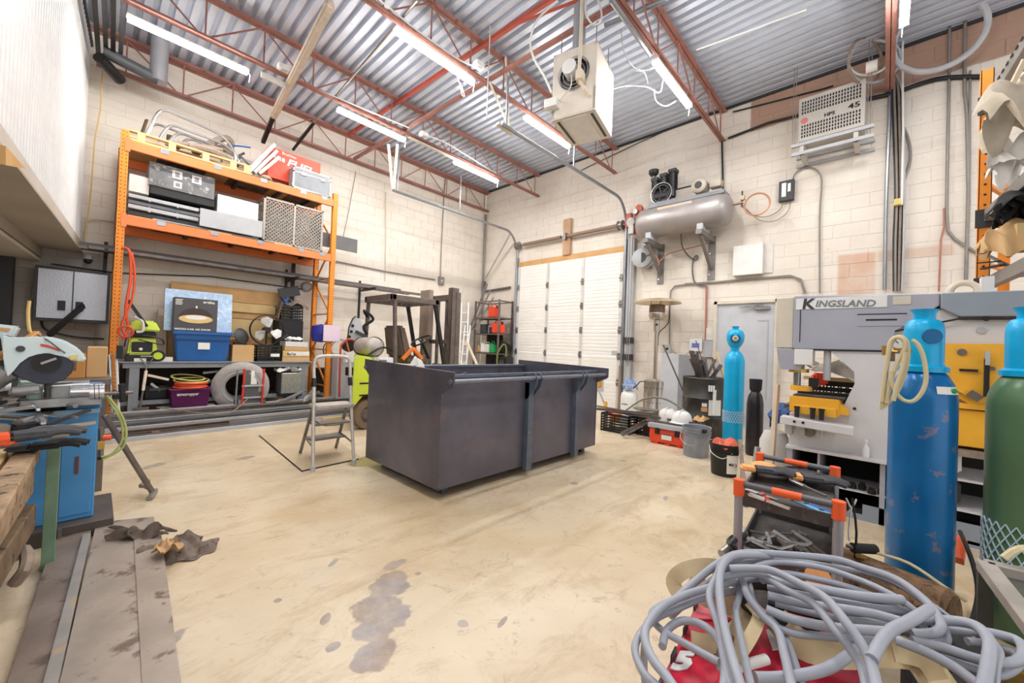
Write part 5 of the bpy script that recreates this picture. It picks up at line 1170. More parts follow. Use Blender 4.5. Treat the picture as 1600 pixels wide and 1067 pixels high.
for y in (ty0-.06, ty1+.03):
    for k in (0, .03): MB().cyl((tx-.05, y+k, tz0-.2), (tx-.05, y+k, ZC-.1), .006, n=5).build('hanger_rod', 'condgrey', t)
tag(MB().tube([PX(1262, 262, WX-.03), PX(1268, 262, WX-.03), PX(1278, 268, WX-.03), PX(1284, 285, WX-.03), PX(1281, 340, WX-.03), PX(1281, 458, WX-.03)], .012, 6, sm=4).tube([PX(1238, 285, WX-.03), PX(1242, 272, WX-.03), PX(1254, 263, WX-.03), PX(1264, 262, WX-.03)], .010, 6, sm=4).build('cable_run', 'condgrey', smooth=True), 'cable arching from the small switch box and down to the big machine', 'cable')
t = thing('open_switch_box', 'small grey open switch box with wires on the wall', 'switch box', PX(1230, 300, WX))
p = PX(1230, 300, WX); MB().bb((WX-.09, p.y-.1, p.z-.16), (WX-.005, p.y+.1, p.z+.16)).build('box_shell', 'darkgrey', t, bev=.004); MB().bb((WX-.1, p.y+.0, p.z-.1), (WX-.09, p.y+.06, p.z+.12)).bb((WX-.1, p.y-.06, p.z-.03), (WX-.09, p.y-.02, p.z+.1)).build('breaker', 'white', t, bev=.002)
# white electrical panel
t = thing('electrical_box', 'square white electrical panel right of the compressor brackets', 'panel', (7.4, 1.66, 2.78))
a, b = PX(1146, 388, 7.40), PX(1191, 427, 7.40)
MB().bb((7.41, b.y, b.z), (WX-.002, a.y, a.z+.03)).build('panel_box', 'cream', t); MB().bb((7.39, b.y+.0, b.z+.0), (7.41, a.y, a.z+.03)).build('panel_door', 'white', t, bev=.004)
MB().bb((WX-.02, b.y-.12, b.z+.02), (WX-.005, b.y, a.z+.04)).build('side_plate', 'offwhite', t)
# thermostat, outlet, phone strip
t = thing('thermostat', 'white thermostat with a blue screen above the scrap drum', 'thermostat', PX(1088, 540, WX)); p = PX(1088, 538, WX)
MB().bb((WX-.05, p.y-.11, p.z-.13), (WX-.005, p.y+.11, p.z+.1)).build('housing', 'white', t, bev=.01); MB().bb((WX-.054, p.y-.07, p.z-.06), (WX-.05, p.y+.06, p.z+.02)).build('screen', mat('screenblue', (110, 124, 206), .3), t)
t = thing('wall_outlet', 'grey outlet box on the wall right of the patio heater', 'outlet', PX(1044, 545, WX)); p = PX(1044, 545, WX)
MB().bb((WX-.05, p.y-.06, p.z-.08), (WX-.005, p.y+.06, p.z+.08)).build('box', 'ltgrey', t, bev=.006); MB().cyl((WX-.056, p.y, p.z), (WX-.05, p.y, p.z), .025).build('socket', 'black', t)
t = thing('wall_caddy', 'narrow grey holder and white switch beside the entry door frame', 'switch', PX(1108, 540, WX)); p = PX(1108, 530, WX)
MB().bb((WX-.04, p.y-.08, p.z-.02), (WX-.005, p.y+.06, p.z+.2)).build('switch_plate', 'offwhite', t, bev=.004); MB().bb((WX-.06, p.y-.08, p.z-.32), (WX-.005, p.y+.06, p.z-.03)).build('holder', 'ltgrey', t, bev=.004)
tag(MB().tube([PX(1028, 540, 7.45), PX(1030, 520, 7.45), PX(1040, 510, 7.47), PX(1045, 500, 7.48), PX(1046, 470, 7.49)], .008, 5, sm=4).build('black_wire', 'blackmat', smooth=True), 'thin black wire curling right of the heater pole', 'wire')
tag(MB().tube([PX(1049, 545, 7.49), PX(1056, 552, 7.49), PX(1066, 556, 7.48), PX(1078, 550, 7.48), PX(1082, 546, 7.49)], .006, 5, sm=4).build('white_wire', 'hosebrown', smooth=True), 'thin wire sagging between the outlet and the thermostat', 'wire')

# ------------------------------------------------------------ entry door
d2 = struct('door_2')
ey0, ey1 = 1.24, 2.2
MB().bb((7.5, ey0+.05, .01), (7.54, ey1-.05, 2.08)).build('door_leaf', mat('doorgrey', (196, 198, 204), .4, .05, .05), d2)
MB().bb((7.46, ey0, 0), (7.6, ey0+.05, 2.13)).build('frame_jamb', 'cream', d2); MB().bb((7.46, ey1-.05, 0), (7.6, ey1, 2.13)).build('frame_jamb', 'cream', d2); MB().bb((7.46, ey0, 2.08), (7.6, ey1, 2.13)).build('frame_head', 'cream', d2)
o = MB().bb((7.44, 1.36, 1.96), (7.5, 1.58, 2.02)).build('door_closer', 'steel', d2, bev=.006); MB().beam((7.46, 1.45, 2.04), (7.44, 1.8, 2.0), .02, .012).beam((7.44, 1.8, 2.0), (7.47, 1.5, 2.07), .02, .012).build('closer_arm', 'steel', o)
MB().bb((7.492, ey0+.14, .5), (7.5, ey0+.16, 1.8)).bb((7.492, ey0+.16, 1.78), (7.5, ey0+.3, 1.8)).build('panel_line', 'ltgrey', d2)

# conduits etc on the left wall
def wconduit(pts, r, m, lbl, sm=0, plane=YA-.03, cat='conduit', name='conduit'):
    return tag(MB().tube([PY(x, y, plane) for x, y in pts], r, 6, sm=sm).build(name, m, smooth=True), lbl, cat)
wconduit([(525, 408), (602, 424), (680, 437)], .014, 'condgrey', 'thin conduit running along the left wall to the small junction box')
wconduit([(688, 433), (690, 380), (694, 300), (698, 262)], .014, 'condgrey', 'vertical conduit rising from the small junction box on the left wall')
wconduit([(602, 440), (603, 380), (603, 300)], .010, 'cream', 'faint painted vertical conduit in the middle of the left wall')
wconduit([(536, 372), (545, 330), (552, 290), (556, 268)], .007, 'condgrey', 'thin hanging wire on the left wall right of the rack')
wconduit([(133, 382), (133, 360), (136, 345), (146, 342), (178, 346)], .012, 'cream', 'painted conduit bend on the wall between mezzanine and rack')
wconduit([(80, 412), (178, 426), (330, 432), (475, 452)], .010, 'darkgrey', 'dark cable strung along the left wall under the steel tubes')
t = thing('junction_box', 'small grey junction box on the left wall above the forklift', 'box', PY(688, 439, YA)); p = PY(688, 439, YA)
MB().bb((p.x-.08, YA-.07, p.z-.1), (p.x+.08, YA-.005, p.z+.1)).build('box', 'condgrey', t, bev=.006); MB().cyl((p.x, YA-.075, p.z), (p.x, YA-.07, p.z), .03).build('cover_disc', 'ltgrey', t)
t = thing('junction_box', 'round grey junction box on the wall behind the right rack post', 'box', PY(478, 448, YA)); p = PY(478, 448, YA)
MB().cyl((p.x, YA-.07, p.z), (p.x, YA-.005, p.z), .1, n=16).build('box', 'condgrey', t); MB().cyl((p.x, YA-.075, p.z), (p.x, YA-.07, p.z), .07).build('cover_disc', 'ltgrey', t)
tag(MB().tube([(XB-.06, YA-.06, 1.9), (XB-.06, YA-.06, 4.9)], .03, 8).build('corner_pipe', 'condgrey', smooth=True), 'grey pipe rising in the room corner', 'pipe')
t = thing('wall_pipe', 'dark square pipe bracket on the corner wall above the shelf', 'pipe', (7.48, 7.9, 2.6))
MB().tube([(XB-.05, 8.2, 3.0), (XB-.05, 8.2, 2.72), (XB-.05, 7.2, 2.76)], .03, 8).build('square_pipe', 'midgrey', t)
tag(MB().beam((7.49, 8.2, 3.1), (7.49, 7.3, 4.2), .02, .02).build('diagonal_wire', 'ltgrey'), 'faint diagonal rod on the wall between corner and door track', 'rod')

# ------------------------------------------------------------ hanging gas heater
hr = -.0
A_, B_ = V((3.618, 2.916, 0)), V((3.74, 2.40, 0)); ux = (B_-A_).normalized(); uy = V((-ux.y, ux.x, 0))
Rm = Matrix(((ux.x, uy.x, 0, 0), (ux.y, uy.y, 0, 0), (0, 0, 1, 0), (0, 0, 0, 1)))
t = thing('unit_heater', 'white gas unit heater with fan hanging from the joists', 'heater', (A_.x, A_.y, 3.9), rot=Rm)
W_, D_, H_ = .53, .66, .76
mat('heaterwhite', (226, 216, 204), .45, .05, .05, 5, c2=(200, 180, 160), thr=.68)
b = MB(t)
b.bb((0, .02, 0), (.02, D_, H_)).bb((W_-.02, .02, 0), (W_, D_, H_)).bb((0, .02, H_-.02), (W_, D_, H_)).bb((0, D_-.02, 0), (W_, D_, H_)).build('casing', 'heaterwhite', t)
# front panel with round opening
pts = [(W_/2+.185*math.cos(a), 0, .46+.185*math.sin(a)) for a in [k*2*PI/28 for k in range(28)]]
m = MB(t); inner = [m._v(p) for p in pts]; inner2 = [m._v((p[0], .02, p[2])) for p in pts]
sq = []
for k in range(28):
    a = k*2*PI/28; c_, s_ = math.cos(a), math.sin(a); q = max(abs(c_)/(W_/2), abs(s_)/(H_-.46 if s_ > 0 else .46)); sq.append((W_/2+c_/q, s_/q+.46))
outer = [m._v((x_, 0, z_)) for x_, z_ in sq]
for k in range(28): m._f([inner[k], inner[(k+1) % 28], outer[(k+1) % 28], outer[k]]); m._f([inner[k], inner2[k], inner2[(k+1) % 28], inner[(k+1) % 28]])
for (cx_, cz_) in ((0, 0), (W_, 0), (W_, H_), (0, H_)): pass
m.build('fan_panel', 'heaterwhite', t)
MB(t).bb((.0, -.004, 0), (.03, .02, H_)).bb((W_-.03, -.004, 0), (W_, .02, H_)).bb((0, -.004, H_-.03), (W_, .02, H_)).bb((0, -.004, 0), (W_, .02, .25)).build('panel_flange', 'heaterwhite', t)
MB(t).bb((.03, .12, .2), (W_-.03, .13, H_-.05)).build('shroud', 'midgrey', t)
for k in range(4):
    a = .4+k*PI/2; c_ = V((W_/2, .06, .46)); MB(t).prism([c_+V((r*math.cos(a+d), y_, r*math.sin(a+d))) for r, d, y_ in ((.04, -.4, 0), (.17, -.35, -.02), (.175, .4, .03), (.04, .5, .02))], (0, .005, 0)).build('fan_blade', 'midgrey', t)
MB(t).cyl((W_/2-.03, -.1, .50), (W_/2-.03, .05, .50), .085, n=20).build('fan_motor', 'white', t, smooth=True)
for k, R_ in enumerate((.09, .13, .17, .19)): MB(t).torus((W_/2, -.02, .46), (0, 1, 0), R_, .004, 24, 5).build('guard_ring', 'chrome', t)
MB(t).bb((W_/2+.06, -.12, .30), (W_/2+.14, -.0, .42)).build('gas_valve', 'beigewood', t, bev=.01)
MB(t).tube([(W_/2+.09, -.08, .4), (W_/2+.1, -.09, .7), (W_/2+.1, -.09, 1.6)], .022, 8).build('gas_pipe', 'cream', t, smooth=True)
MB(t).tube([(W_/2+.1, -.08, .3), (W_/2+.16, -.07, .2), (W_/2+.2, -.02, .14)], .018, 8).build('gas_connector', 'beigewood', t)
MB(t).tube([(W_/2, -.08, .4), (W_/2, -.09, .26), (W_/2-.1, -.06, .2), (W_/2-.2, -.02, .16)], .007, 5, sm=4).build('wire', 'cream', t)
MB(t).bb((-.06, -.1, .1), (.1, -.0, .2)).build('control_box', 'white', t, bev=.004)
o = MB(t).bb((.0, .0, -.015), (W_, D_, 0)).build('bottom_frame', 'heaterwhite', t)
MB(t).bb((.12, .03, -.03), (W_-.12, D_-.03, -.015)).build('louvre_panel', 'offwhite', o)
for x_ in (.045, W_-.075): MB(t).bb((x_, .06, -.02), (x_+.03, D_-.06, -.012)).build('dark_slot', 'black', o)
MB(t).cyl((W_/2-.02, .16, H_), (W_/2-.02, .16, 1.7), .075, n=20).build('flue_pipe', mat('flue', (178, 180, 184), .35, .6, .08), t, smooth=True)
MB(t).cyl((W_/2-.02, .16, H_), (W_/2-.02, .16, H_+.06), .1, n=20).build('flue_collar', 'flue', t, smooth=True)
for x_ in (.05, W_-.05): MB(t).cyl((x_, D_-.1, H_), (x_, D_-.1, 1.07), .006, n=5).build('hanger_rod', 'steel', t); MB(t).cyl((x_, .1, H_), (x_, .1, 1.07), .006, n=5).build('hanger_rod', 'steel', t)
def airwire(pts, r, m, lbl, sm=5, z=4.9, name='cable', cat='cable'):
    return tag(MB().tube([PZ(x, y, zz if isinstance(zz, float) else z) for x, y, zz in [(p[0], p[1], p[2] if len(p) > 2 else None) for p in pts]], r, 6, sm=sm).build(name, m, smooth=True), lbl, cat)
airwire([(862, 145, 4.1), (850, 118, 4.4), (833, 88, 4.7), (829, 60, 4.9), (842, 28, 5.1), (872, 2, 5.2)], .013, 'white', 'white cable arching down left of the heater')
airwire([(915, 0, 5.2), (916, 22, 5.0), (926, 38, 4.9), (937, 35, 4.9), (940, 20, 5.0), (934, 0, 5.2)], .011, 'white', 'white cable loop above the heater')
airwire([(953, 142, 4.6), (975, 135, 4.8), (1010, 136, 4.8), (1030, 145, 4.8), (1036, 125, 4.9), (1040, 110, 4.9)], .008, 'white', 'white cable between the heater and the light to its right')
airwire([(975, 135, 4.8), (985, 115, 4.85), (1005, 112, 4.85), (1012, 130, 4.8)], .007, 'ltgrey', 'thin cable loop beside the heater')
airwire([(1022, 140, 4.75), (1025, 158, 4.7), (1040, 166, 4.7), (1056, 158, 4.75)], .009, 'white', 'white cable bow below the light right of the heater')
airwire([(970, 45, 5.0), (975, 80, 4.85), (990, 105, 4.8), (1008, 110, 4.8), (1022, 106, 4.8)], .006, 'ltgrey', 'thin grey wire hanging from the bridging to the right light')
# ceiling conduits, tracks, sleeve
for (a, b, z, r, m, lb) in [((455, 232), (652, 0), 5.02, .014, 'condgrey', 'grey conduit crossing under the joists left of the middle light'),
                      ((945, 40), (1040, 0), 5.3, .03, 'galv', 'silver tube crossing the joists above the heater'),
                      ((955, 0), (1016, 85), 4.95, .03, 'galv', 'silver tube running down to the light right of the heater'),
                      ((1088, 78), (1260, 15), 5.3, .01, 'white', 'thin white wire across the deck at upper right'),
                      ((800, 40), (905, 0), 5.3, .018, 'redbright', 'short red cross bar left of the flue')]:
    tag(MB().cyl(PZ(a[0], a[1], z), PZ(b[0], b[1], z), r, n=8).build('ceiling_tube', m, smooth=True), lb, 'tube')
for k, (pts, lb) in enumerate([([(593, 0, 4.99), (620, 22, 4.99), (655, 50, 4.97), (720, 95, 4.97), (748, 104, 4.97)], 'white cable draped on the joist over the middle light'), ([(400, 92, 5.02), (470, 130, 4.99), (520, 150, 4.99), (580, 175, 4.98), (640, 200, 4.99)], 'white cable draped on the joist over the far row of lights'), ([(655, 208, 4.99), (700, 225, 4.98), (760, 262, 4.98), (775, 270, 5.0)], 'white cable continuing to the farthest light')]):
    airwire(pts, .011, 'white', lb)
for k, (x_, y_, lb) in enumerate([(748, 102, 'white ceiling junction box over the middle row'), (662, 210, 'white ceiling junction box over the far row'), (443, 106, 'white ceiling junction box by the beige sleeve')]):
    t = thing('ceiling_box', lb, 'box', PZ(x_, y_, 4.95)); p = PZ(x_, y_, 4.95); MB().box(p, (.14, .1, .07)).build('box', 'white', t, bev=.006); MB().box(p+V((0, 0, -.04)), (.07, .05, .012)).build('cover', 'ltgrey', t)
t = thing('wrapped_sleeve', 'beige wrapped pipe sleeve hanging slanted from the ceiling', 'sleeve', (2.2, 5.5, 5))
a, b = PZ(520, 6, 5.15), PY(427, 182, 7.7)
a, b = PZ(517, 4, 5.0), PZ(427, 182, 4.8)
MB().beam(a, b, .095, .10).build('sleeve', mat('sleeve', (214, 200, 184), .7, 0, .1, 14, bump=.3), t, bev=.02)
MB().beam(b, PZ(411, 222, 4.62), .06, .06).build('black_pipe', 'black', t)
tag(MB().cyl(PZ(458, 234, 4.75), PZ(490, 193, 5.0), .025).build('black_pipe', 'black', smooth=True), 'short black pipe slanting at the left wall joist', 'pipe')
t = thing('strut_hanger', 'cream V-shaped hanger strut between the joists and the door track', 'hanger', (4.3, 7, 4.5))
MB().beam(PZ(607, 225, 4.9), PY(614, 297, 7.05), .05, .03).beam(PZ(621, 225, 4.9), PY(615, 297, 7.05), .05, .03).build('v_strut', 'cream', t)
MB().beam((3.8, 6.36, 4.93), (5.2, 6.36, 4.93), .05, .03).build('strut_rail', 'cream', t)
t = thing('channel_hanger', 'cream channel struts holding the right door track', 'hanger', (4, 4, 4.5))
MB().beam(PZ(765, 128, 4.95), PY(795, 200, 3.95), .04, .02).build('slanted_strut', 'cream', t); MB().beam(PZ(790, 90, 5.3), PY(795, 202, 3.95), .04, .02).build('vertical_strut', 'cream', t); MB().beam(PY(777, 193, 3.95), PY(800, 210, 3.95), .06, .03).build('end_channel', 'cream', t)
tag(MB().cyl(PZ(766, 40, 5.4), PZ(760, 186, 4.45), .008, n=5).build('pull_chain', 'ltgrey'), 'thin chain hanging left of the right door track', 'chain')
tag(MB().tube([V((PZ(715, 122, 4.8).x, 4.19, 4.835)), PZ(715, 122, 4.8), PZ(722, 138, 4.72), PZ(726, 150, 4.68), PZ(722, 148, 4.68), PZ(719, 130, 4.76)], .008, 5, sm=3).build('pull_string', 'white'), 'white cord loop hanging from the middle light', 'cord')
for x_, lb in ((413, 'pale metal hood plate beside the beige sleeve'),):
    tag(MB().beam(PZ(408, 116, 4.85), PZ(446, 134, 4.85), .03, .08).build('lamp_hood', 'offwhite'), lb, 'hood')
# round duct and dark pipes at the mezzanine top
t = thing('round_duct', 'grey round duct with elbow at the upper left over the rack', 'duct', (.5, 7.6, 4.8))
MB().cyl((.50, 7.7, 4.82), (.50, 7.7, 5.56), .10, n=20).build('vertical_duct', mat('duct', (172, 172, 176), .4, .5, .08), t, smooth=True)
MB().cyl((.50, 7.7, 4.85), (-.05, 7.7, 4.95), .075, n=18).build('elbow_duct', mat('ductdark', (92, 94, 98), .5, .3), t, smooth=True)
MB().torus((.5, 7.7, 5.5), (0, 0, 1), .11, .015, 20, 6).build('duct_flange', 'duct', t)
tag(MB().cyl((.12, 7.9, 4.74), (-.09, 7.6, 4.80), .07, n=14).build('dark_cylinder', 'black', smooth=True), 'black horizontal cylinder under the round duct elbow', 'pipe')
for k in range(4):
    a = PZ(118+9*k, 0, 5.0); b = PZ(140+5*k, 118-6*k, 5.0)
    tag(MB().beam(V((-.10+.07*k, 7.9, 4.98+.05*(k % 2))), V((-.22+.09*k, 4.0, 4.98+.05*(k % 2))), .045, .05).build('dark_pipe', 'ductdark' if k % 2 else 'black'), ['dark pipe running along the mezzanine top, nearest it', 'second dark pipe beside the mezzanine top', 'third dark pipe beside the mezzanine top', 'outer dark pipe farthest from the mezzanine'][k], 'pipe', 'dark pipes at the mezzanine top')
tag(MB().prism([PX(0, 226, -.40), PX(33, 262, -.36), PX(0, 256, -.40)], (.02, 0, 0)).build('plywood_corner', 'wood'), 'corner of brown plywood at the mezzanine edge', 'plywood')
tag(MB().tube([PY(160, 110, 8.1), PY(157, 170, 8.1), PY(148, 220, 8.1), PY(142, 300, 8.1), PY(132, 385, 8.1)], .008, 5).build('hanging_string', mat('cordyellow', (216, 186, 120), .6)), 'thin yellow cord hanging left of the rack from the ceiling', 'cord')
# ------------------------------------------------------------ patio heater
t = thing('patio_heater', 'tall stainless patio heater with round reflector by the overhead door', 'patio heater', (7.0, 3.02, 0))
hx, hy = 7.0, 3.02
MB().lathe([(0, 2.17), (.02, 2.19), (.30, 2.15), (.41, 2.10), (.41, 2.09), (.3, 2.13), (.02, 2.17)], (hx, hy, 0), (0, 0, 1), 32).build('reflector', mat('reflector', (214, 196, 164), .3, .5, .06), t, smooth=True)
MB().lathe([(0, 2.06), (.135, 2.06), (.14, 1.93), (.13, 1.92), (0, 1.92)], (hx, hy, 0), (0, 0, 1), 24).build('burner_mesh', mat('meshbrown', (112, 92, 76), .4, .6, .4, 60), t, smooth=True)
MB().lathe([(0, 1.92), (.14, 1.92), (.145, 1.86), (.12, 1.8), (.06, 1.78), (0, 1.78)], (hx, hy, 0), (0, 0, 1), 24).build('burner_cup', 'stainless', t, smooth=True)
for k in range(3): MB().cyl((hx+.1*math.cos(k*2.1), hy+.1*math.sin(k*2.1), 2.05), (hx+.12*math.cos(k*2.1), hy+.12*math.sin(k*2.1), 2.15), .006).build('reflector_stay', 'steel', t)
MB().cyl((hx, hy, 1.58), (hx, hy, 1.79), .05, n=18).build('valve_body', 'stainless', t, smooth=True)
MB().cyl((hx-.05, hy-.02, 1.7), (hx-.08, hy-.04, 1.7), .02).build('knob', 'black', t)
MB().cyl((hx, hy, .72), (hx, hy, 1.6), .033, n=16).build('pole', 'stainless', t, smooth=True)
m = MB().lathe([(0, .72), (.16, .70), (.185, .68), (.185, .10), (.21, .06), (.23, 0), (0, 0)], (hx, hy, 0), (0, 0, 1), 30); m.build('tank_housing', 'stainless', t, smooth=True)
m = MB()
for z in (.56, .30):
    for k in range(20): a = k*2*PI/20; m.cyl((hx+.184*math.cos(a), hy+.184*math.sin(a), z), (hx+.187*math.cos(a), hy+.187*math.sin(a), z), .010, n=6)
m.build('vent_hole_row', 'black', t, kind='stuff')
# propane bottle with rag
t = thing('propane_bottle', 'white propane bottle with blue rag on top left of the patio heater', 'gas bottle', (6.9, 3.44, 0))
MB().lathe([(0, 0), (.10, 0), (.11, .03), (.15, .06), (.155, .12), (.155, .34), (.14, .42), (.08, .47), (0, .48)], (6.85, 3.43, 0), (0, 0, 1), 28).build('bottle', 'white', t, smooth=True)
MB().torus((6.85, 3.43, .58), (0, 0, 1), .09, .012, 20, 6).build('collar', 'white', t); 
for k in range(3): MB().cyl((6.85+.09*math.cos(k*2.1), 3.43+.09*math.sin(k*2.1), .46), (6.85+.09*math.cos(k*2.1), 3.43+.09*math.sin(k*2.1), .58), .014).build('collar_post', 'white', t)
text('propane', .05, (6.693, 3.50, .22), (0, -1, 0), (0, 0, 1), 'blackmat', t, width=.12)
MB().tube([(6.85, 3.38, .5), (6.75, 3.25, .58), (6.8, 3.2, .66), (6.85, 3.12, .66)], .01, 6, sm=4).build('gas_hose', 'black', t)
tag(MB().cloth((6.85, 3.43, .6), .26, .22, .05, 12, 6, drop=.3).build('blue_rag', mat('ragblue', (130, 152, 196), .85, 0, .3, 30, c2=(226, 230, 238), thr=.56), smooth=True), 'blue and white rag lying on the propane bottle', 'rag')
# broom
t = thing('push_broom', 'push broom with yellow head standing upside down by the door', 'broom', (6.7, 4.0, 0))
a, b = PX(945, 598, 6.6), PX(944, 632, 6.5)
MB().cyl(PX(936, 610, 6.4), PX(950, 645, 6.3), .014).build('handle', 'steel', t, smooth=True)
MB().box(PX(933, 597, 6.4), (.12, .16, .2)).build('bristle_block', mat('broomyellow', (224, 172, 70), .7), t, bev=.02); MB().box(PX(937, 588, 6.4), (.14, .24, .05)).build('dark_head', 'oldwood', t, bev=.006)
MB().box(PX(946, 634, 6.25), (.05, .06, .15)).build('yellow_grip', 'broomyellow', t, bev=.01)
# crates with parts
t = crate('milk_crate', 'black slatted crate full of parts nearest the dark bin', (5.45, 2.86, 0), .34, .44, .27, 'black', 7, 'black crates by the door', cols=2)
t2 = crate('milk_crate', 'second black crate, half hidden behind the angle irons', (5.62, 2.44, 0), .34, .3, .27, 'black', 6, 'black crates by the door', cols=3)
for c_, s_, m, lb in [((5.42, 2.92, .2), (.14, .12, .12), 'orangetool', 'orange tool inside the slatted black crate'), ((5.4, 2.76, .16), (.1, .12, .18), 'white', 'white object in the slatted black crate'), ((5.5, 2.72, .24), (.12, .1, .06), 'blue', 'small blue box on the right edge of the black crate'), ((5.36, 2.98, .26), (.06, .05, .07), 'red', 'tiny red and white can on the crate rim'), ((5.6, 2.45, .12), (.2, .2, .1), 'red', 'red tool box seen through the second crate')]:
    tag(MB().box(c_, s_, .3).build('crate_item', m, bev=.008), lb, 'tool')
for i, (a, b, r) in enumerate([((5.25, 3.15, .30), (5.35, 2.1, .34), .03), ((5.05, 2.62, .03), (5.55, 2.28, .32), .05), ((5.3, 2.9, .29), (5.3, 1.62, .30), .028), ((5.6, 3.7, .30), (5.4, 2.7, .31), .02)]):
    tag(MB().angle(a, b, r, .005).build('angle_iron', 'steel' if i % 2 else 'darksteel'), ['angle iron lying across the top of both crates', 'angle iron leaning diagonally between crate and red toolbox', 'long angle iron under the two hard hats', 'thin rod on the left crate pointing to the broom'][i], 'angle iron')
tag(MB().tube([(5.6, 2.85, .3), (5.7, 2.6, .5), (5.75, 2.3, .52), (5.7, 1.95, .36)], .014, 6, sm=6).torus((5.6, 2.5, .36), (.1, 0, 1), .2, .014, 24, 6).torus((5.62, 2.48, .33), (0, .1, 1), .16, .014, 24, 6).build('hose_coil', mat('hosegreygreen', (128, 128, 112), .6), smooth=True), 'grey green hose coiled on the second crate', 'hose')
# table strip carrying hats: toolbox
t = thing('red_toolbox', 'red plastic toolbox with grey lid in front of the drum', 'toolbox', (5.25, 2.03, 0))
MB().bb((5.14, 1.80, .015), (5.42, 2.27, .20)).build('toolbox_body', 'jerryred', t, bev=.012)
MB().bb((5.12, 1.78, .20), (5.44, 2.29, .26)).build('lid', 'ltgrey', t, bev=.01)
for y in (1.9, 2.16): MB().bb((5.125, y-.03, .13), (5.142, y+.03, .21)).build('latch', 'black', t, bev=.003)
MB().bb((5.128, 1.97, .07), (5.142, 2.10, .13)).build('label_plate', 'white', t); MB().bb((5.12, 1.94, .14), (5.14, 2.12, .17)).build('handle', 'dullred', t, bev=.004)
for y in (1.84, 1.99, 2.14): MB().bb((5.12, y, .0), (5.4, y+.06, .02)).build('foot_rib', 'jerryred', t)
tag(MB().bb((5.2, 1.7, .262), (5.5, 2.35, .285)).build('thin_board', 'darksteel'), 'thin dark board lying on the red toolbox under the hats', 'board')
def hat(name, lbl, c, m, grp):
    t = thing(name, lbl, 'hard hat', c, 0, grp); c = V(c)
    MB().lathe([(.0, .15), (.06, .145), (.105, .11), (.125, .06), (.13, .015), (.13, .0), (.125, .0), (.12, .06), (.1, .1), (0, .14)], c, (0, 0, 1), 24).build('shell', m, t, smooth=True)
    MB().lathe([(.125, .0), (.16, -.006), (.16, .0), (.128, .012)], c, (0, 0, 1), 24).build('brim', m, t, smooth=True)
    MB().tube([c+V((-.12, 0, .08)), c+V((-.06, 0, .15)), c+V((.06, 0, .15)), c+V((.12, 0, .08))], .01, 6, sm=4).build('crown_ridge', m, t, smooth=True)
hat('hard_hat', 'cream hard hat, left of the pair by the black drum', (5.42, 2.14, .29), 'offwhite', 'hard hats')
hat('hard_hat', 'white hard hat, right of the pair by the black drum', (5.36, 1.93, .29), 'white', 'hard hats')
tag(MB().cloth((5.5, 1.76, .29), .2, .16, .04, 8, 2).build('tan_glove', 'cardboard', smooth=True), 'tan leather glove right of the hard hats', 'glove')
# black drum with scrap
t = thing('steel_drum', 'black steel drum full of scrap steel beside the entry door', 'drum', (6.3, 1.95, 0))
dc = (6.28, 1.96, 0)
MB().lathe([(0, 0), (.285, 0), (.29, .02), (.285, .27), (.297, .28), (.285, .29), (.285, .55), (.297, .56), (.285, .57), (.285, .83), (.295, .845), (.285, .86), (.27, .85), (.27, .03), (0, .03)], dc, (0, 0, 1), 36).build('drum_shell', mat('drumblack', (66, 64, 62), .4, .4, .3, 5, c2=(124, 116, 108), thr=.62), t, smooth=True, ang=60)
def curved_label(c, r, a0, a1, z0, z1, m, name, parent):
    mb = MB(); n = 6; A = [(c[0]+r*math.cos(a0+(a1-a0)*k/n), c[1]+r*math.sin(a0+(a1-a0)*k/n)) for k in range(n+1)]
    for k in range(n):
        mb.hexa([(A[k][0], A[k][1], z0), (A[k+1][0], A[k+1][1], z0), (A[k+1][0]*1.0005, A[k+1][1]*1.0005, z0), (A[k][0]*1.0005, A[k][1]*1.0005, z0), (A[k][0], A[k][1], z1), (A[k+1][0], A[k+1][1], z1), (A[k+1][0]*1.0005, A[k+1][1]*1.0005, z1), (A[k][0]*1.0005, A[k][1]*1.0005, z1)])
    return mb.build(name, m, parent)
curved_label(dc, .292, PI+.55, PI+1.2, .33, .55, 'paper', 'paper_label', t); curved_label(dc, .292, PI+.25, PI+.48, .45, .5, 'paper', 'hazard_label', t); curved_label(dc, .292, PI+.22, PI+.5, .38, .44, mat('sticker_orange', (214, 150, 90), .5), 'hazard_label', t)
text('III', .11, (6.28-.28, 1.81, .68), (.3, -1, 0), (0, 0, 1), 'paper', t, bold=.006, width=.08)
sc = [((-.05, .22, .5), (-.2, .55, 1.32), .10, .02), ((.05, .1, .6), (.0, .1, 1.24), .03, .03), ((-.05, -.05, .6), (.0, .02, 1.15), .06, .02), ((.0, -.12, .55), (-.02, .0, 1.08), .03, .03), ((-.1, -.15, .6), (.1, .2, 1.12), .05, .03), ((.0, -.18, .5), (-.1, .1, 1.40), .06, .012), ((.1, -.2, .5), (.2, -.05, 1.15), .02, .02), ((-.15, .0, .6), (.1, -.2, 1.05), .04, .04), ((-.12, -.1, .6), (.15, .15, .98), .07, .02), ((.12, .12, .5), (-.05, -.2, 1.0), .04, .02)]
sl = ['widest flat steel offcut leaning left out of the drum', 'short upright steel bar in the middle of the drum', 'dark flat bar among the drum scrap', 'thin dark bar among the drum scrap', 'bent channel offcut in the drum', 'tallest flat bar leaning right out of the drum', 'thin rod at the right edge of the drum', 'square tube offcut low in the drum', 'wide dark offcut low in the drum', 'short tube offcut crossing the drum mouth']
rs = random.Random(11)
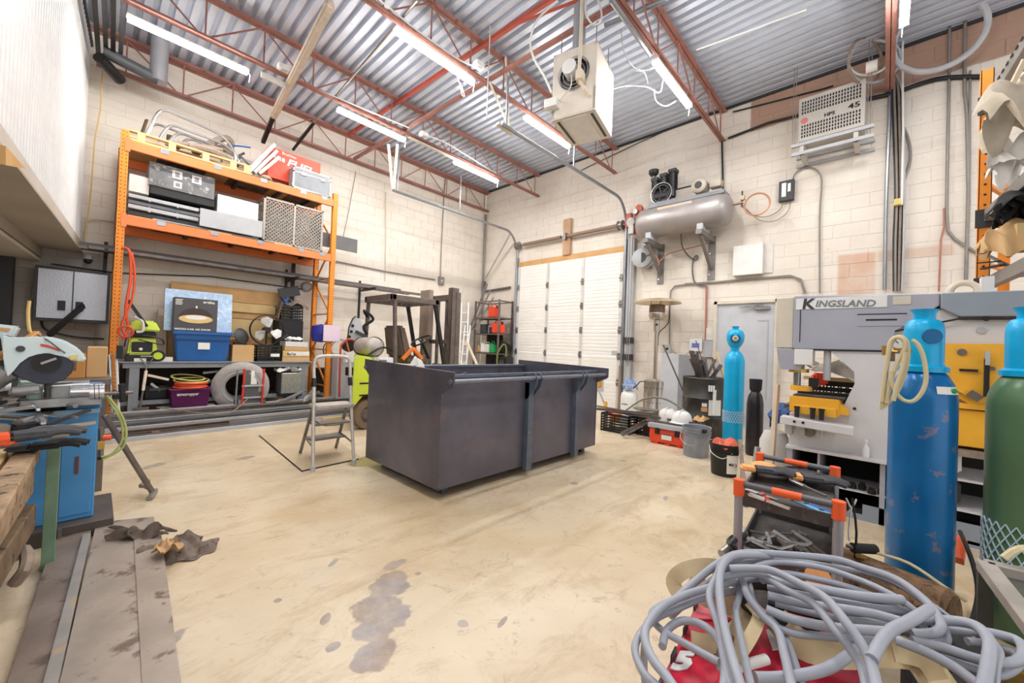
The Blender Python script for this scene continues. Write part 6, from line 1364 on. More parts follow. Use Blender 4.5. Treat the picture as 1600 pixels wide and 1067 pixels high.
for k in range(9):
    a_ = rs.uniform(0, 6.28); sc.append(((.14*math.cos(a_), .14*math.sin(a_), .6), (-.05+.16*math.cos(a_+2.2), .02+.18*math.sin(a_+2.2), rs.uniform(.98, 1.25)), rs.uniform(.03, .08), .012)); sl.append('dark scrap strip in the drum, '+['tilting left behind the upright bar', 'tilting right in front', 'lying flat over the rim', 'pointing at the thermostat', 'wedged beside the channel', 'bent over the wide offcut', 'near the drum centre', 'by the right rim', 'at the back of the drum'][k])
for (a, b, w, h), lb in zip(sc, sl): tag(MB().beam(V(dc)+V(a), V(dc)+V(b), w, h).build('steel_offcut', 'darksteel' if w > .045 else 'midgrey'), lb, 'offcut', 'scrap steel in the drum')
tag(MB().beam((6.25, 1.55, .45), (6.45, 1.85, 1.25), .02, .02).build('wood_stick', 'palewood'), 'thin yellow wooden stick leaning behind the blue cylinder', 'stick')
tag(MB().bb((6.03, 1.725, .35), (6.08, 1.755, .7)).build('paper_strip', 'paper'), 'white strip at the right edge of the drum', 'strip')
# white board behind drum
t = thing('leaning_white_board', 'leaning grey white panel between the patio heater and the drum', 'panel', (7.0, 2.7, 0))
MB().hexa([(6.85, 2.2, 0), (6.85, 2.92, 0), (6.88, 2.92, 0), (6.88, 2.2, 0), (7.05, 2.2, 1.16), (7.05, 2.92, 1.2), (7.08, 2.92, 1.2), (7.08, 2.2, 1.16)]).build('board', 'ltgrey', t)
MB().hexa([(6.84, 2.2, 0), (6.84, 2.55, 0), (6.85, 2.55, 0), (6.85, 2.2, 0), (7.04, 2.2, 1.16), (7.04, 2.62, 1.18), (7.05, 2.62, 1.18), (7.05, 2.2, 1.16)]).build('grey_face', 'grey', t)
# buckets
def bucket(name, lbl, c, r, h, m, lid=False):
    t = thing(name, lbl, 'bucket', c); c = V(c)
    MB().lathe([(0, 0), (r*.86, 0), (r*.88, .01), (r, h), (r*1.04, h), (r*1.04, h-.02), (r*1.0, h-.02), (r*1.03, h+.005), (r*.96, h), (r*.85, .02), (0, .02)], c, (0, 0, 1), 32).build('bucket_shell', m, t, smooth=True)
    for z in (h-.05, h-.08): MB().torus(c+V((0, 0, z)), (0, 0, 1), r*1.0, .006, 32, 5).build('rim_ring', m, t, smooth=True)
    return t
t = bucket('grey_bucket', 'grey metal bucket splashed with red in front of the drum', (4.93, 1.60, 0), .155, .34, mat('bucketgrey', (150, 156, 168), .4, .3, .15, 8, c2=(196, 86, 70), thr=.68))
MB().tube([(4.93, 1.75, .3), (4.8, 1.74, .2), (4.76, 1.62, .14), (4.8, 1.48, .2), (4.93, 1.45, .3)], .005, 5, sm=4).build('handle', 'steel', t)
MB().bb((4.80, 1.46, .3), (4.86, 1.5, .34)).build('ear', 'black', t)
t = bucket('black_bucket', 'black plastic bucket with white label and gloves on top', (4.42, 1.15, 0), .145, .31, 'black')
curved_label((4.42, 1.15), .140, PI+.35, PI+1.25, .04, .22, 'paper', 'label', t)
text('MX 21', .035, (4.42-.128, 1.085, .12), (.45, -.9, 0), (0, 0, 1), 'blackmat', t, width=.08, bold=.001)
MB().box((4.375, 1.02, .06), (.01, .03, .03)).build('red_logo_square', 'red', t)
MB().tube([(4.36, 1.285, .27), (4.28, 1.24, .22), (4.28, 1.14, .18), (4.31, 1.06, .24)], .004, 5, sm=4).build('handle', 'white', t)
tag(MB().cloth((4.42, 1.15, .315), .24, .22, .018, 16, 21, drop=.15).build('red_glove', mat('glovered', (206, 96, 72), .8, 0, .3, 25, c2=(190, 190, 190), thr=.6), smooth=True), 'red and grey work gloves on the black bucket', 'gloves')
# ------------------------------------------------------------ gas cylinders
mat('cyan', (0, 172, 226), .35, .05, .05); mat('netwhite', (196, 216, 226), .5); mat('cylblue', (14, 108, 172), .3, .15, .14, 5, c2=(112, 118, 150), thr=.60, soft=.03); mat('cylgreen', (92, 126, 90), .32, .1, .12, 2, c2=(60, 84, 62), thr=.6, soft=.2)
def gas_cylinder(name, lbl, c, r, h, m, cap='cyan', caph=.30, net=None, grp=None, capr=None, face=PI):
    t = thing(name, lbl, 'gas cylinder', c, 0, grp); c = V(c); sh = h
    MB().lathe([(0, .0), (r*.9, 0), (r, .03), (r, sh-r*1.35), (r*.97, sh-r*1.05), (r*.88, sh-r*.72), (r*.72, sh-r*.4), (r*.5, sh-r*.15), (r*.3, sh), (0, sh)], c, (0, 0, 1), 44).build('cylinder_body', m, t, smooth=True)
    if caph:
        cr = capr or r*.52; z0 = sh-.035
        o = MB().lathe([(cr*1.25, 0), (cr*1.25, .025), (cr*1.0, .035), (cr*1.0, caph*.22), (cr*1.0, caph*.64), (cr*.93, caph*.76), (cr*.74, caph*.825), (cr*.55, caph*.84), (cr*.55, caph*.93), (cr*.72, caph), (cr*.55, caph), (cr*.4, caph*.86), (cr*.4, 0)], c+V((0, 0, z0)), (0, 0, 1), 28)
        o = o.build('valve_cap', cap, t, smooth=True)
        w = V((math.cos(face+.45), math.sin(face+.45), 0)); MB().cyl(c+V((0, 0, z0+caph*.56))+w*cr*.9, c+V((0, 0, z0+caph*.56))+w*cr*1.06, cr*.5, n=18).build('cap_opening', mat('capdark', (0, 96, 150), .5), o)
    if net:
        z0, z1 = net; nm = MB(); n = 26; rows = int((z1-z0)/.03)
        for i in range(rows):
            for k in range(n):
                for s_ in (1, -1):
                    a = 2*PI*(k+(i % 2)*.5)/n; b = a+s_*PI/n
                    nm.beam(c+V(((r+.004)*math.cos(a), (r+.004)*math.sin(a), z0+i*.03)), c+V(((r+.004)*math.cos(b), (r+.004)*math.sin(b), z0+(i+1)*.03)), .005, .004)
                    a, b = b, 2*PI*(k+s_)/n
                    nm.beam(c+V(((r+.004)*math.cos(a), (r+.004)*math.sin(a), z0+i*.03+.015)), c+V(((r+.004)*math.cos(b), (r+.004)*math.sin(b), z0+(i+1)*.03+.015)), .004, .004) if False else None
        nm.build('net_sleeve', 'netwhite', t, kind='stuff')
    return t
t = gas_cylinder('gas_cylinder', 'bright blue tall cylinder with white net band before the entry door', (5.78, 1.43, 0), .118, 1.27, 'cyan', 'cyan', .0, net=(.33, .5))
# its open tulip guard
c = V((5.78, 1.43, 1.27)); MB().cyl(c+V((0, 0, -.03)), c+V((0, 0, .05)), .05, n=16).build('neck', 'cyan', t, smooth=True)
MB().lathe([(.05, .03), (.075, .06), (.10, .12), (.105, .2), (.085, .25), (.05, .27), (.035, .275), (.035, .3), (.05, .31), (.03, .31), (.02, .27), (.075, .24), (.095, .19), (.09, .12), (.065, .07), (.04, .04)], c, (0, 0, 1), 28).build('valve_guard', 'cyan', t, smooth=True)
dirn = V((-.97, -.24, 0)); MB().lathe([(0, -.02), (.06, -.02), (.062, .0), (.058, .004), (0, .004)], c+dirn*.098+V((0, 0, .15)), dirn, 24).build('guard_opening', mat('capdark', (0, 96, 150), .5), t); MB().lathe([(0, 0), (.034, 0), (.034, .005), (0, .005)], c+dirn*.103+V((0, 0, .15)), dirn, 20).build('valve_plate', 'white', t); MB().cyl(c+dirn*.105+V((0, 0, .15)), c+dirn*.115+V((0, 0, .15)), .02, n=12).build('valve', 'brass', t)
t = thing('gas_cylinder', 'small black gas cylinder right of the bright blue one', 'gas cylinder', (5.55, 1.13, 0)); c = V((5.55, 1.135, 0))
MB().lathe([(0, 0), (.08, 0), (.09, .02), (.09, .62), (.075, .72), (.04, .78), (0, .79)], c, (0, 0, 1), 32).build('cylinder_body', mat('cylblack', (40, 38, 44), .3, .2, .3), t, smooth=True)
m = MB(); m.lathe([(.045, .76), (.065, .8), (.07, .92), (.06, .92), (.055, .8), (.035, .76)], c, (0, 0, 1), 20); m.build('guard_cup', 'blackmat', t, smooth=True); MB().cyl(c+V((-.02, 0, .78)), c+V((-.02, 0, .9)), .022).build('valve', 'brass', t); MB().cyl(c+V((0, 0, .9)), c+V((0, 0, .925)), .055).build('cap_band', 'blue', t)
t = gas_cylinder('gas_cylinder', 'big scuffed blue gas cylinder with cyan cap in the right foreground', (2.84, -.14, 0), .122, 1.19, 'cylblue', 'cyan', .31, capr=.073, face=PI-.1)
MB().box((2.715, -.12, 1.04), (.01, .0, .0)).bm.free()
c = V((2.84, -.14, 0))
def shoulder_label(t, c, r, a0, a1, z, w, m='paper'):
    mb = MB(); n = 5
    ps = []
    for k in range(n+1):
        a = a0+(a1-a0)*k/n; ps.append((V((c.x+r*1.01*math.cos(a), c.y+r*1.01*math.sin(a), z)), V((c.x+r*.93*math.cos(a), c.y+r*.93*math.sin(a), z+w))))
    for k in range(n):
        p, q, p2, q2 = ps[k][0], ps[k][1], ps[k+1][0], ps[k+1][1]; e = V((p.x-c.x, p.y-c.y, .03)).normalized()*.003
        mb.hexa([p, p2, p2+e, p+e, q, q2, q2+e, q+e])
    o = mb.build('shoulder_label', m, t); a = a0+(a1-a0)*.7
    p = V((c.x+r*1.0*math.cos(a), c.y+r*1.0*math.sin(a), z+w*.5)); MB().cyl(p, p+V((math.cos(a), math.sin(a), .3))*.008, .012, n=10).build('green_mark', 'green', o)
shoulder_label(t, c, .122, PI+.35, PI+1.15, 1.055, .035)
t = gas_cylinder('gas_cylinder', 'green gas cylinder with net sleeve and cyan cap at the right edge', (2.86, -.47, 0), .125, 1.19, 'cylgreen', 'cyan', .31, capr=.073, net=(.30, .52), face=PI-.3)
shoulder_label(t, V((2.86, -.47, 0)), .125, PI+.1, PI+.9, 1.05, .045)
# gauge with hose
t = thing('regulator_gauge', 'brass regulator with round white gauge on the big blue cylinder', 'gauge', PX(1404, 536, 2.62))
p = PX(1404, 536, 2.66); MB().cyl(p, p+V((.03, 0, 0)), .030, n=20).build('gauge_case', 'brass', t, smooth=True); MB().cyl(p+V((-.003, 0, 0)), p, .026, n=20).build('dial', 'white', t); MB().beam(p+V((-.004, 0, 0)), p+V((-.004, .012, .012)), .002, .003).build('needle', 'black', t)
MB().cyl(PX(1401, 548, 2.66), PX(1420, 548, 2.75), .014).build('regulator_body', 'brass', t); MB().cyl(PX(1383, 540, 2.66), PX(1384, 555, 2.66), .014).build('side_knob', 'brass', t); MB().cyl(PX(1383, 548, 2.66), PX(1402, 550, 2.66), .008).build('stem', 'brass', t)
MB().box(PX(1393, 558, 2.66), (.03, .025, .04)).build('bronze_block', 'oldwood', t)
hp = [[(1376, 640), (1380, 615), (1385, 580), (1390, 545), (1397, 530), (1408, 526), (1417, 535), (1419, 555), (1413, 585), (1403, 610), (1392, 625), (1380, 636)], [(1385, 630), (1391, 600), (1400, 572), (1409, 555), (1414, 540), (1410, 530), (1400, 527), (1391, 535), (1387, 560), (1381, 600), (1378, 628)], [(1424, 531), (1434, 538), (1443, 558), (1447, 590), (1441, 612), (1428, 626), (1414, 626), (1402, 616), (1394, 598), (1392, 580)], [(1396, 626), (1402, 600), (1410, 575), (1415, 550)]]
for k, h_ in enumerate(hp): tag(MB().tube([PX(x, y, 2.60-.012*k) for x, y in h_], .0085, 8, sm=4).build('hose', mat('hosecream', (214, 200, 160), .5, 0, .08), smooth=True), ['cream gas hose, leftmost long loop below the gauge', 'second cream hose loop looped behind the gauge', 'cream hose loop bowing to the right over the blue cylinder', 'short cream hose piece inside the loops'][k], 'hose', 'cream hose loops on the blue cylinder')

# ------------------------------------------------------------ ironworker machine
mat('machgrey', (170, 171, 184), .4, .1, .05, 3, c2=(150, 150, 160), thr=.68); mat('machlight', (214, 212, 214), .45, .05, .05, 4, c2=(160, 152, 146), thr=.68, soft=.05); mat('machblue', (146, 156, 168), .4, .1, .05); mat('machyellow', (238, 176, 50), .45, 0, .08, 5, c2=(160, 120, 60), thr=.69, soft=.05)
t = thing('ironworker_machine', 'huge grey and yellow metalworking machine with a lettered name plate', 'machine', (4.3, -.3, 0))
MX = 4.0
def mprism(pts, x0, x1): return MB().prism([(x0, y, z) for y, z in pts], (x1-x0, 0, 0))
mprism([(.56, 1.27), (.56, 1.715), (-.27, 1.685), (-.27, 1.60), (-.05, 1.43), (0, 1.275)], MX, 4.65).build('top_housing', 'machgrey', t, bev=.006)
mprism([(-.272, 1.685), (-1.6, 1.66), (-1.6, 1.50), (-.36, 1.52), (-.272, 1.58)], MX-.02, 4.65).build('top_housing_right', 'machblue', t, bev=.006)
mprism([(-.0, 1.28), (-.05, 1.43), (-.30, 1.585), (-.36, 1.515), (-1.6, 1.495), (-1.6, .9), (-.0, .9)], MX+.03, 4.6).build('side_plate', 'machlight', t)
mprism([(.315, 1.262), (.165, 1.11), (.161, 1.017), (.249, .76), (.57, .74), (.57, .475), (-.24, .475), (-.24, 1.262)], MX+.01, 4.12).build('c_frame', 'machlight', t, bev=.003)
mprism([(.315, 1.262), (.165, 1.11), (.161, 1.017), (.249, .76), (.57, .74), (.57, .475), (-.24, .475), (-.24, 1.262)], 4.46, 4.57).build('c_frame', 'machlight', t)
MB().bb((MX+.03, .562, 1.28), (4.4, .69, 1.71)).build('cream_end_box', 'cream', t, bev=.006)
MB().bb((MX-.004, .51, 1.33), (MX, .516, 1.60)).build('door_gap', 'black', t)
for a, b in (((.56, 1.275), (0, 1.278)), ((-.05, 1.425), (-.36, 1.51)), ((-.36, 1.508), (-1.5, 1.492))): MB().beam((MX-.0, a[0], a[1]-.004), (MX-.0, b[0], b[1]-.004), .01, .012).build('edge_gasket', 'black', t)
MB().bb((MX-.004, -.105, 1.46), (MX, .155, 1.548)).build('window_frame', 'machgrey', t); o = MB().bb((MX-.006, -.06, 1.50), (MX-.003, .11, 1.512)).build('slot', 'blackmat', t); MB().bb((MX-.006, -.11, 1.545), (MX-.003, .158, 1.552)).build('frame_line', 'black', t)
# name plate
o = MB().bb((MX-.006, -.005, 1.60), (MX-.001, .545, 1.690)).build('name_plate', 'white', t)
text('K', .115, (MX-.008, .505, 1.606), (0, -1, -.02), (0, 0, 1), mat and 'darkgrey', o, width=.085, bold=.004, shear=.12)
text('INGSLAND', .072, (MX-.008, .418, 1.618), (0, -1, -.035), (0, 0, 1), 'grey', o, width=.36, bold=.002, shear=.2)
MB().bb((MX-.005, -.128, 1.615), (MX-.001, -.035, 1.675)).build('data_plate', 'cream', t)
MB().cyl((MX+.02, -.46, 1.43), (MX+.03, -.46, 1.43), .022, n=20).build('round_boss', 'ltgrey', t)
MB().cyl((MX-.02, -.48, 1.5), (MX+.02, -.48, 1.5), .012).build('bolt', 'black', t)
# punching head
MB().bb((3.95, .42, 1.145), (4.1, .54, 1.272)).build('white_guard_box', 'white', t, bev=.004)
MB().hexa([(3.98, .5, 1.1), (3.98, .64, 1.1), (4.2, .64, 1.1), (4.2, .5, 1.1), (3.98, .48, 1.27), (3.98, .67, 1.27), (4.2, .67, 1.27), (4.2, .48, 1.27)]).build('punch_holder', 'machgrey', t)
MB().cyl((4.05, .335, 1.03), (4.05, .335, 1.27), .024, n=16).build('guide_rod', 'ltgrey', t, smooth=True)
MB().cyl((4.05, .52, 1.08), (4.05, .52, 1.11), .07, n=20).build('collar_ring', 'brass', t); MB().cyl((4.05, .53, .95), (4.05, .53, 1.08), .026, n=16).build('punch', 'steel', t, smooth=True); MB().cyl((4.05, .5, .93), (4.05, .5, .97), .075, n=20).build('die_ring', 'machyellow', t); MB().box((4.06, .42, 1.0), (.06, .06, .08)).build('dark_stop', 'blackmat', t)
MB().bb((3.92, .24, .76), (4.2, .56, .89)).build('yellow_die_block', 'machyellow', t, bev=.008); MB().bb((3.88, .26, .755), (3.93, .52, .82)).build('yellow_front_block', 'machyellow', t, bev=.004); MB().bb((3.95, .22, .89), (4.15, .54, .9)).build('block_top', 'darkgrey', t)
MB().prism([(3.93, .24, .78), (3.93, .19, .78), (3.93, .19, .82), (3.93, .24, .86)], (.15, 0, 0)).build('yellow_wedge', 'machyellow', t)
MB().beam((3.85, .60, .70), (3.85, .155, .68), .12, .06).build('tool_table', 'machlight', t, bev=.004)
for y in (.50, .40, .345): MB().cyl((3.86, y, .73), (3.86, y, .80), .016, n=10).cyl((3.86, y, .80), (3.86, y, .815), .020, n=6).build('clamp_bolt', 'blackmat', t); 
for y in (.505, .45): MB().cyl((3.785, y, .70), (3.795, y, .70), .010, n=10).build('bolt_hole', 'black', t)
for y, w in ((.56, .05), (.47, .035), (.36, .035)): MB().bb((3.9, y-w/2, .575), (4.0, y+w/2, .67)).build('table_bracket', 'ltgrey', t, bev=.006)
MB().cyl((3.98, .43, .60), (4.01, .43, .60), .035, n=20).build('round_plug', 'steel', t); MB().cyl((MX+.0, .16, .83), (MX+.012, .16, .83), .010, n=10).build('bolt_hole', 'black', t)
# ledge and base
MB().bb((3.94, -.25, .455), (4.6, .58, .48)).build('ledge', 'machlight', t, bev=.003)
for y0_, y1_ in ((.54, .58), (.36, .375), (-.02, .01), (-.26, -.22)): MB().bb((MX, y0_, 0), (4.5, y1_, .455)).build('base_post', 'machgrey', t)
MB().bb((4.48, -1.6, 0), (4.55, .58, .9)).bb((MX+.02, -1.6, .0), (4.48, .56, .045)).build('base_back', 'blackmat', t); MB().bb((MX+.05, -.25, .19), (4.48, .56, .2)).build('base_shelf', 'machlight', t); MB().bb((MX, -1.6, 0), (4.5, .58, .04)).build('base_plate', 'machblue', t)
MB().bb((MX, -.25, .04), (MX+.01, .1, .12)).build('kick_panel', 'machblue', t)
rnd = random.Random(5)
for k in range(11):
    y = .50-k*.056; x = 4.05+rnd.uniform(0, .12); h = rnd.uniform(.035, .07); dd = tag(MB().lathe([(0, 0), (.024, 0), (.024, h*.6), (.017, h*.62), (.017, h), (.008, h), (.008, h*.3), (0, h*.3)], (x, y, .201), (0, 0, 1), 14).build('punch_die', 'blackmat', smooth=True), 'black steel punch die, number %s from the left on the machine base shelf' % ['one', 'two', 'three', 'four', 'five', 'six', 'seven', 'eight', 'nine', 'ten', 'eleven'][k], 'die', 'dies on the base shelf')
# right side yellow shear
mprism([(-.28, 1.335), (-.62, 1.34), (-.62, .98), (-.42, .93), (-.30, 1.02), (-.24, 1.1), (-.24, 1.29)], 3.94, MX+.02).build('yellow_shear_plate', 'machyellow', t, bev=.003)
mprism([(-.625, 1.34), (-1.2, 1.34), (-1.2, .95), (-.625, .95)], 3.95, MX+.02).build('yellow_shear_plate', 'machyellow', t, bev=.003)
MB().beam((3.92, -.24, 1.14), (3.92, -.40, 1.02), .03, .05).build('yellow_arm', 'machyellow', t); MB().beam((3.9, -.40, 1.02), (3.9, -.45, .98), .035, .045).build('steel_tip', 'darksteel', t)
MB().cyl((3.93, -.37, 1.28), (3.942, -.37, 1.28), .022, n=16).build('dark_bolt', 'darksteel', t); MB().cyl((3.93, -.50, 1.18), (3.942, -.50, 1.18), .013, n=12).build('dark_bolt', 'darksteel', t); MB().cyl((3.93, -.58, 1.27), (3.942, -.58, 1.27), .016, n=12).build('dark_bolt', 'darksteel', t)
MB().bb((3.925, -.44, 1.155), (3.942, -.36, 1.17)).build('slot', 'black', t); MB().bb((3.90, -.485, 1.0), (3.945, -.465, 1.24)).build('lever', 'blackmat', t); MB().bb((3.895, -.485, 1.2), (3.93, -.465, 1.29)).build('lever_grip', 'ltgrey', t)
MB().bb((3.93, -.6, .91), (4.0, -.24, .945)).build('yellow_rail', 'machyellow', t); MB().bb((3.95, -.6, .66), (4.3, -.30, .90)).build('yellow_box', 'machyellow', t, bev=.006); MB().bb((3.90, -.62, .60), (4.3, -.24, .64)).build('lower_ledge', 'hosebrown', t)
for z in (.42, .22): MB().bb((MX, -1.6, z), (4.48, -.26, z+.015)).build('side_shelf', 'machlight', t)
for c_, s_, m, lb in [((4.1, -.36, .53), (.15, .06, .12), 'white', 'white box on the upper side shelf of the machine'), ((4.1, -.3, .52), (.15, .05, .12), 'hosebrown', 'pinkish block beside the white box on the machine side shelf'), ((4.1, -.34, .33), (.15, .10, .14), 'darkgrey', 'dark round motor on the middle side shelf of the machine'), ((4.08, -.29, .16), (.1, .05, .08), 'orangetool', 'orange red handle on the lower side shelf of the machine')]:
    tag(MB().box(c_, s_).build('shelf_item', m, bev=.01), lb, 'part')
MB().bb((MX, -.62, .02), (MX+.01, -.26, .15)).build('lower_panel', 'machblue', t)
tag(MB().lathe([(0, 0), (.022, 0), (.022, .07), (.008, .09), (.006, .11), (.012, .11), (.012, .13), (0, .13)], (3.97, .09, .481), (0, 0, 1), 16).build('glue_bottle', mat('bottlewhite', (232, 236, 236), .4, 0, .03), smooth=True), 'small white bottle standing on the machine ledge', 'bottle')
# things behind the machine seen through the C opening
t2 = crate('milk_crate', 'black grid crate seen through the machine opening', (5.15, .15, .72), .3, .8, .26, 'black', 5, None, cols=14)
tag(MB().bb((4.95, -.4, .68), (5.4, .75, .715)).build('side_table_top', 'oldwood'), 'low wooden table top behind the machine', 'table'); tag(MB().bb((5.0, -.3, 0), (5.3, .65, .68)).build('storage_chest', 'midgrey'), 'grey chest under the table top behind the machine', 'chest')
tag(MB().bb((4.98, -.3, .985), (5.02, .6, 1.02)).build('wood_batten', 'palewood'), 'pale wood batten on the crate behind the machine', 'batten')
tag(MB().cloth((5.15, .2, 1.02), .4, .7, .07, 12, 12).build('grey_sack', mat('sackgrey', (150, 142, 132), .8, 0, .3, 12), smooth=True), 'grey sacks heaped behind the machine opening', 'sack')
tag(MB().box((4.9, .46, 1.0), (.1, .12, .12), .4).build('orange_tool', 'jerryred', bev=.02), 'orange red tool behind the punch of the machine', 'tool')
tag(MB().cyl((4.97, .2, .716), (4.97, .2, .80), .04).build('green_tub', 'green'), 'bright green cap seen in the machine opening', 'cap')
tag(MB().cloth((5.0, .72, .62), .3, .3, .06, 10, 31, drop=.4).build('denim_cloth', 'cloth_blue', smooth=True), 'dark blue cloth bundle between black cylinder and machine', 'cloth')
tag(MB().lathe([(0, 0), (.13, 0), (.14, .05), (.14, .3), (.1, .4), (0, .42)], (5.05, .84, .0), (0, 0, 1), 24).build('white_bottle', 'offwhite', smooth=True), 'white propane bottle half hidden behind the leaning board', 'gas bottle')
tag(MB().beam((4.05, .70, 0), (4.12, .68, .96), .1, .03, V((0, 1, 0))).build('leaning_board', 'beigewood', bev=.003), 'tall pale plywood strip leaning on the left end of the machine', 'board')
for i, (a, b, w, h, m, lb) in enumerate([((4.3, .88, 0), (4.36, .86, .34), .16, .02, 'ltgrey', 'grey metal plate standing left of the leaning plywood strip'), ((4.2, .98, 0), (4.26, .97, .32), .04, .03, 'beigewood', 'short wood stick left of the grey plate'), ((3.9, .80, 0), (4.0, .76, .3), .05, .05, 'steel', 'steel bracket at the foot of the leaning plywood strip'), ((3.6, .78, .0), (4.1, .95, .42), .03, .03, 'hosebrown', 'slanting steel rod between bucket and tool cart')]):
    tag(MB().beam(a, b, w, h, V((0, 1, 0)) if i < 3 else V((0, 0, 1))).build('scrap_piece', m), lb, 'scrap')
# coil and box on machine top
tag(MB().torus((4.45, -.42, 1.74), (-1, .1, .1), .07, .022, 26, 8).build('white_coil', 'beigewood', smooth=True), 'small beige roll standing on top of the machine', 'roll')
tag(MB().bb((4.4, -.56, 1.68), (4.5, -.5, 1.84)).build('white_box', 'white'), 'small white box beside the beige roll on the machine', 'box')

# ------------------------------------------------------------ right pallet rack
t = thing('pallet_rack', 'orange and grey pallet rack with clutter at the right edge', 'rack', (4.5, -.9, 1.7))
P0 = V((5.3, -.61, 0)); dr_ = V((-math.cos(.077), -math.sin(.077), 0)); sd = V((dr_.y, -dr_.x, 0)); sd = sd if sd.y < 0 else -sd
px_, py_ = P0.x, P0.y
P = MB().bb((px_, py_-.038, 0), (px_+.006, py_+.038, 3.80)).bb((px_, py_+.032, 0), (px_+.07, py_+.038, 3.80)).bb((px_, py_-.038, 0), (px_+.07, py_-.032, 3.80))
o = P.build('post', 'orange', t); h = MB(); z = 1.7
while z < 3.65: h.cyl((px_-.002, py_, z), (px_, py_, z), .010, n=6); z += .09
h.build('hole_row', 'holes', o, kind='stuff')
q = V((5.85, -.80, 0)); MB().bb((q.x, q.y-.035, 0), (q.x+.06, q.y+.035, 3.3)).build('post', 'orange', t)
for z in (1.75, 2.1, 2.8, 3.3): MB().beam((px_+.03, py_, z), (q.x, q.y, z), .03, .03).build('cross_brace', 'orange', t)
for z in (1.90, 2.50, 3.50):
    a = P0+V((-.02, -.02, z)); b = a+dr_*4.6
    MB().beam(a, b, .05, .10).build('beam', mat('beamgrey', (140, 134, 128), .5, .2, .12, 4), t, bev=.003); 
    a2, b2 = a+sd*.9, b+sd*.9; MB().beam(a2, b2, .05, .10).build('beam', 'beamgrey', t)
    MB().hexa([a+V((0, 0, .045)), b+V((0, 0, .045)), b2+V((0, 0, .045)), a2+V((0, 0, .045)), a+V((0, 0, .06)), b+V((0, 0, .06)), b2+V((0, 0, .06)), a2+V((0, 0, .06))]).build('deck_board', 'beamgrey', t)
    MB().bb((px_-.012, py_-.055, z-.1), (px_, py_+.055, z+.06)).build('beam_connector', 'darkgrey', t)
m = MB(); a = P0+V((-.05, .008, 3.53))
for k in range(40): m.box(a+dr_*(.1+k*.1), (.05, .004, .014), .077)
m.build('perforation', 'black', t, kind='stuff')
def onr(s, d, z): return P0+dr_*s+sd*d+V((0, 0, z))
tag(MB().cloth(PX(1612, 178, 4.55), .5, .45, .12, 22, 41, th=.01, drop=.5).build('beige_tarp', mat('tarp', (196, 184, 166), .8, 0, .15, 10), smooth=True), 'crumpled beige tarp on the middle shelf of the right rack', 'tarp')
tag(MB().cloth(PX(1598, 262, 4.8), .35, .3, .13, 20, 42, th=.01, drop=.3).build('white_bag', 'offwhite', smooth=True), 'white plastic bag bulging beside the inner orange post', 'bag')
tag(MB().beam(PX(1545, 204, 4.7), PX(1602, 92, 4.4), .03, .02).build('pale_tube', 'beigewood'), 'pale rod slanting up across the right rack', 'rod')
tag(MB().prism([PX(x, y, 4.9) for x, y in ((1535, 206), (1562, 168), (1600, 172), (1598, 190), (1560, 196))], (.02, 0, 0)).build('brown_board', 'hosebrown'), 'brown board poking out above the middle shelf of the right rack', 'board')
for k, (x, y, s_, m_, lb) in enumerate([(1576, 385, .22, 'cardboard', 'brown sack on the lower shelf of the right rack'), (1596, 372, .2, 'palewood', 'yellow block on the lower shelf of the right rack'), (1590, 340, .16, 'blackmat', 'black bundle above the yellow block on the right rack'), (1600, 316, .18, 'darkgrey', 'dark bundle under the middle beam nearest the edge'), (1586, 300, .10, 'hosebrown', 'brown bundle right of the orange post under the middle beam')]):
    tag((MB().box(PX(x, y, 4.7), (s_, s_*.7, s_*.9), .3) if k in (1, 4) else MB().cloth(PX(x, y, 4.7), s_*1.4, s_*1.2, .07, 14, 50+k, th=.02, drop=.3)).build('rack_bundle', m_, smooth=(k not in (1, 4))), lb, 'bundle')
for k, (a, b, w_, m_) in enumerate([((1533, 400), (1583, 353), .05, 'darksteel'), ((1553, 356), (1592, 352), .012, 'black'), ((1528, 411), (1562, 408), .02, 'blackmat'), ((1535, 420), (1566, 414), .03, 'black'), ((1545, 400), (1575, 415), .025, 'steel')]):
    tag(MB().beam(PX(a[0], a[1], 4.95), PX(b[0], b[1], 4.75), w_, w_*.5).build('steel_rod', m_), ['blade-like steel strip slanting on the right rack lower shelf', 'thin black rod poking left over the lower shelf of the right rack', 'black rod poking left, lower of the pair at the orange post', 'lowest black rod by the orange post of the right rack', 'short steel rod lying across the black rods on the right rack'][k], 'rod')
tag(MB().cloth(PX(1600, 325, 4.6), .4, .3, .06, 14, 43, th=.01, drop=.2).build('black_bag', 'blackmat', smooth=True), 'black bag hanging under the middle shelf of the right rack', 'bag')
# ------------------------------------------------------------ tool cart
t = thing('tool_cart', 'grey three-tier tool cart with orange corner caps by the machine', 'cart', (2.24, .3, 0))
HZ = .65
cA, cB, cC, cD = V((1.93, .445, 0)), V((1.945, .115, 0)), V((2.54, .168, 0)), V((2.55, .49, 0))   # front-left, front-right, back-right, back-left
mat('cartgrey', (160, 160, 166), .4, .3, .06); mat('cartdark', (100, 100, 104), .4, .3, .1); mat('cartorange', (240, 96, 44), .45, 0, .05)
for c_ in (cA, cB, cC, cD):
    o = MB().cyl(c_+V((0, 0, .02)), c_+V((0, 0, HZ-.03)), .017, n=16).build('post', 'cartgrey', t, smooth=True); MB().cyl(c_+V((0, 0, HZ-.05)), c_+V((0, 0, HZ+.018)), .022, n=16).build('orange_corner', 'cartorange', o, smooth=True)
    MB().cyl(c_+V((-.012, 0, .035)), c_+V((.012, 0, .035)), .035, n=16).build('castor', 'black', o, smooth=True)
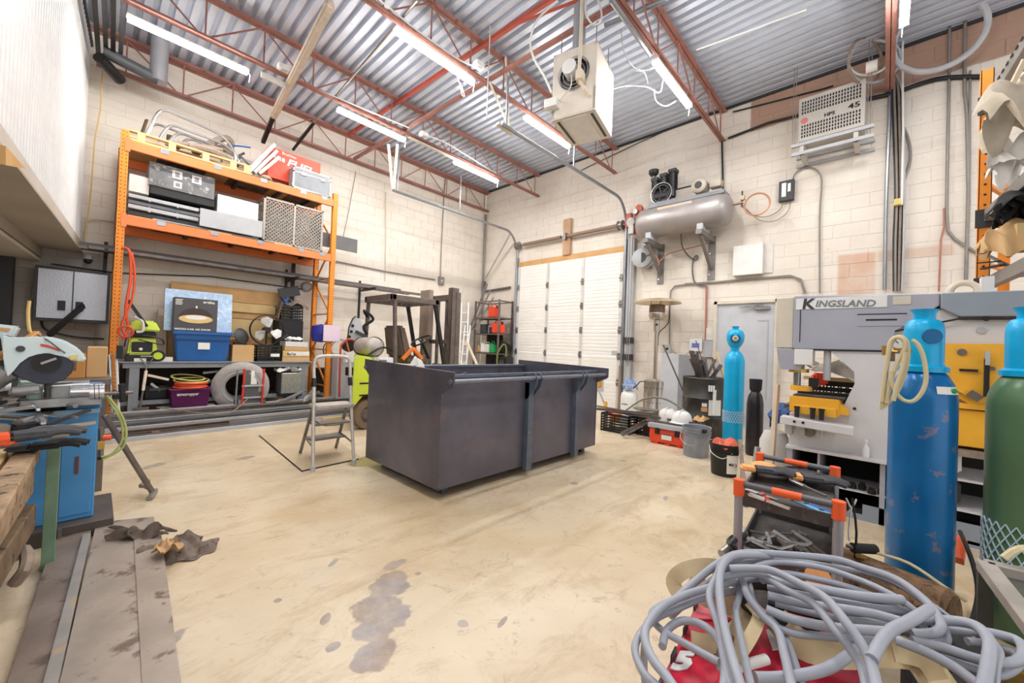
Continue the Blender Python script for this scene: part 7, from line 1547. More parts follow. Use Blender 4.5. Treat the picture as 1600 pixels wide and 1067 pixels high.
for a, b in ((cA, cB), (cD, cC)):
    z = V((0, 0, HZ)); f = lambda k: a+(b-a)*k+z
    MB().cyl(f(0), f(1), .0135, n=14).build('handle_bar', 'cartdark', t, smooth=True); MB().cyl(f(.36), f(.66), .0155, n=14).build('orange_grip', 'cartorange', t, smooth=True)
for zt, nm in ((.575, 'top'), (.34, 'middle'), (.09, 'lower')):
    m = MB(); q = [cA, cB, cC, cD]; m.hexa([p+V((0, 0, zt-.012)) for p in q]+[p+V((0, 0, zt)) for p in q])
    for i in range(4): a, b = q[i], q[(i+1) % 4]; m.beam(a+V((0, 0, zt+.012)), b+V((0, 0, zt+.012)), .008, .05)
    m.build('tray', mat('traydark', (74, 70, 68), .6, .1, .35, 14, c2=(120, 106, 92), thr=.60), t)
# tools on the cart
TZ = .58
def glove(name, lbl, px, palm, cuff, z, ang, sc=1.0):
    """flat work glove with five fingers, lying at point px"""
    t = thing(name, lbl, 'glove', px, ang, None)
    m = MB(t); s = sc
    m.box((0, 0, .012*s), (.10*s, .085*s, .024*s))
    bmesh.ops.bevel(m.bm, geom=list(m.bm.edges), offset=.009*s, segments=2, affect='EDGES')
    m.build('palm', palm, t, smooth=True)
    for k, (y, L_, dy) in enumerate(((.033, .062, .012), (.012, .078, .004), (-.010, .074, -.004), (-.031, .056, -.014))):
        MB(t).tube([(.03*s, y*s, .013*s), (.06*s, (y+dy*.4)*s, .018*s), ((.055+L_*.5)*s, (y+dy*.8)*s, .016*s), ((.05+L_)*s, (y+dy)*s, .008*s)], .0105*s, 8, sm=3).build('finger', palm, t, smooth=True)
    MB(t).tube([(-.01*s, .035*s, .012*s), (.02*s, .062*s, .016*s), (.05*s, .078*s, .012*s)], .012*s, 8, sm=3).build('thumb', palm, t, smooth=True)
    m = MB(t); m.box((-.075*s, 0, .012*s), (.07*s, .08*s, .022*s)); bmesh.ops.bevel(m.bm, geom=list(m.bm.edges), offset=.008*s, segments=2, affect='EDGES'); m.build('cuff', cuff, t, smooth=True)
    return t
mat('gloveblack', (66, 66, 70), .7, 0, .2, 30); mat('gloveorange', (236, 168, 106), .85, 0, .12, 40)
def at(x, y, z): return PZ(x, y, z)
og = glove('work_glove', 'orange backed black glove lying at the left of the cart top', at(1196, 738, .62), 'gloveblack', 'gloveorange', 0, -1.2, 1.0)
MB().sphere(at(1194, 729, .63), .062, 14, (.8, 1, .4)).build('knitted_back', 'gloveorange', og, smooth=True)
glove('work_glove', 'black glove in the middle of the cart top', at(1236, 742, .60), 'gloveblack', 'gloveblack', 0, -.9, 1.05)
glove('work_glove', 'black glove reaching to the right rear corner of the cart', at(1272, 752, .605), 'gloveblack', 'gloveorange', 0, -1.25, 1.05)
def tool(name, lbl, a, b, w, h, m, hm=None, cat='tool'):
    t = thing(name, lbl, cat, a); a, b = V(a), V(b); c_ = a+(b-a)*.45
    MB().beam(c_, b, w*.6, h*.6).build('shank', m, t); MB().beam(a, c_, w, h).build('grip', hm or m, t, bev=min(w, h)*.25)
tool('pliers', 'blue handled pliers on the cart front edge', at(1300, 803, .60), at(1225, 775, .60), .03, .015, 'steel', 'blue')
tool('screwdriver', 'yellow handled screwdriver on the cart', at(1222, 772, .605), at(1260, 790, .60), .02, .02, 'steel', 'yellow')
for k, (a, b, m, lb) in enumerate([((1165, 765), (1215, 782), 'chrome', 'long chrome wrench at the left of the cart top'), ((1170, 772), (1235, 795), 'chrome', 'second chrome wrench just in front of the first on the cart'), ((1180, 760), (1210, 770), 'chrome', 'short chrome ratchet on the cart top'), ((1235, 750), (1290, 775), 'steel', 'steel square bar lying between the gloves on the cart'), ((1200, 783), (1190, 770), 'red', 'small red tool under the front handle of the cart')]):
    tool('wrench', lb, at(*a, .612), at(*b, .612), .022, .014, m)
t = thing('blue_bracket', 'light blue perforated bracket on the cart front right', 'bracket', at(1280, 790, .6))
a, b = at(1245, 782, .60), at(1298, 805, .60); MB().beam(a, b, .035, .012).build('plate', mat('lightblue', (96, 170, 220), .4), t, bev=.003)
for k in (.3, .75): p = a+(b-a)*k; MB().cyl(p+V((0, 0, .006)), p+V((0, 0, .008)), .010, n=12).build('hole', 'black', t)
# clamps on the middle tray
for k, (x, y, a) in enumerate([(1185, 838, .3), (1215, 848, -.4), (1240, 840, .8), (1180, 855, 1.2)]):
    p = at(x, y, .365); t = thing('c_clamp', ['grey C-clamp at the left of the middle tray', 'grey C-clamp in the centre of the middle tray', 'steel C-clamp at the back of the middle tray', 'steel C-clamp nearest the cables on the middle tray'][k], 'clamp', p, a)
    MB(t).tube([(.06, -.04, 0), (-.05, -.04, 0), (-.07, 0, 0), (-.05, .05, 0), (.06, .05, 0)], .009, 6).build('frame', 'steel' if k % 2 else 'ltgrey', t); MB(t).cyl((.045, -.08, 0), (.045, .03, 0), .006).build('screw', 'steel', t); MB(t).cyl((.02, -.08, 0), (.07, -.08, 0), .004).build('tommy_bar', 'steel', t)
for k in range(5): tag(MB().beam(at(1205+k*16, 832+k*5, .36), at(1235+k*14, 858+k*3, .36), .02, .01).build('flat_bar', 'darksteel' if k % 2 else 'hosebrown'), ['leftmost flat bar on the middle tray', 'second flat bar on the middle tray', 'middle flat bar on the middle tray', 'fourth flat bar on the middle tray', 'rightmost flat bar on the middle tray'][k], 'bar')
tag(MB().tube([at(1160, 862, .35), at(1140, 850, .4), at(1165, 835, .42)], .012, 6, sm=3).build('grinder_cable', 'black', smooth=True), 'black cord curling at the left of the middle tray', 'cord')
t = thing('angle_grinder', 'grey angle grinder hanging left of the cart post', 'grinder', at(1140, 858, .33)); MB().cyl(at(1128, 866, .33), at(1150, 848, .36), .02).build('body', 'steel', t); MB().cyl(at(1148, 850, .35), at(1152, 848, .38), .035).build('disc', 'darkgrey', t)
t = thing('hanging_hook', 'thin white wire hook hanging at the cart back right corner', 'hook', (2.5, .12, .5)); MB().tube([PX(1322, 778, 2.5), PX(1330, 795, 2.5), PX(1326, 830, 2.5), PX(1327, 845, 2.5)], .004, 5).tube([PX(1326, 800, 2.5), PX(1335, 787, 2.5), PX(1338, 780, 2.5)], .004, 5).build('wire', 'white', t)
MB().tube([(2.48, .10, .55), (2.46, .08, .4), (2.5, .09, .2), (2.46, .1, .05)], .005, 5, sm=3).build('wire_tail', 'blackmat', t)


# ------------------------------------------------------------ brown roll, bench corner behind the cables
t = thing('carpet_roll', 'dirty brown fibre roll lying below the big blue cylinder', 'roll', (2.6, -.05, 0))
a, b = V((2.55, .17, .14)), V((2.42, -.22, .14)); MB().lathe([(0, 0), (.12, 0), (.14, .02), (.14, (b-a).length-.02), (.12, (b-a).length), (0, (b-a).length)], a, (b-a), 26).build('roll_body', mat('fibre', (134, 104, 78), .95, 0, .35, 18, c2=(78, 62, 50), thr=.55, bump=.8, bscale=80), t, smooth=True)
tag(MB().tube([at(1330, 846, .30), at(1365, 862, .31), at(1420, 880, .31), at(1480, 920, .27), at(1508, 938, .2)], .007, 6, sm=4).build('thin_hose', 'hosecream', smooth=True), 'thin pale hose lying over the brown roll', 'hose')
t = thing('torch_handle', 'black torch handle lying on the brown roll', 'torch', at(1345, 855, .32)); MB().cyl(at(1332, 856, .32), at(1368, 858, .32), .022, n=12).build('grip', 'blackmat', t, smooth=True); MB().cyl(at(1322, 852, .32), at(1334, 856, .32), .010).build('nozzle', 'steel', t); MB().cyl(at(1340, 868, .3), at(1352, 872, .28), .010).build('brass_tip', 'brass', t)
tag(MB().tube([at(1500, 830, .35), at(1520, 880, .3), at(1528, 930, .2), at(1515, 985, .1)], .009, 6, sm=4).build('black_hose', 'blackmat', smooth=True), 'black hose running down between the two big cylinders', 'hose')
tag(MB().beam((3.1, -.30, .30), (3.0, -.28, .22), .05, .05).build('orange_torch', 'cartorange'), 'orange red handle between the blue and the green cylinder', 'handle')
t = thing('steel_stand', 'scuffed grey steel frame corner at the lower right edge', 'stand', (1.9, -.45, 0))
a, b = at(1540, 884, .42), at(1660, 1040, .42); c2_ = a+V((.1, -.6, 0))
MB().beam(a, b, .05, .04).build('front_rail', mat('standgrey', (170, 162, 154), .5, .2, .15, 10), t, bev=.003); MB().beam(a, c2_, .05, .04).build('side_rail', 'standgrey', t, bev=.003)
for p in (a, b, c2_): MB().beam(p, V((p.x, p.y, 0)), .04, .04).build('leg', mat('standdark', (84, 84, 78), .6, .2, .2), t)
MB().hexa([a-V((0, 0, .03)), b-V((0, 0, .03)), b+V((.1, -.6, -.03)), c2_-V((0, 0, .03)), a-V((0, 0, .015)), b-V((0, 0, .015)), b+V((.1, -.6, -.015)), c2_-V((0, 0, .015))]).build('shelf_plate', 'standdark', t)
tag(MB().tube([at(1568, 872, .46), at(1590, 858, .5), at(1612, 856, .5)], .012, 6, sm=3).build('beige_hose_end', 'hosecream'), 'beige hose end lying on the right steel stand', 'hose')

# ------------------------------------------------------------ red welder under the cables
t = thing('welding_machine', 'red and white portable welder buried under the grey cables', 'welder', (1.2, .05, 0))
T4 = [at(1020, 1085, .40), at(1085, 945, .40), at(1345, 950, .40), at(1420, 1130, .40)]
T4[3] = T4[0]+(T4[2]-T4[1])
mat('welderred', (206, 30, 62), .35, 0, .08); mat('welderpink', (236, 110, 126), .4, 0, .05)
MB().hexa([V((p.x, p.y, .02)) for p in T4]+T4).build('case', 'welderred', t, bev=.012)
u = (T4[2]-T4[1]); w_ = (T4[0]-T4[1])
def tp(a, b, h=.002): return T4[1]+u*a+w_*b+V((0, 0, h))
MB().hexa([tp(.02, .02), tp(.40, .02), tp(.34, .22), tp(.02, .22), tp(.02, .02, .006), tp(.40, .02, .006), tp(.34, .22, .006), tp(.02, .22, .006)]).build('pink_panel', 'welderpink', t)
MB().hexa([tp(.45, .35), tp(.60, .25), tp(.66, .52), tp(.5, .58), tp(.45, .35, .006), tp(.60, .25, .006), tp(.66, .52, .006), tp(.5, .58, .006)]).build('white_panel', 'white', t)
for k in range(4): MB().beam(tp(.02+.0*k, .02+k*.3, .01), tp(.02, .12+k*.3, .01), .006, .02).build('edge_clip', 'darkgrey', t)
text('5', .10, tp(.03, .78, .003), (u.x, u.y, 0), (-w_.x, -w_.y, 0), 'white', t, bold=.006, depth=.004)
MB().cyl(tp(.26, .78, -.02), tp(.27, .6, .05), .017, n=14).build('grey_knob', 'steel', t, smooth=True); MB().cyl(tp(.30, .9, .03), tp(.48, .78, .03), .012).build('white_plug', 'white', t, smooth=True)
MB().bb((1.05, -.6, .02), (1.95, -.06, .34)).build('rear_case', 'blackmat', t, bev=.01)
def strap(lbl, pts, w, m='strapbeige', name='leather_strap'):
    pts = smooth_path([V(p) for p in pts], 5); mb = MB(); n = len(pts); prev = None
    for i, p in enumerate(pts):
        d = (pts[min(i+1, n-1)]-pts[max(i-1, 0)]).normalized(); s_ = d.cross((CAM-p).normalized()).normalized()*w/2; nrm = s_.cross(d).normalized()*.002
        ring = [mb._v(p-s_-nrm), mb._v(p+s_-nrm), mb._v(p+s_+nrm), mb._v(p-s_+nrm)]
        if prev: 
            for k in range(4): mb._f([prev[k], prev[(k+1) % 4], ring[(k+1) % 4], ring[k]])
        else: mb._f(ring[::-1])
        prev = ring
    mb._f(prev); return tag(mb.build(name, m, smooth=True), lbl, 'strap')
mat('strapbeige', (214, 192, 152), .7, 0, .1, 14, c2=(176, 150, 110), thr=.64)
strap('beige leather strap looping at the upper left of the cables', [at(1062, 930, .45), at(1052, 908, .48), at(1072, 890, .52), at(1110, 884, .53), at(1140, 892, .5)], .045)
strap('wide beige strap under the left cables, over the pink panel', [at(1075, 915, .46), at(1110, 930, .45), at(1150, 945, .44), at(1172, 975, .43)], .075)
strap('creased beige strap falling between the cables', [at(1150, 930, .46), at(1165, 960, .44), at(1145, 990, .43), at(1110, 1005, .42), at(1080, 1000, .42)], .045)
strap('long wide beige strap crossing below the right cables', [at(1212, 965, .46), at(1250, 1005, .46), at(1310, 1018, .47), at(1370, 1015, .48), at(1430, 1025, .47), at(1470, 1075, .45)], .07)
strap('beige strap end at the bottom right of the cables', [at(1395, 1018, .50), at(1440, 1030, .49), at(1465, 1060, .46), at(1480, 1100, .42)], .04)
strap('pale strap tail left of the white panel', [at(1170, 940, .50), at(1185, 960, .49), at(1178, 985, .48), at(1150, 1030, .46)], .03)
mat('cablegrey', (158, 161, 172), .5, 0, .06, 10)
R_ = .0105
cb = [
 ('top grey welding cable sweeping right over the cart foot', [(1040, 950, .47), (1090, 905, .52), (1130, 875, .57), (1160, 864, .58), (1210, 865, .58), (1300, 873, .58), (1345, 886, .58), (1400, 905, .58), (1445, 938, .57), (1470, 972, .55), (1462, 988, .54), (1425, 990, .53)], 1),
 ('second grey welding cable just below the top one', [(1180, 885, .56), (1215, 878, .56), (1280, 886, .57), (1340, 905, .57), (1385, 925, .57), (1425, 950, .56), (1445, 975, .53)], .8),
 ('thick double grey cable in the middle of the pile', [(1195, 905, .55), (1240, 912, .56), (1290, 922, .56), (1350, 932, .57), (1410, 937, .57)], 1.15),
 ('grey cable running diagonally down across the pile', [(1140, 888, .58), (1200, 890, .60), (1250, 912, .61), (1290, 935, .61), (1320, 970, .60), (1345, 1005, .58), (1362, 1040, .56), (1372, 1085, .55)], 1.0),
 ('cable curving down left of the pile to the bottom edge', [(1205, 868, .57), (1150, 868, .59), (1128, 885, .59), (1124, 920, .57), (1130, 970, .55), (1142, 1020, .54), (1160, 1080, .53)], 1.0),
 ('outer left grey cable arc nearest the open floor', [(1180, 900, .53), (1120, 915, .53), (1070, 930, .52), (1035, 948, .51), (1012, 975, .50), (1008, 1000, .50), (1020, 1030, .50), (1040, 1055, .50), (1060, 1085, .5)], 1.0),
 ('second left cable arc running down to the floor', [(1055, 935, .49), (1025, 950, .47), (1018, 965, .46), (1035, 985, .46), (1070, 1005, .46), (1100, 1022, .47), (1125, 1035, .48)], .85),
 ('round cable loop over the red welder', [(1035, 1010, .46), (1042, 985, .46), (1065, 970, .47), (1095, 975, .48), (1120, 995, .49), (1132, 1025, .50), (1133, 1060, .5), (1128, 1090, .5)], .95),
 ('lowest left cable dropping vertically to the floor', [(1008, 1000, .48), (1006, 1040, .42), (1010, 1090, .36)], .85),
 ('short thick cable end crossing the right of the pile', [(1452, 952, .585), (1425, 968, .60), (1392, 985, .59), (1375, 1005, .58), (1362, 1030, .57)], 1.15),
 ('grey cable across the lower middle of the pile', [(1200, 930, .54), (1250, 942, .54), (1310, 950, .55), (1370, 960, .55), (1420, 975, .55)], 1.05),
 ('lower grey cable passing above the beige strap', [(1198, 952, .52), (1240, 968, .52), (1300, 980, .53), (1360, 985, .54), (1400, 988, .54)], 1.1),
 ('right cable loop hanging over the pile edge', [(1440, 968, .54), (1490, 970, .55), (1525, 978, .56), (1545, 1000, .56), (1545, 1030, .55), (1535, 1085, .54)], 1.15),
 ('rightmost cable loop reaching the picture edge', [(1425, 1000, .52), (1470, 1010, .52), (1530, 1030, .52), (1575, 1036, .52), (1598, 1025, .52), (1592, 1002, .52), (1555, 990, .52), (1520, 985, .52)], 1.0),
 ('cable going down right below the short thick end', [(1400, 1000, .54), (1450, 1020, .54), (1495, 1045, .53), (1540, 1080, .52)], 1.05),
 ('bottom grey cable curving left over the welder', [(1340, 1012, .50), (1310, 1035, .50), (1275, 1050, .49), (1220, 1058, .48), (1180, 1058, .48)], 1.1),
 ('dark cable deep inside the pile', [(1200, 940, .48), (1260, 958, .48), (1340, 966, .49), (1420, 960, .49)], .9),
 ('inner cable bow at the left of the pile', [(1150, 880, .54), (1160, 905, .54), (1168, 930, .53), (1190, 960, .51), (1215, 985, .5), (1225, 1020, .5), (1240, 1085, .5)], .95),
 ('cable end loop beneath the straps', [(1140, 905, .51), (1155, 925, .51), (1150, 955, .5), (1158, 1000, .5), (1175, 1080, .5)], .85),
 ('fine grey cable behind the pile by the brown roll', [(1330, 890, .5), (1390, 910, .5), (1450, 940, .5), (1500, 975, .48), (1560, 1010, .46)], .5)]
rj = random.Random(9); ex = []
for i_, wh in ((0, 'tucked under the top cable'), (1, 'doubling the second cable'), (3, 'doubling the diagonal cable'), (4, 'beside the left down-going cable'), (5, 'inside the outer left arc'), (10, 'just under the middle cable'), (11, 'just above the beige strap'), (12, 'inside the right hanging loop'), (13, 'under the rightmost loop'), (2, 'behind the thick middle cable'), (17, 'beside the inner bow')):
    lb_, pts_, k_ = cb[i_]; dx, dy = rj.uniform(6, 16)*rj.choice((-1, 1)), rj.uniform(9, 20)
    ex.append(('extra grey welding cable '+wh, [(x+dx+rj.uniform(-5, 5), y+dy+rj.uniform(-4, 4), z-.03) for x, y, z in pts_], .9))
cb += ex
for lb, pts, k in cb:
    tag(MB().tube([at(*p) for p in pts], R_*k, 10, sm=5).build('welding_cable', 'cablegrey' if 'dark' not in lb else 'darkgrey', smooth=True), lb, 'cable', 'grey welding cables over the red welder')
tag(MB().box(at(1580, 1050, .45), (.05, .09, .05)).build('yellow_block', 'brass', bev=.008), 'yellow block at the bottom right corner under the cables', 'block')
for k, (x, y, R2) in enumerate([(1215, 945, .1), (1300, 965, .14), (1400, 985, .12)]): tag(MB().torus(at(x, y, .46), (0, 0, 1), R2, .014, 24, 6).build('dark_hose', 'blackmat', smooth=True), ['left black hose coil inside the cable pile', 'middle black hose coil inside the cable pile', 'right black hose coil inside the cable pile'][k], 'hose')
t = thing('floor_scale_disc', 'orange flange disc under the cart foot', 'disc', at(1278, 900, .3)); MB().cyl(at(1278, 905, .40), at(1278, 903, .42), .04, n=16).build('disc', 'sticker_orange', t)

# ------------------------------------------------------------ cold saw on blue cabinet at the left
mat('sawblue', (74, 146, 204), .4, .05, .1, 4, c2=(50, 110, 170), thr=.64); mat('sawwhite', (206, 222, 224), .35, 0, .05); mat('sawcast', (150, 150, 148), .4, .5, .25, 14)
t = thing('cold_saw', 'cold saw with pale blue blade guard on a blue cabinet at left', 'saw', (-.1, 3.5, 0))
MB().bb((-.36, 3.42, .09), (.035, 3.75, .72)).build('cabinet', 'sawblue', t, bev=.006)
MB().bb((-.105, 3.415, .12), (.02, 3.42, .66)).build('cabinet_door', 'sawblue', t, bev=.002); MB().bb((-.05, 3.408, .36), (-.035, 3.416, .46)).build('door_latch', mat('rustlatch', (110, 62, 48), .6), t)
MB().bb((-.36, 3.40, .71), (.04, 3.75, .735)).build('cabinet_top', mat('sawpale', (150, 190, 220), .4), t)
MB().hexa([(-.10, 3.42, .735), (.045, 3.42, .735), (.045, 3.7, .735), (-.10, 3.7, .735), (-.06, 3.46, .87), (.05, 3.46, .87), (.05, 3.66, .87), (-.06, 3.66, .87)]).build('blue_pedestal', 'sawblue', t, bev=.006)
MB().bb((-.28, 3.46, .735), (-.12, 3.66, .80)).build('dark_coolant_tray', 'blackmat', t)
MB().bb((-.5, 3.33, .0), (.12, 3.85, .09)).build('base_channel', mat('basedark', (86, 78, 74), .6, .3, .25, 6), t, bev=.004); MB().bb((-.1, 3.30, .0), (-.085, 3.34, .09)).build('base_web', 'darksteel', t)
# table and vice
def yy(x, y, Y=3.35): return PY(x, y, Y)
MB().hexa([yy(30, 640, 3.3), yy(158, 632, 3.3), yy(158, 632, 3.75), yy(30, 640, 3.75), yy(30, 626, 3.3), yy(160, 618, 3.3), yy(160, 618, 3.75), yy(30, 626, 3.75)]).build('saw_table', 'sawcast', t, bev=.004)
MB().cyl(yy(110, 612, 3.3), yy(142, 611, 3.3), .030, n=20).build('vice_screw_barrel', 'chrome', t, smooth=True); MB().cyl(yy(140, 612, 3.3), yy(163, 611, 3.3), .045, n=28).build('hand_wheel_hub', 'chrome', t, smooth=True)
for x in (147, 154): MB().cyl(yy(x, 611.6, 3.3), yy(x+1.2, 611.5, 3.3), .0465, n=28).build('hub_groove', 'darkgrey', t)
MB().cyl(yy(70, 603, 3.38), yy(140, 600, 3.38), .022, n=16).build('guide_rod', 'chrome', t, smooth=True); MB().cyl(yy(20, 612, 3.25), yy(62, 608, 3.25), .026, n=16).build('guide_rod', 'sawcast', t, smooth=True)
MB().box(yy(95, 612, 3.4), (.08, .12, .07)).build('vice_jaw', 'sawcast', t, bev=.008); MB().box(yy(55, 612, 3.4), (.05, .14, .08)).build('vice_jaw', mat('jawgreen', (140, 160, 154), .5, .2), t, bev=.008)
MB().cyl(yy(160, 615, 3.32), yy(208, 613, 3.32), .010).build('hub_rod', 'darksteel', t); MB().cyl(yy(190, 600, 3.32), yy(192, 628, 3.32), .016).build('rod_handle', 'black', t)
# guard and blade
g = [(5, 560), (0, 520), (22, 530), (45, 526), (75, 526), (100, 532), (122, 545), (133, 558), (135, 564), (120, 565), (105, 560), (92, 553), (75, 550), (58, 551), (42, 556), (28, 566), (18, 578), (16, 590), (8, 590)]
MB().prism([yy(x, y, 3.25) for x, y in g], (0, .11, 0)).build('blade_guard', 'sawwhite', t, bev=.008)
dk = [(15, 578), (24, 567), (40, 557), (58, 551.5), (75, 550.5), (92, 553.5), (106, 561), (116, 568), (112, 583), (100, 594), (80, 600), (58, 600), (35, 592), (20, 584)]
MB().prism([yy(x, y, 3.27) for x, y in dk], (0, .05, 0)).build('inner_guard', mat('guarddark', (44, 48, 64), .35, .1, .1), t, bev=.003)
o = MB().cyl(yy(72, 567, 3.275), yy(72, 567, 3.24), .052, n=28).build('blade_flange', 'blackmat', t, smooth=True); MB().box(yy(76, 564, 3.238), (.06, .004, .012), Matrix.Rotation(-.5, 3, 'Y')).build('painted_flange_glint', 'steel', o)  # bright steel sliver stands in for a glint on the flange
MB().prism([yy(x, y, 3.245) for x, y in ((63, 537), (75, 539), (95, 547), (93, 549), (76, 543), (64, 541))], (0, .004, 0)).build('red_arrow', 'red', t); MB().prism([yy(x, y, 3.245) for x, y in ((109, 556), (122, 554), (122, 560), (110, 562))], (0, .004, 0)).build('yellow_label', 'yellow', t); MB().cyl(yy(32, 545, 3.25), yy(32, 545, 3.243), .016, n=16).build('guard_bolt', 'darkgrey', t)
MB().prism([yy(x, y, 3.5) for x, y in ((-15, 505), (30, 510), (20, 528), (-15, 528))], (0, .12, 0)).build('motor_cover', 'sawwhite', t, bev=.01); MB().prism([yy(x, y, 3.49) for x, y in ((-15, 510), (16, 513), (15, 517), (-15, 515))], (0, .005, 0)).build('orange_stripe', 'sticker_orange', t)
MB().cyl(yy(-20, 600, 3.3), yy(12, 580, 3.3), .05, n=16).build('motor', 'sawcast', t, smooth=True); MB().beam(yy(-5, 560, 3.35), yy(60, 520, 3.5), .03, .03).build('orange_arm', 'sticker_orange', t, bev=.004)
MB().tube([yy(46, 470, 3.5), yy(44, 490, 3.5), yy(46, 515, 3.5), yy(52, 522, 3.5)], .008, 6, sm=3).build('yellow_cable', 'cordyellow', t); MB().tube([yy(58, 523, 3.3), yy(75, 532, 3.24), yy(92, 545, 3.24), yy(102, 552, 3.24)], .004, 5, sm=3).build('coolant_line', 'cartdark', t)
MB().cyl(yy(74, 600, 3.3), yy(74, 622, 3.3), .012).build('pivot_post', 'darkgrey', t)
MB().beam(yy(28, 545, 3.3), yy(22, 610, 3.3), .012, .02).build('lever_arm', 'darkgrey', t)
tag(MB().tube([yy(168, 618, 3.32), yy(185, 640, 3.3), yy(196, 665, 3.3), yy(196, 690, 3.3), yy(185, 705, 3.3), yy(160, 718, 3.3)], .006, 6, sm=4).tube([yy(165, 618, 3.34), yy(180, 640, 3.3), yy(191, 665, 3.3), yy(190, 690, 3.3), yy(176, 708, 3.3), yy(158, 714, 3.3)], .006, 6, sm=4).build('green_air_hose', mat('hosegreen', (170, 178, 110), .5), smooth=True), 'pair of yellow green air hoses curling down right of the saw', 'hose')
t = thing('air_regulator', 'small air regulator with orange cap on the blue saw cabinet side', 'regulator', (.07, 3.5, .6))
MB().cyl(yy(160, 684, 3.45), yy(174, 683, 3.45), .018, n=12).build('orange_cap', 'cartorange', t); MB().cyl(yy(158, 668, 3.45), yy(158, 712, 3.45), .012).build('pipe', 'steel', t); MB().box(yy(158, 695, 3.45), (.03, .03, .05)).build('regulator_body', 'brass', t); MB().cyl(yy(152, 717, 3.45), yy(165, 714, 3.45), .010).build('outlet', 'blackmat', t)
# roller stand leg
t = thing('roller_stand', 'dark square steel stand leg slanting down right of the saw cabinet', 'stand', (.3, 3.88, 0))
p1, p2 = PY(163, 648, 3.72), V((.335, 3.88, .03)); MB().beam(p1, p2, .028, .028).build('tube_leg', 'darksteel', t, bev=.003)
f1, f2 = V((.30, 3.70, .02)), V((.34, 3.90, .05)); MB().beam(PZ(243, 766, .035), PZ(234, 779, .015), .03, .03).build('foot', 'steel', t, bev=.002); MB().beam(PZ(232, 750, .09), PZ(220, 760, .07), .03, .03).build('foot', 'steel', t, bev=.002); MB().beam(PZ(223, 758, .08), PZ(236, 764, .06), .02, .02).build('foot_link', 'steel', t)
# cardboard boxes behind the saw
t = thing('roller_bench', 'dark narrow bench with cardboard boxes behind the saw', 'bench', (.02, 4.4, 0)); MB().bb((-.6, 4.2, .80), (.10, 4.75, .84)).build('bench_top', 'darksteel', t)
for x, y in ((-.55, 4.25), (.04, 4.25), (-.55, 4.68), (.04, 4.68)): MB().bb((x, y, 0), (x+.04, y+.04, .8)).build('leg', 'darksteel', t)
a, b = PY(134, 590, 4.4), PY(169, 543, 4.4)
t = thing('cardboard_box', 'plain cardboard box between the saw guard and the rack post', 'box', (a.x+.08, 4.45, .84)); MB().bb((a.x, 4.4, .84), (b.x, 4.7, b.z)).build('box_body', 'cardboard', t, bev=.004)
t = thing('cardboard_box', 'darker cardboard box with print tucked left of the plain one', 'box', (-.15, 4.4, .84)); MB().bb((a.x-.14, 4.35, .84), (a.x-.004, 4.6, b.z-.05)).build('box_body', mat('cardboarddark', (196, 138, 74), .75, 0, .08), t, bev=.004); MB().bb((a.x-.07, 4.345, .90), (a.x-.05, 4.35, 1.0)).build('print_block', 'oldwood', t)
# ------------------------------------------------------------ timber bench in the left foreground
t = thing('timber_bench', 'rough timber bench with green steel legs in the left foreground', 'bench', (-.35, 2.7, 0))
mat('legreen', (112, 142, 118), .55, .1, .15, 10, c2=(150, 150, 120), thr=.64); mat('greytimber', (158, 132, 104), .8, 0, .35, 9, c2=(78, 62, 50), thr=.55, bump=.5)
MB().beam((-.118, 3.02, 0), (-.118, 3.02, .62), .045, .045).build('green_leg', 'legreen', t, bev=.002); MB().beam((-.9, 3.02, 0), (-.9, 3.02, .62), .045, .045).build('green_leg', 'legreen', t, bev=.002)
for k, (x0, z0, z1, w, mk) in enumerate([(-.20, .56, .62, .08, 'greytimber'), (-.285, .54, .62, .07, 'palewood'), (-.37, .56, .63, .09, 'greytimber'), (-.48, .55, .62, .1, 'oldwood'), (-.60, .56, .62, .1, 'greytimber'), (-.72, .55, .62, .1, 'palewood'), (-.84, .56, .62, .1, 'greytimber')]):
    y1_ = 3.05; y0_ = 1.35
    MB().beam((x0-.02, y0_, (z0+z1)/2-.0), (x0, y1_, (z0+z1)/2), w*.95, z1-z0).build('timber_plank', mk, t, bev=.005)
MB().beam((-.27, 1.5, .47), (-.2, 3.0, .47), .05, .14).build('side_beam', 'greytimber', t, bev=.006); MB().beam((-.30, 1.5, .30), (-.2, 2.95, .30), .08, .12).build('lower_beam', 'oldwood', t, bev=.006)
MB().bb((-.9, 1.5, .0), (-.26, 2.9, .16)).build('timber_sill', mat('browntimber', (150, 112, 74), .8, 0, .3, 5, c2=(80, 60, 44), thr=.55), t, bev=.01)
tag(MB().tube([(-.22, 2.95, .12), (-.18, 2.8, .2), (-.16, 2.6, .2), (-.19, 2.6, .14)], .022, 8, sm=4).build('pale_log', 'hosebrown', smooth=True), 'pale split wood piece under the timber bench', 'wood')
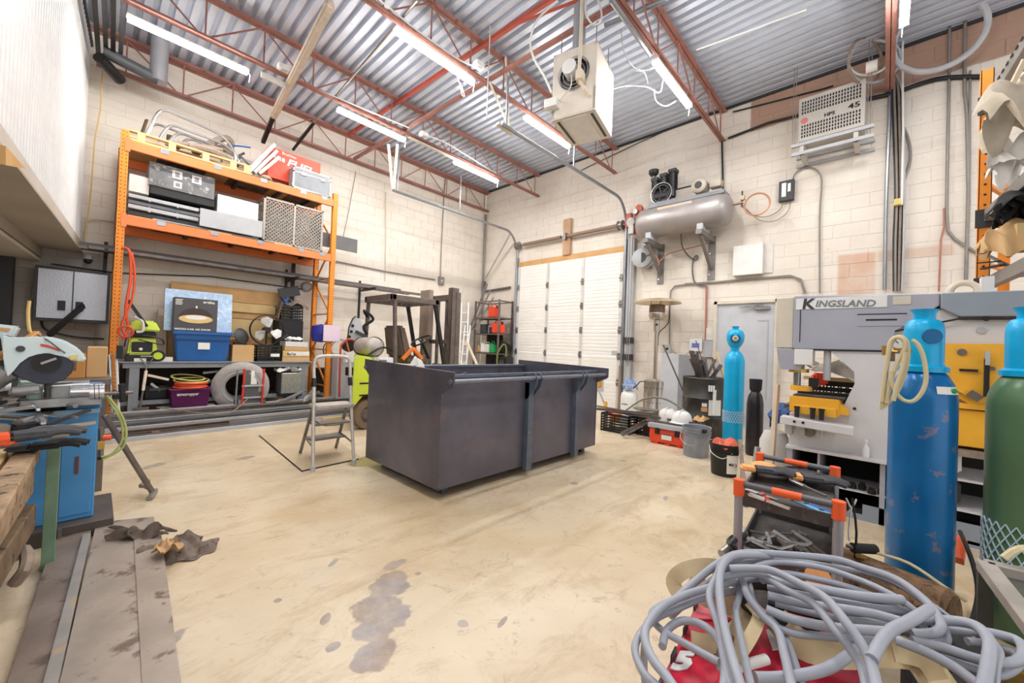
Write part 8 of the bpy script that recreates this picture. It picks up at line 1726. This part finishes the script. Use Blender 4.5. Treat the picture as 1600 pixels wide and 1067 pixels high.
# clutter on bench
for k, (a, b, r, m, lb) in enumerate([((28, 662), (100, 640), .022, 'chrome', 'shiny round bar on the timber bench nearest the saw'), ((0, 622), (110, 610), .018, 'sawcast', 'dull steel tube lying behind the shiny bar on the bench'), ((0, 640), (60, 632), .024, 'steel', 'steel bar at the left of the bench'), ((4, 652), (70, 656), .014, 'chrome', 'short chrome tube above the gloves')]):
    tag(MB().cyl(PZ(a[0], a[1], .72), PZ(b[0], b[1], .72), r, n=14).build('steel_tube', m, smooth=True), lb, 'tube')
for k, (a, b, r_, z_, m, lb) in enumerate([((20, 618), (75, 612), .016, .82, 'chrome', 'bright round bar high in the clutter left of the vice'), ((0, 606), (45, 600), .022, .84, 'ltgrey', 'pale tube below the saw motor'), ((30, 598), (66, 596), .014, .86, 'jawgreen', 'greenish handle bar under the blade guard'), ((62, 648), (120, 652), .008, .73, 'chrome', 'thin bright rod pointing at the blue cabinet'), ((8, 634), (48, 628), .012, .79, 'sawcast', 'cast lever in the bench clutter'), ((84, 628), (118, 634), .012, .78, 'sawcast', 'cast lever right of the vice jaws'), ((40, 612), (60, 640), .007, .80, 'chrome', 'bright thin tee handle over the bench tubes')]):
    tag(MB().cyl(PZ(a[0], a[1], z_), PZ(b[0], b[1], z_), r_, n=12).build('steel_lever', m, smooth=True), lb, 'lever')
for k, (a, b, lb) in enumerate([((-.25, 2.98, .70), (.02, 3.12, .70), 'thin bright rod crossing toward the blue cabinet'), (tuple(PZ(52, 632, .75)), tuple(PZ(68, 660, .73)), 'bright flat bar slanting over the tubes'), ((-.5, 3.0, .78), (-.2, 3.15, .80), 'bright rod at the back of the bench'), ((-.15, 3.15, .70), (.0, 3.2, .76), 'dark vice handle by the blue pedestal')]):
    tag(MB().beam(a, b, .018, .018).build('steel_rod', 'chrome' if k < 3 else 'darkgrey'), lb, 'rod')
for k, (c_, s_, m, lb) in enumerate([((-.12, 3.1, .67), (.1, .08, .06), 'sawcast', 'small cast block at the bench end'), ((-.22, 3.12, .68), (.09, .09, .08), 'blackmat', 'black block at the bench end left of the cast one'), ((-.32, 3.1, .68), (.08, .1, .1), 'hosebrown', 'rusty block in the bench clutter'), ((-.44, 3.12, .70), (.12, .1, .1), 'steel', 'steel block in the bench clutter'), ((-.05, 3.16, .66), (.06, .05, .05), 'oldwood', 'tiny wooden block by the saw pedestal')]):
    tag(MB().box(c_, s_, .3*k).build('steel_block', m, bev=.008), lb, 'block')
g1 = glove('work_glove', 'black glove with orange cuff on the timber bench', PZ(50, 684, .70), 'gloveblack', 'cartorange', 0, .15, 1.35)
g2 = glove('work_glove', 'second black glove hanging over the bench end, fingers down', PZ(72, 700, .63), 'blackmat', 'gloveblack', 0, -.1, 1.1)
tag(MB().beam(PZ(0, 694, .635), PZ(24, 693, .635), .05, .02).build('orange_cloth', 'cartorange', bev=.006), 'orange cloth cuff at the left picture edge on the bench', 'cuff')
# ------------------------------------------------------------ worn steel sheets on the floor
mat('sheetgrey', (168, 156, 144), .4, .3, .2, 4, c2=(116, 100, 88), thr=.56, soft=.06, bump=.3, bscale=9); mat('sheetdark', (142, 126, 116), .42, .3, .25, 4, c2=(100, 86, 76), thr=.55, soft=.08, bump=.3, bscale=9)
def slab(name, lbl, q, z0, z1, m, cat='sheet'):
    return tag(MB().hexa([PZ(x, y, z0) for x, y in q]+[V((PZ(x, y, z0).x, PZ(x, y, z0).y, z1)) for x, y in q]).build(name, m), lbl, cat)
slab('steel_sheet', 'wide worn grey steel sheet lying on the floor in the left foreground', [(150, 828), (240, 818), (275, 1120), (85, 1120)], .0, .045, 'sheetgrey')
slab('steel_sheet', 'narrow dark steel sheet on the floor beside the timber bench', [(85, 845), (143, 833), (85, 1120), (0, 1120)], .0, .04, 'sheetdark')
mat('barworn', (150, 146, 142), .5, .2, .2, 5, c2=(178, 152, 120), thr=.55)
slab('steel_bar', 'bare steel bar lying along the seam of the floor sheets', [(130, 838), (142, 838), (80, 1120), (55, 1120)], .042, .058, 'barworn', 'steel bar')
slab('steel_sheet', 'thin steel strip at the right side of the floor sheets', [(208, 826), (250, 822), (290, 1120), (225, 1120)], .046, .05, 'sheetgrey')
# dirty rag
t = thing('dirty_rag', 'dirty crumpled brown rag on the floor beside the steel sheets', 'rag', PZ(270, 870))
c = PZ(262, 868, .0); mat('ragbrown', (112, 98, 88), .9, 0, .3, 16, c2=(70, 60, 54), thr=.55); mat('ragtan', (186, 150, 110), .9, 0, .25, 20)
MB().cloth(c+V((.04, -.0, .01)), .24, .26, .03, 26, 77, th=.006, rz=.3, drop=.10).build('cloth_body', 'ragbrown', t, smooth=True)
MB().cloth(PZ(218, 838, .05), .26, .07, .025, 18, 78, th=.008, rz=2.5, drop=.05).build('cloth_tail', 'ragbrown', t, smooth=True); MB().cloth(PZ(262, 862, .06), .10, .12, .02, 14, 79, th=.006).build('tan_fold', 'ragtan', t, smooth=True)
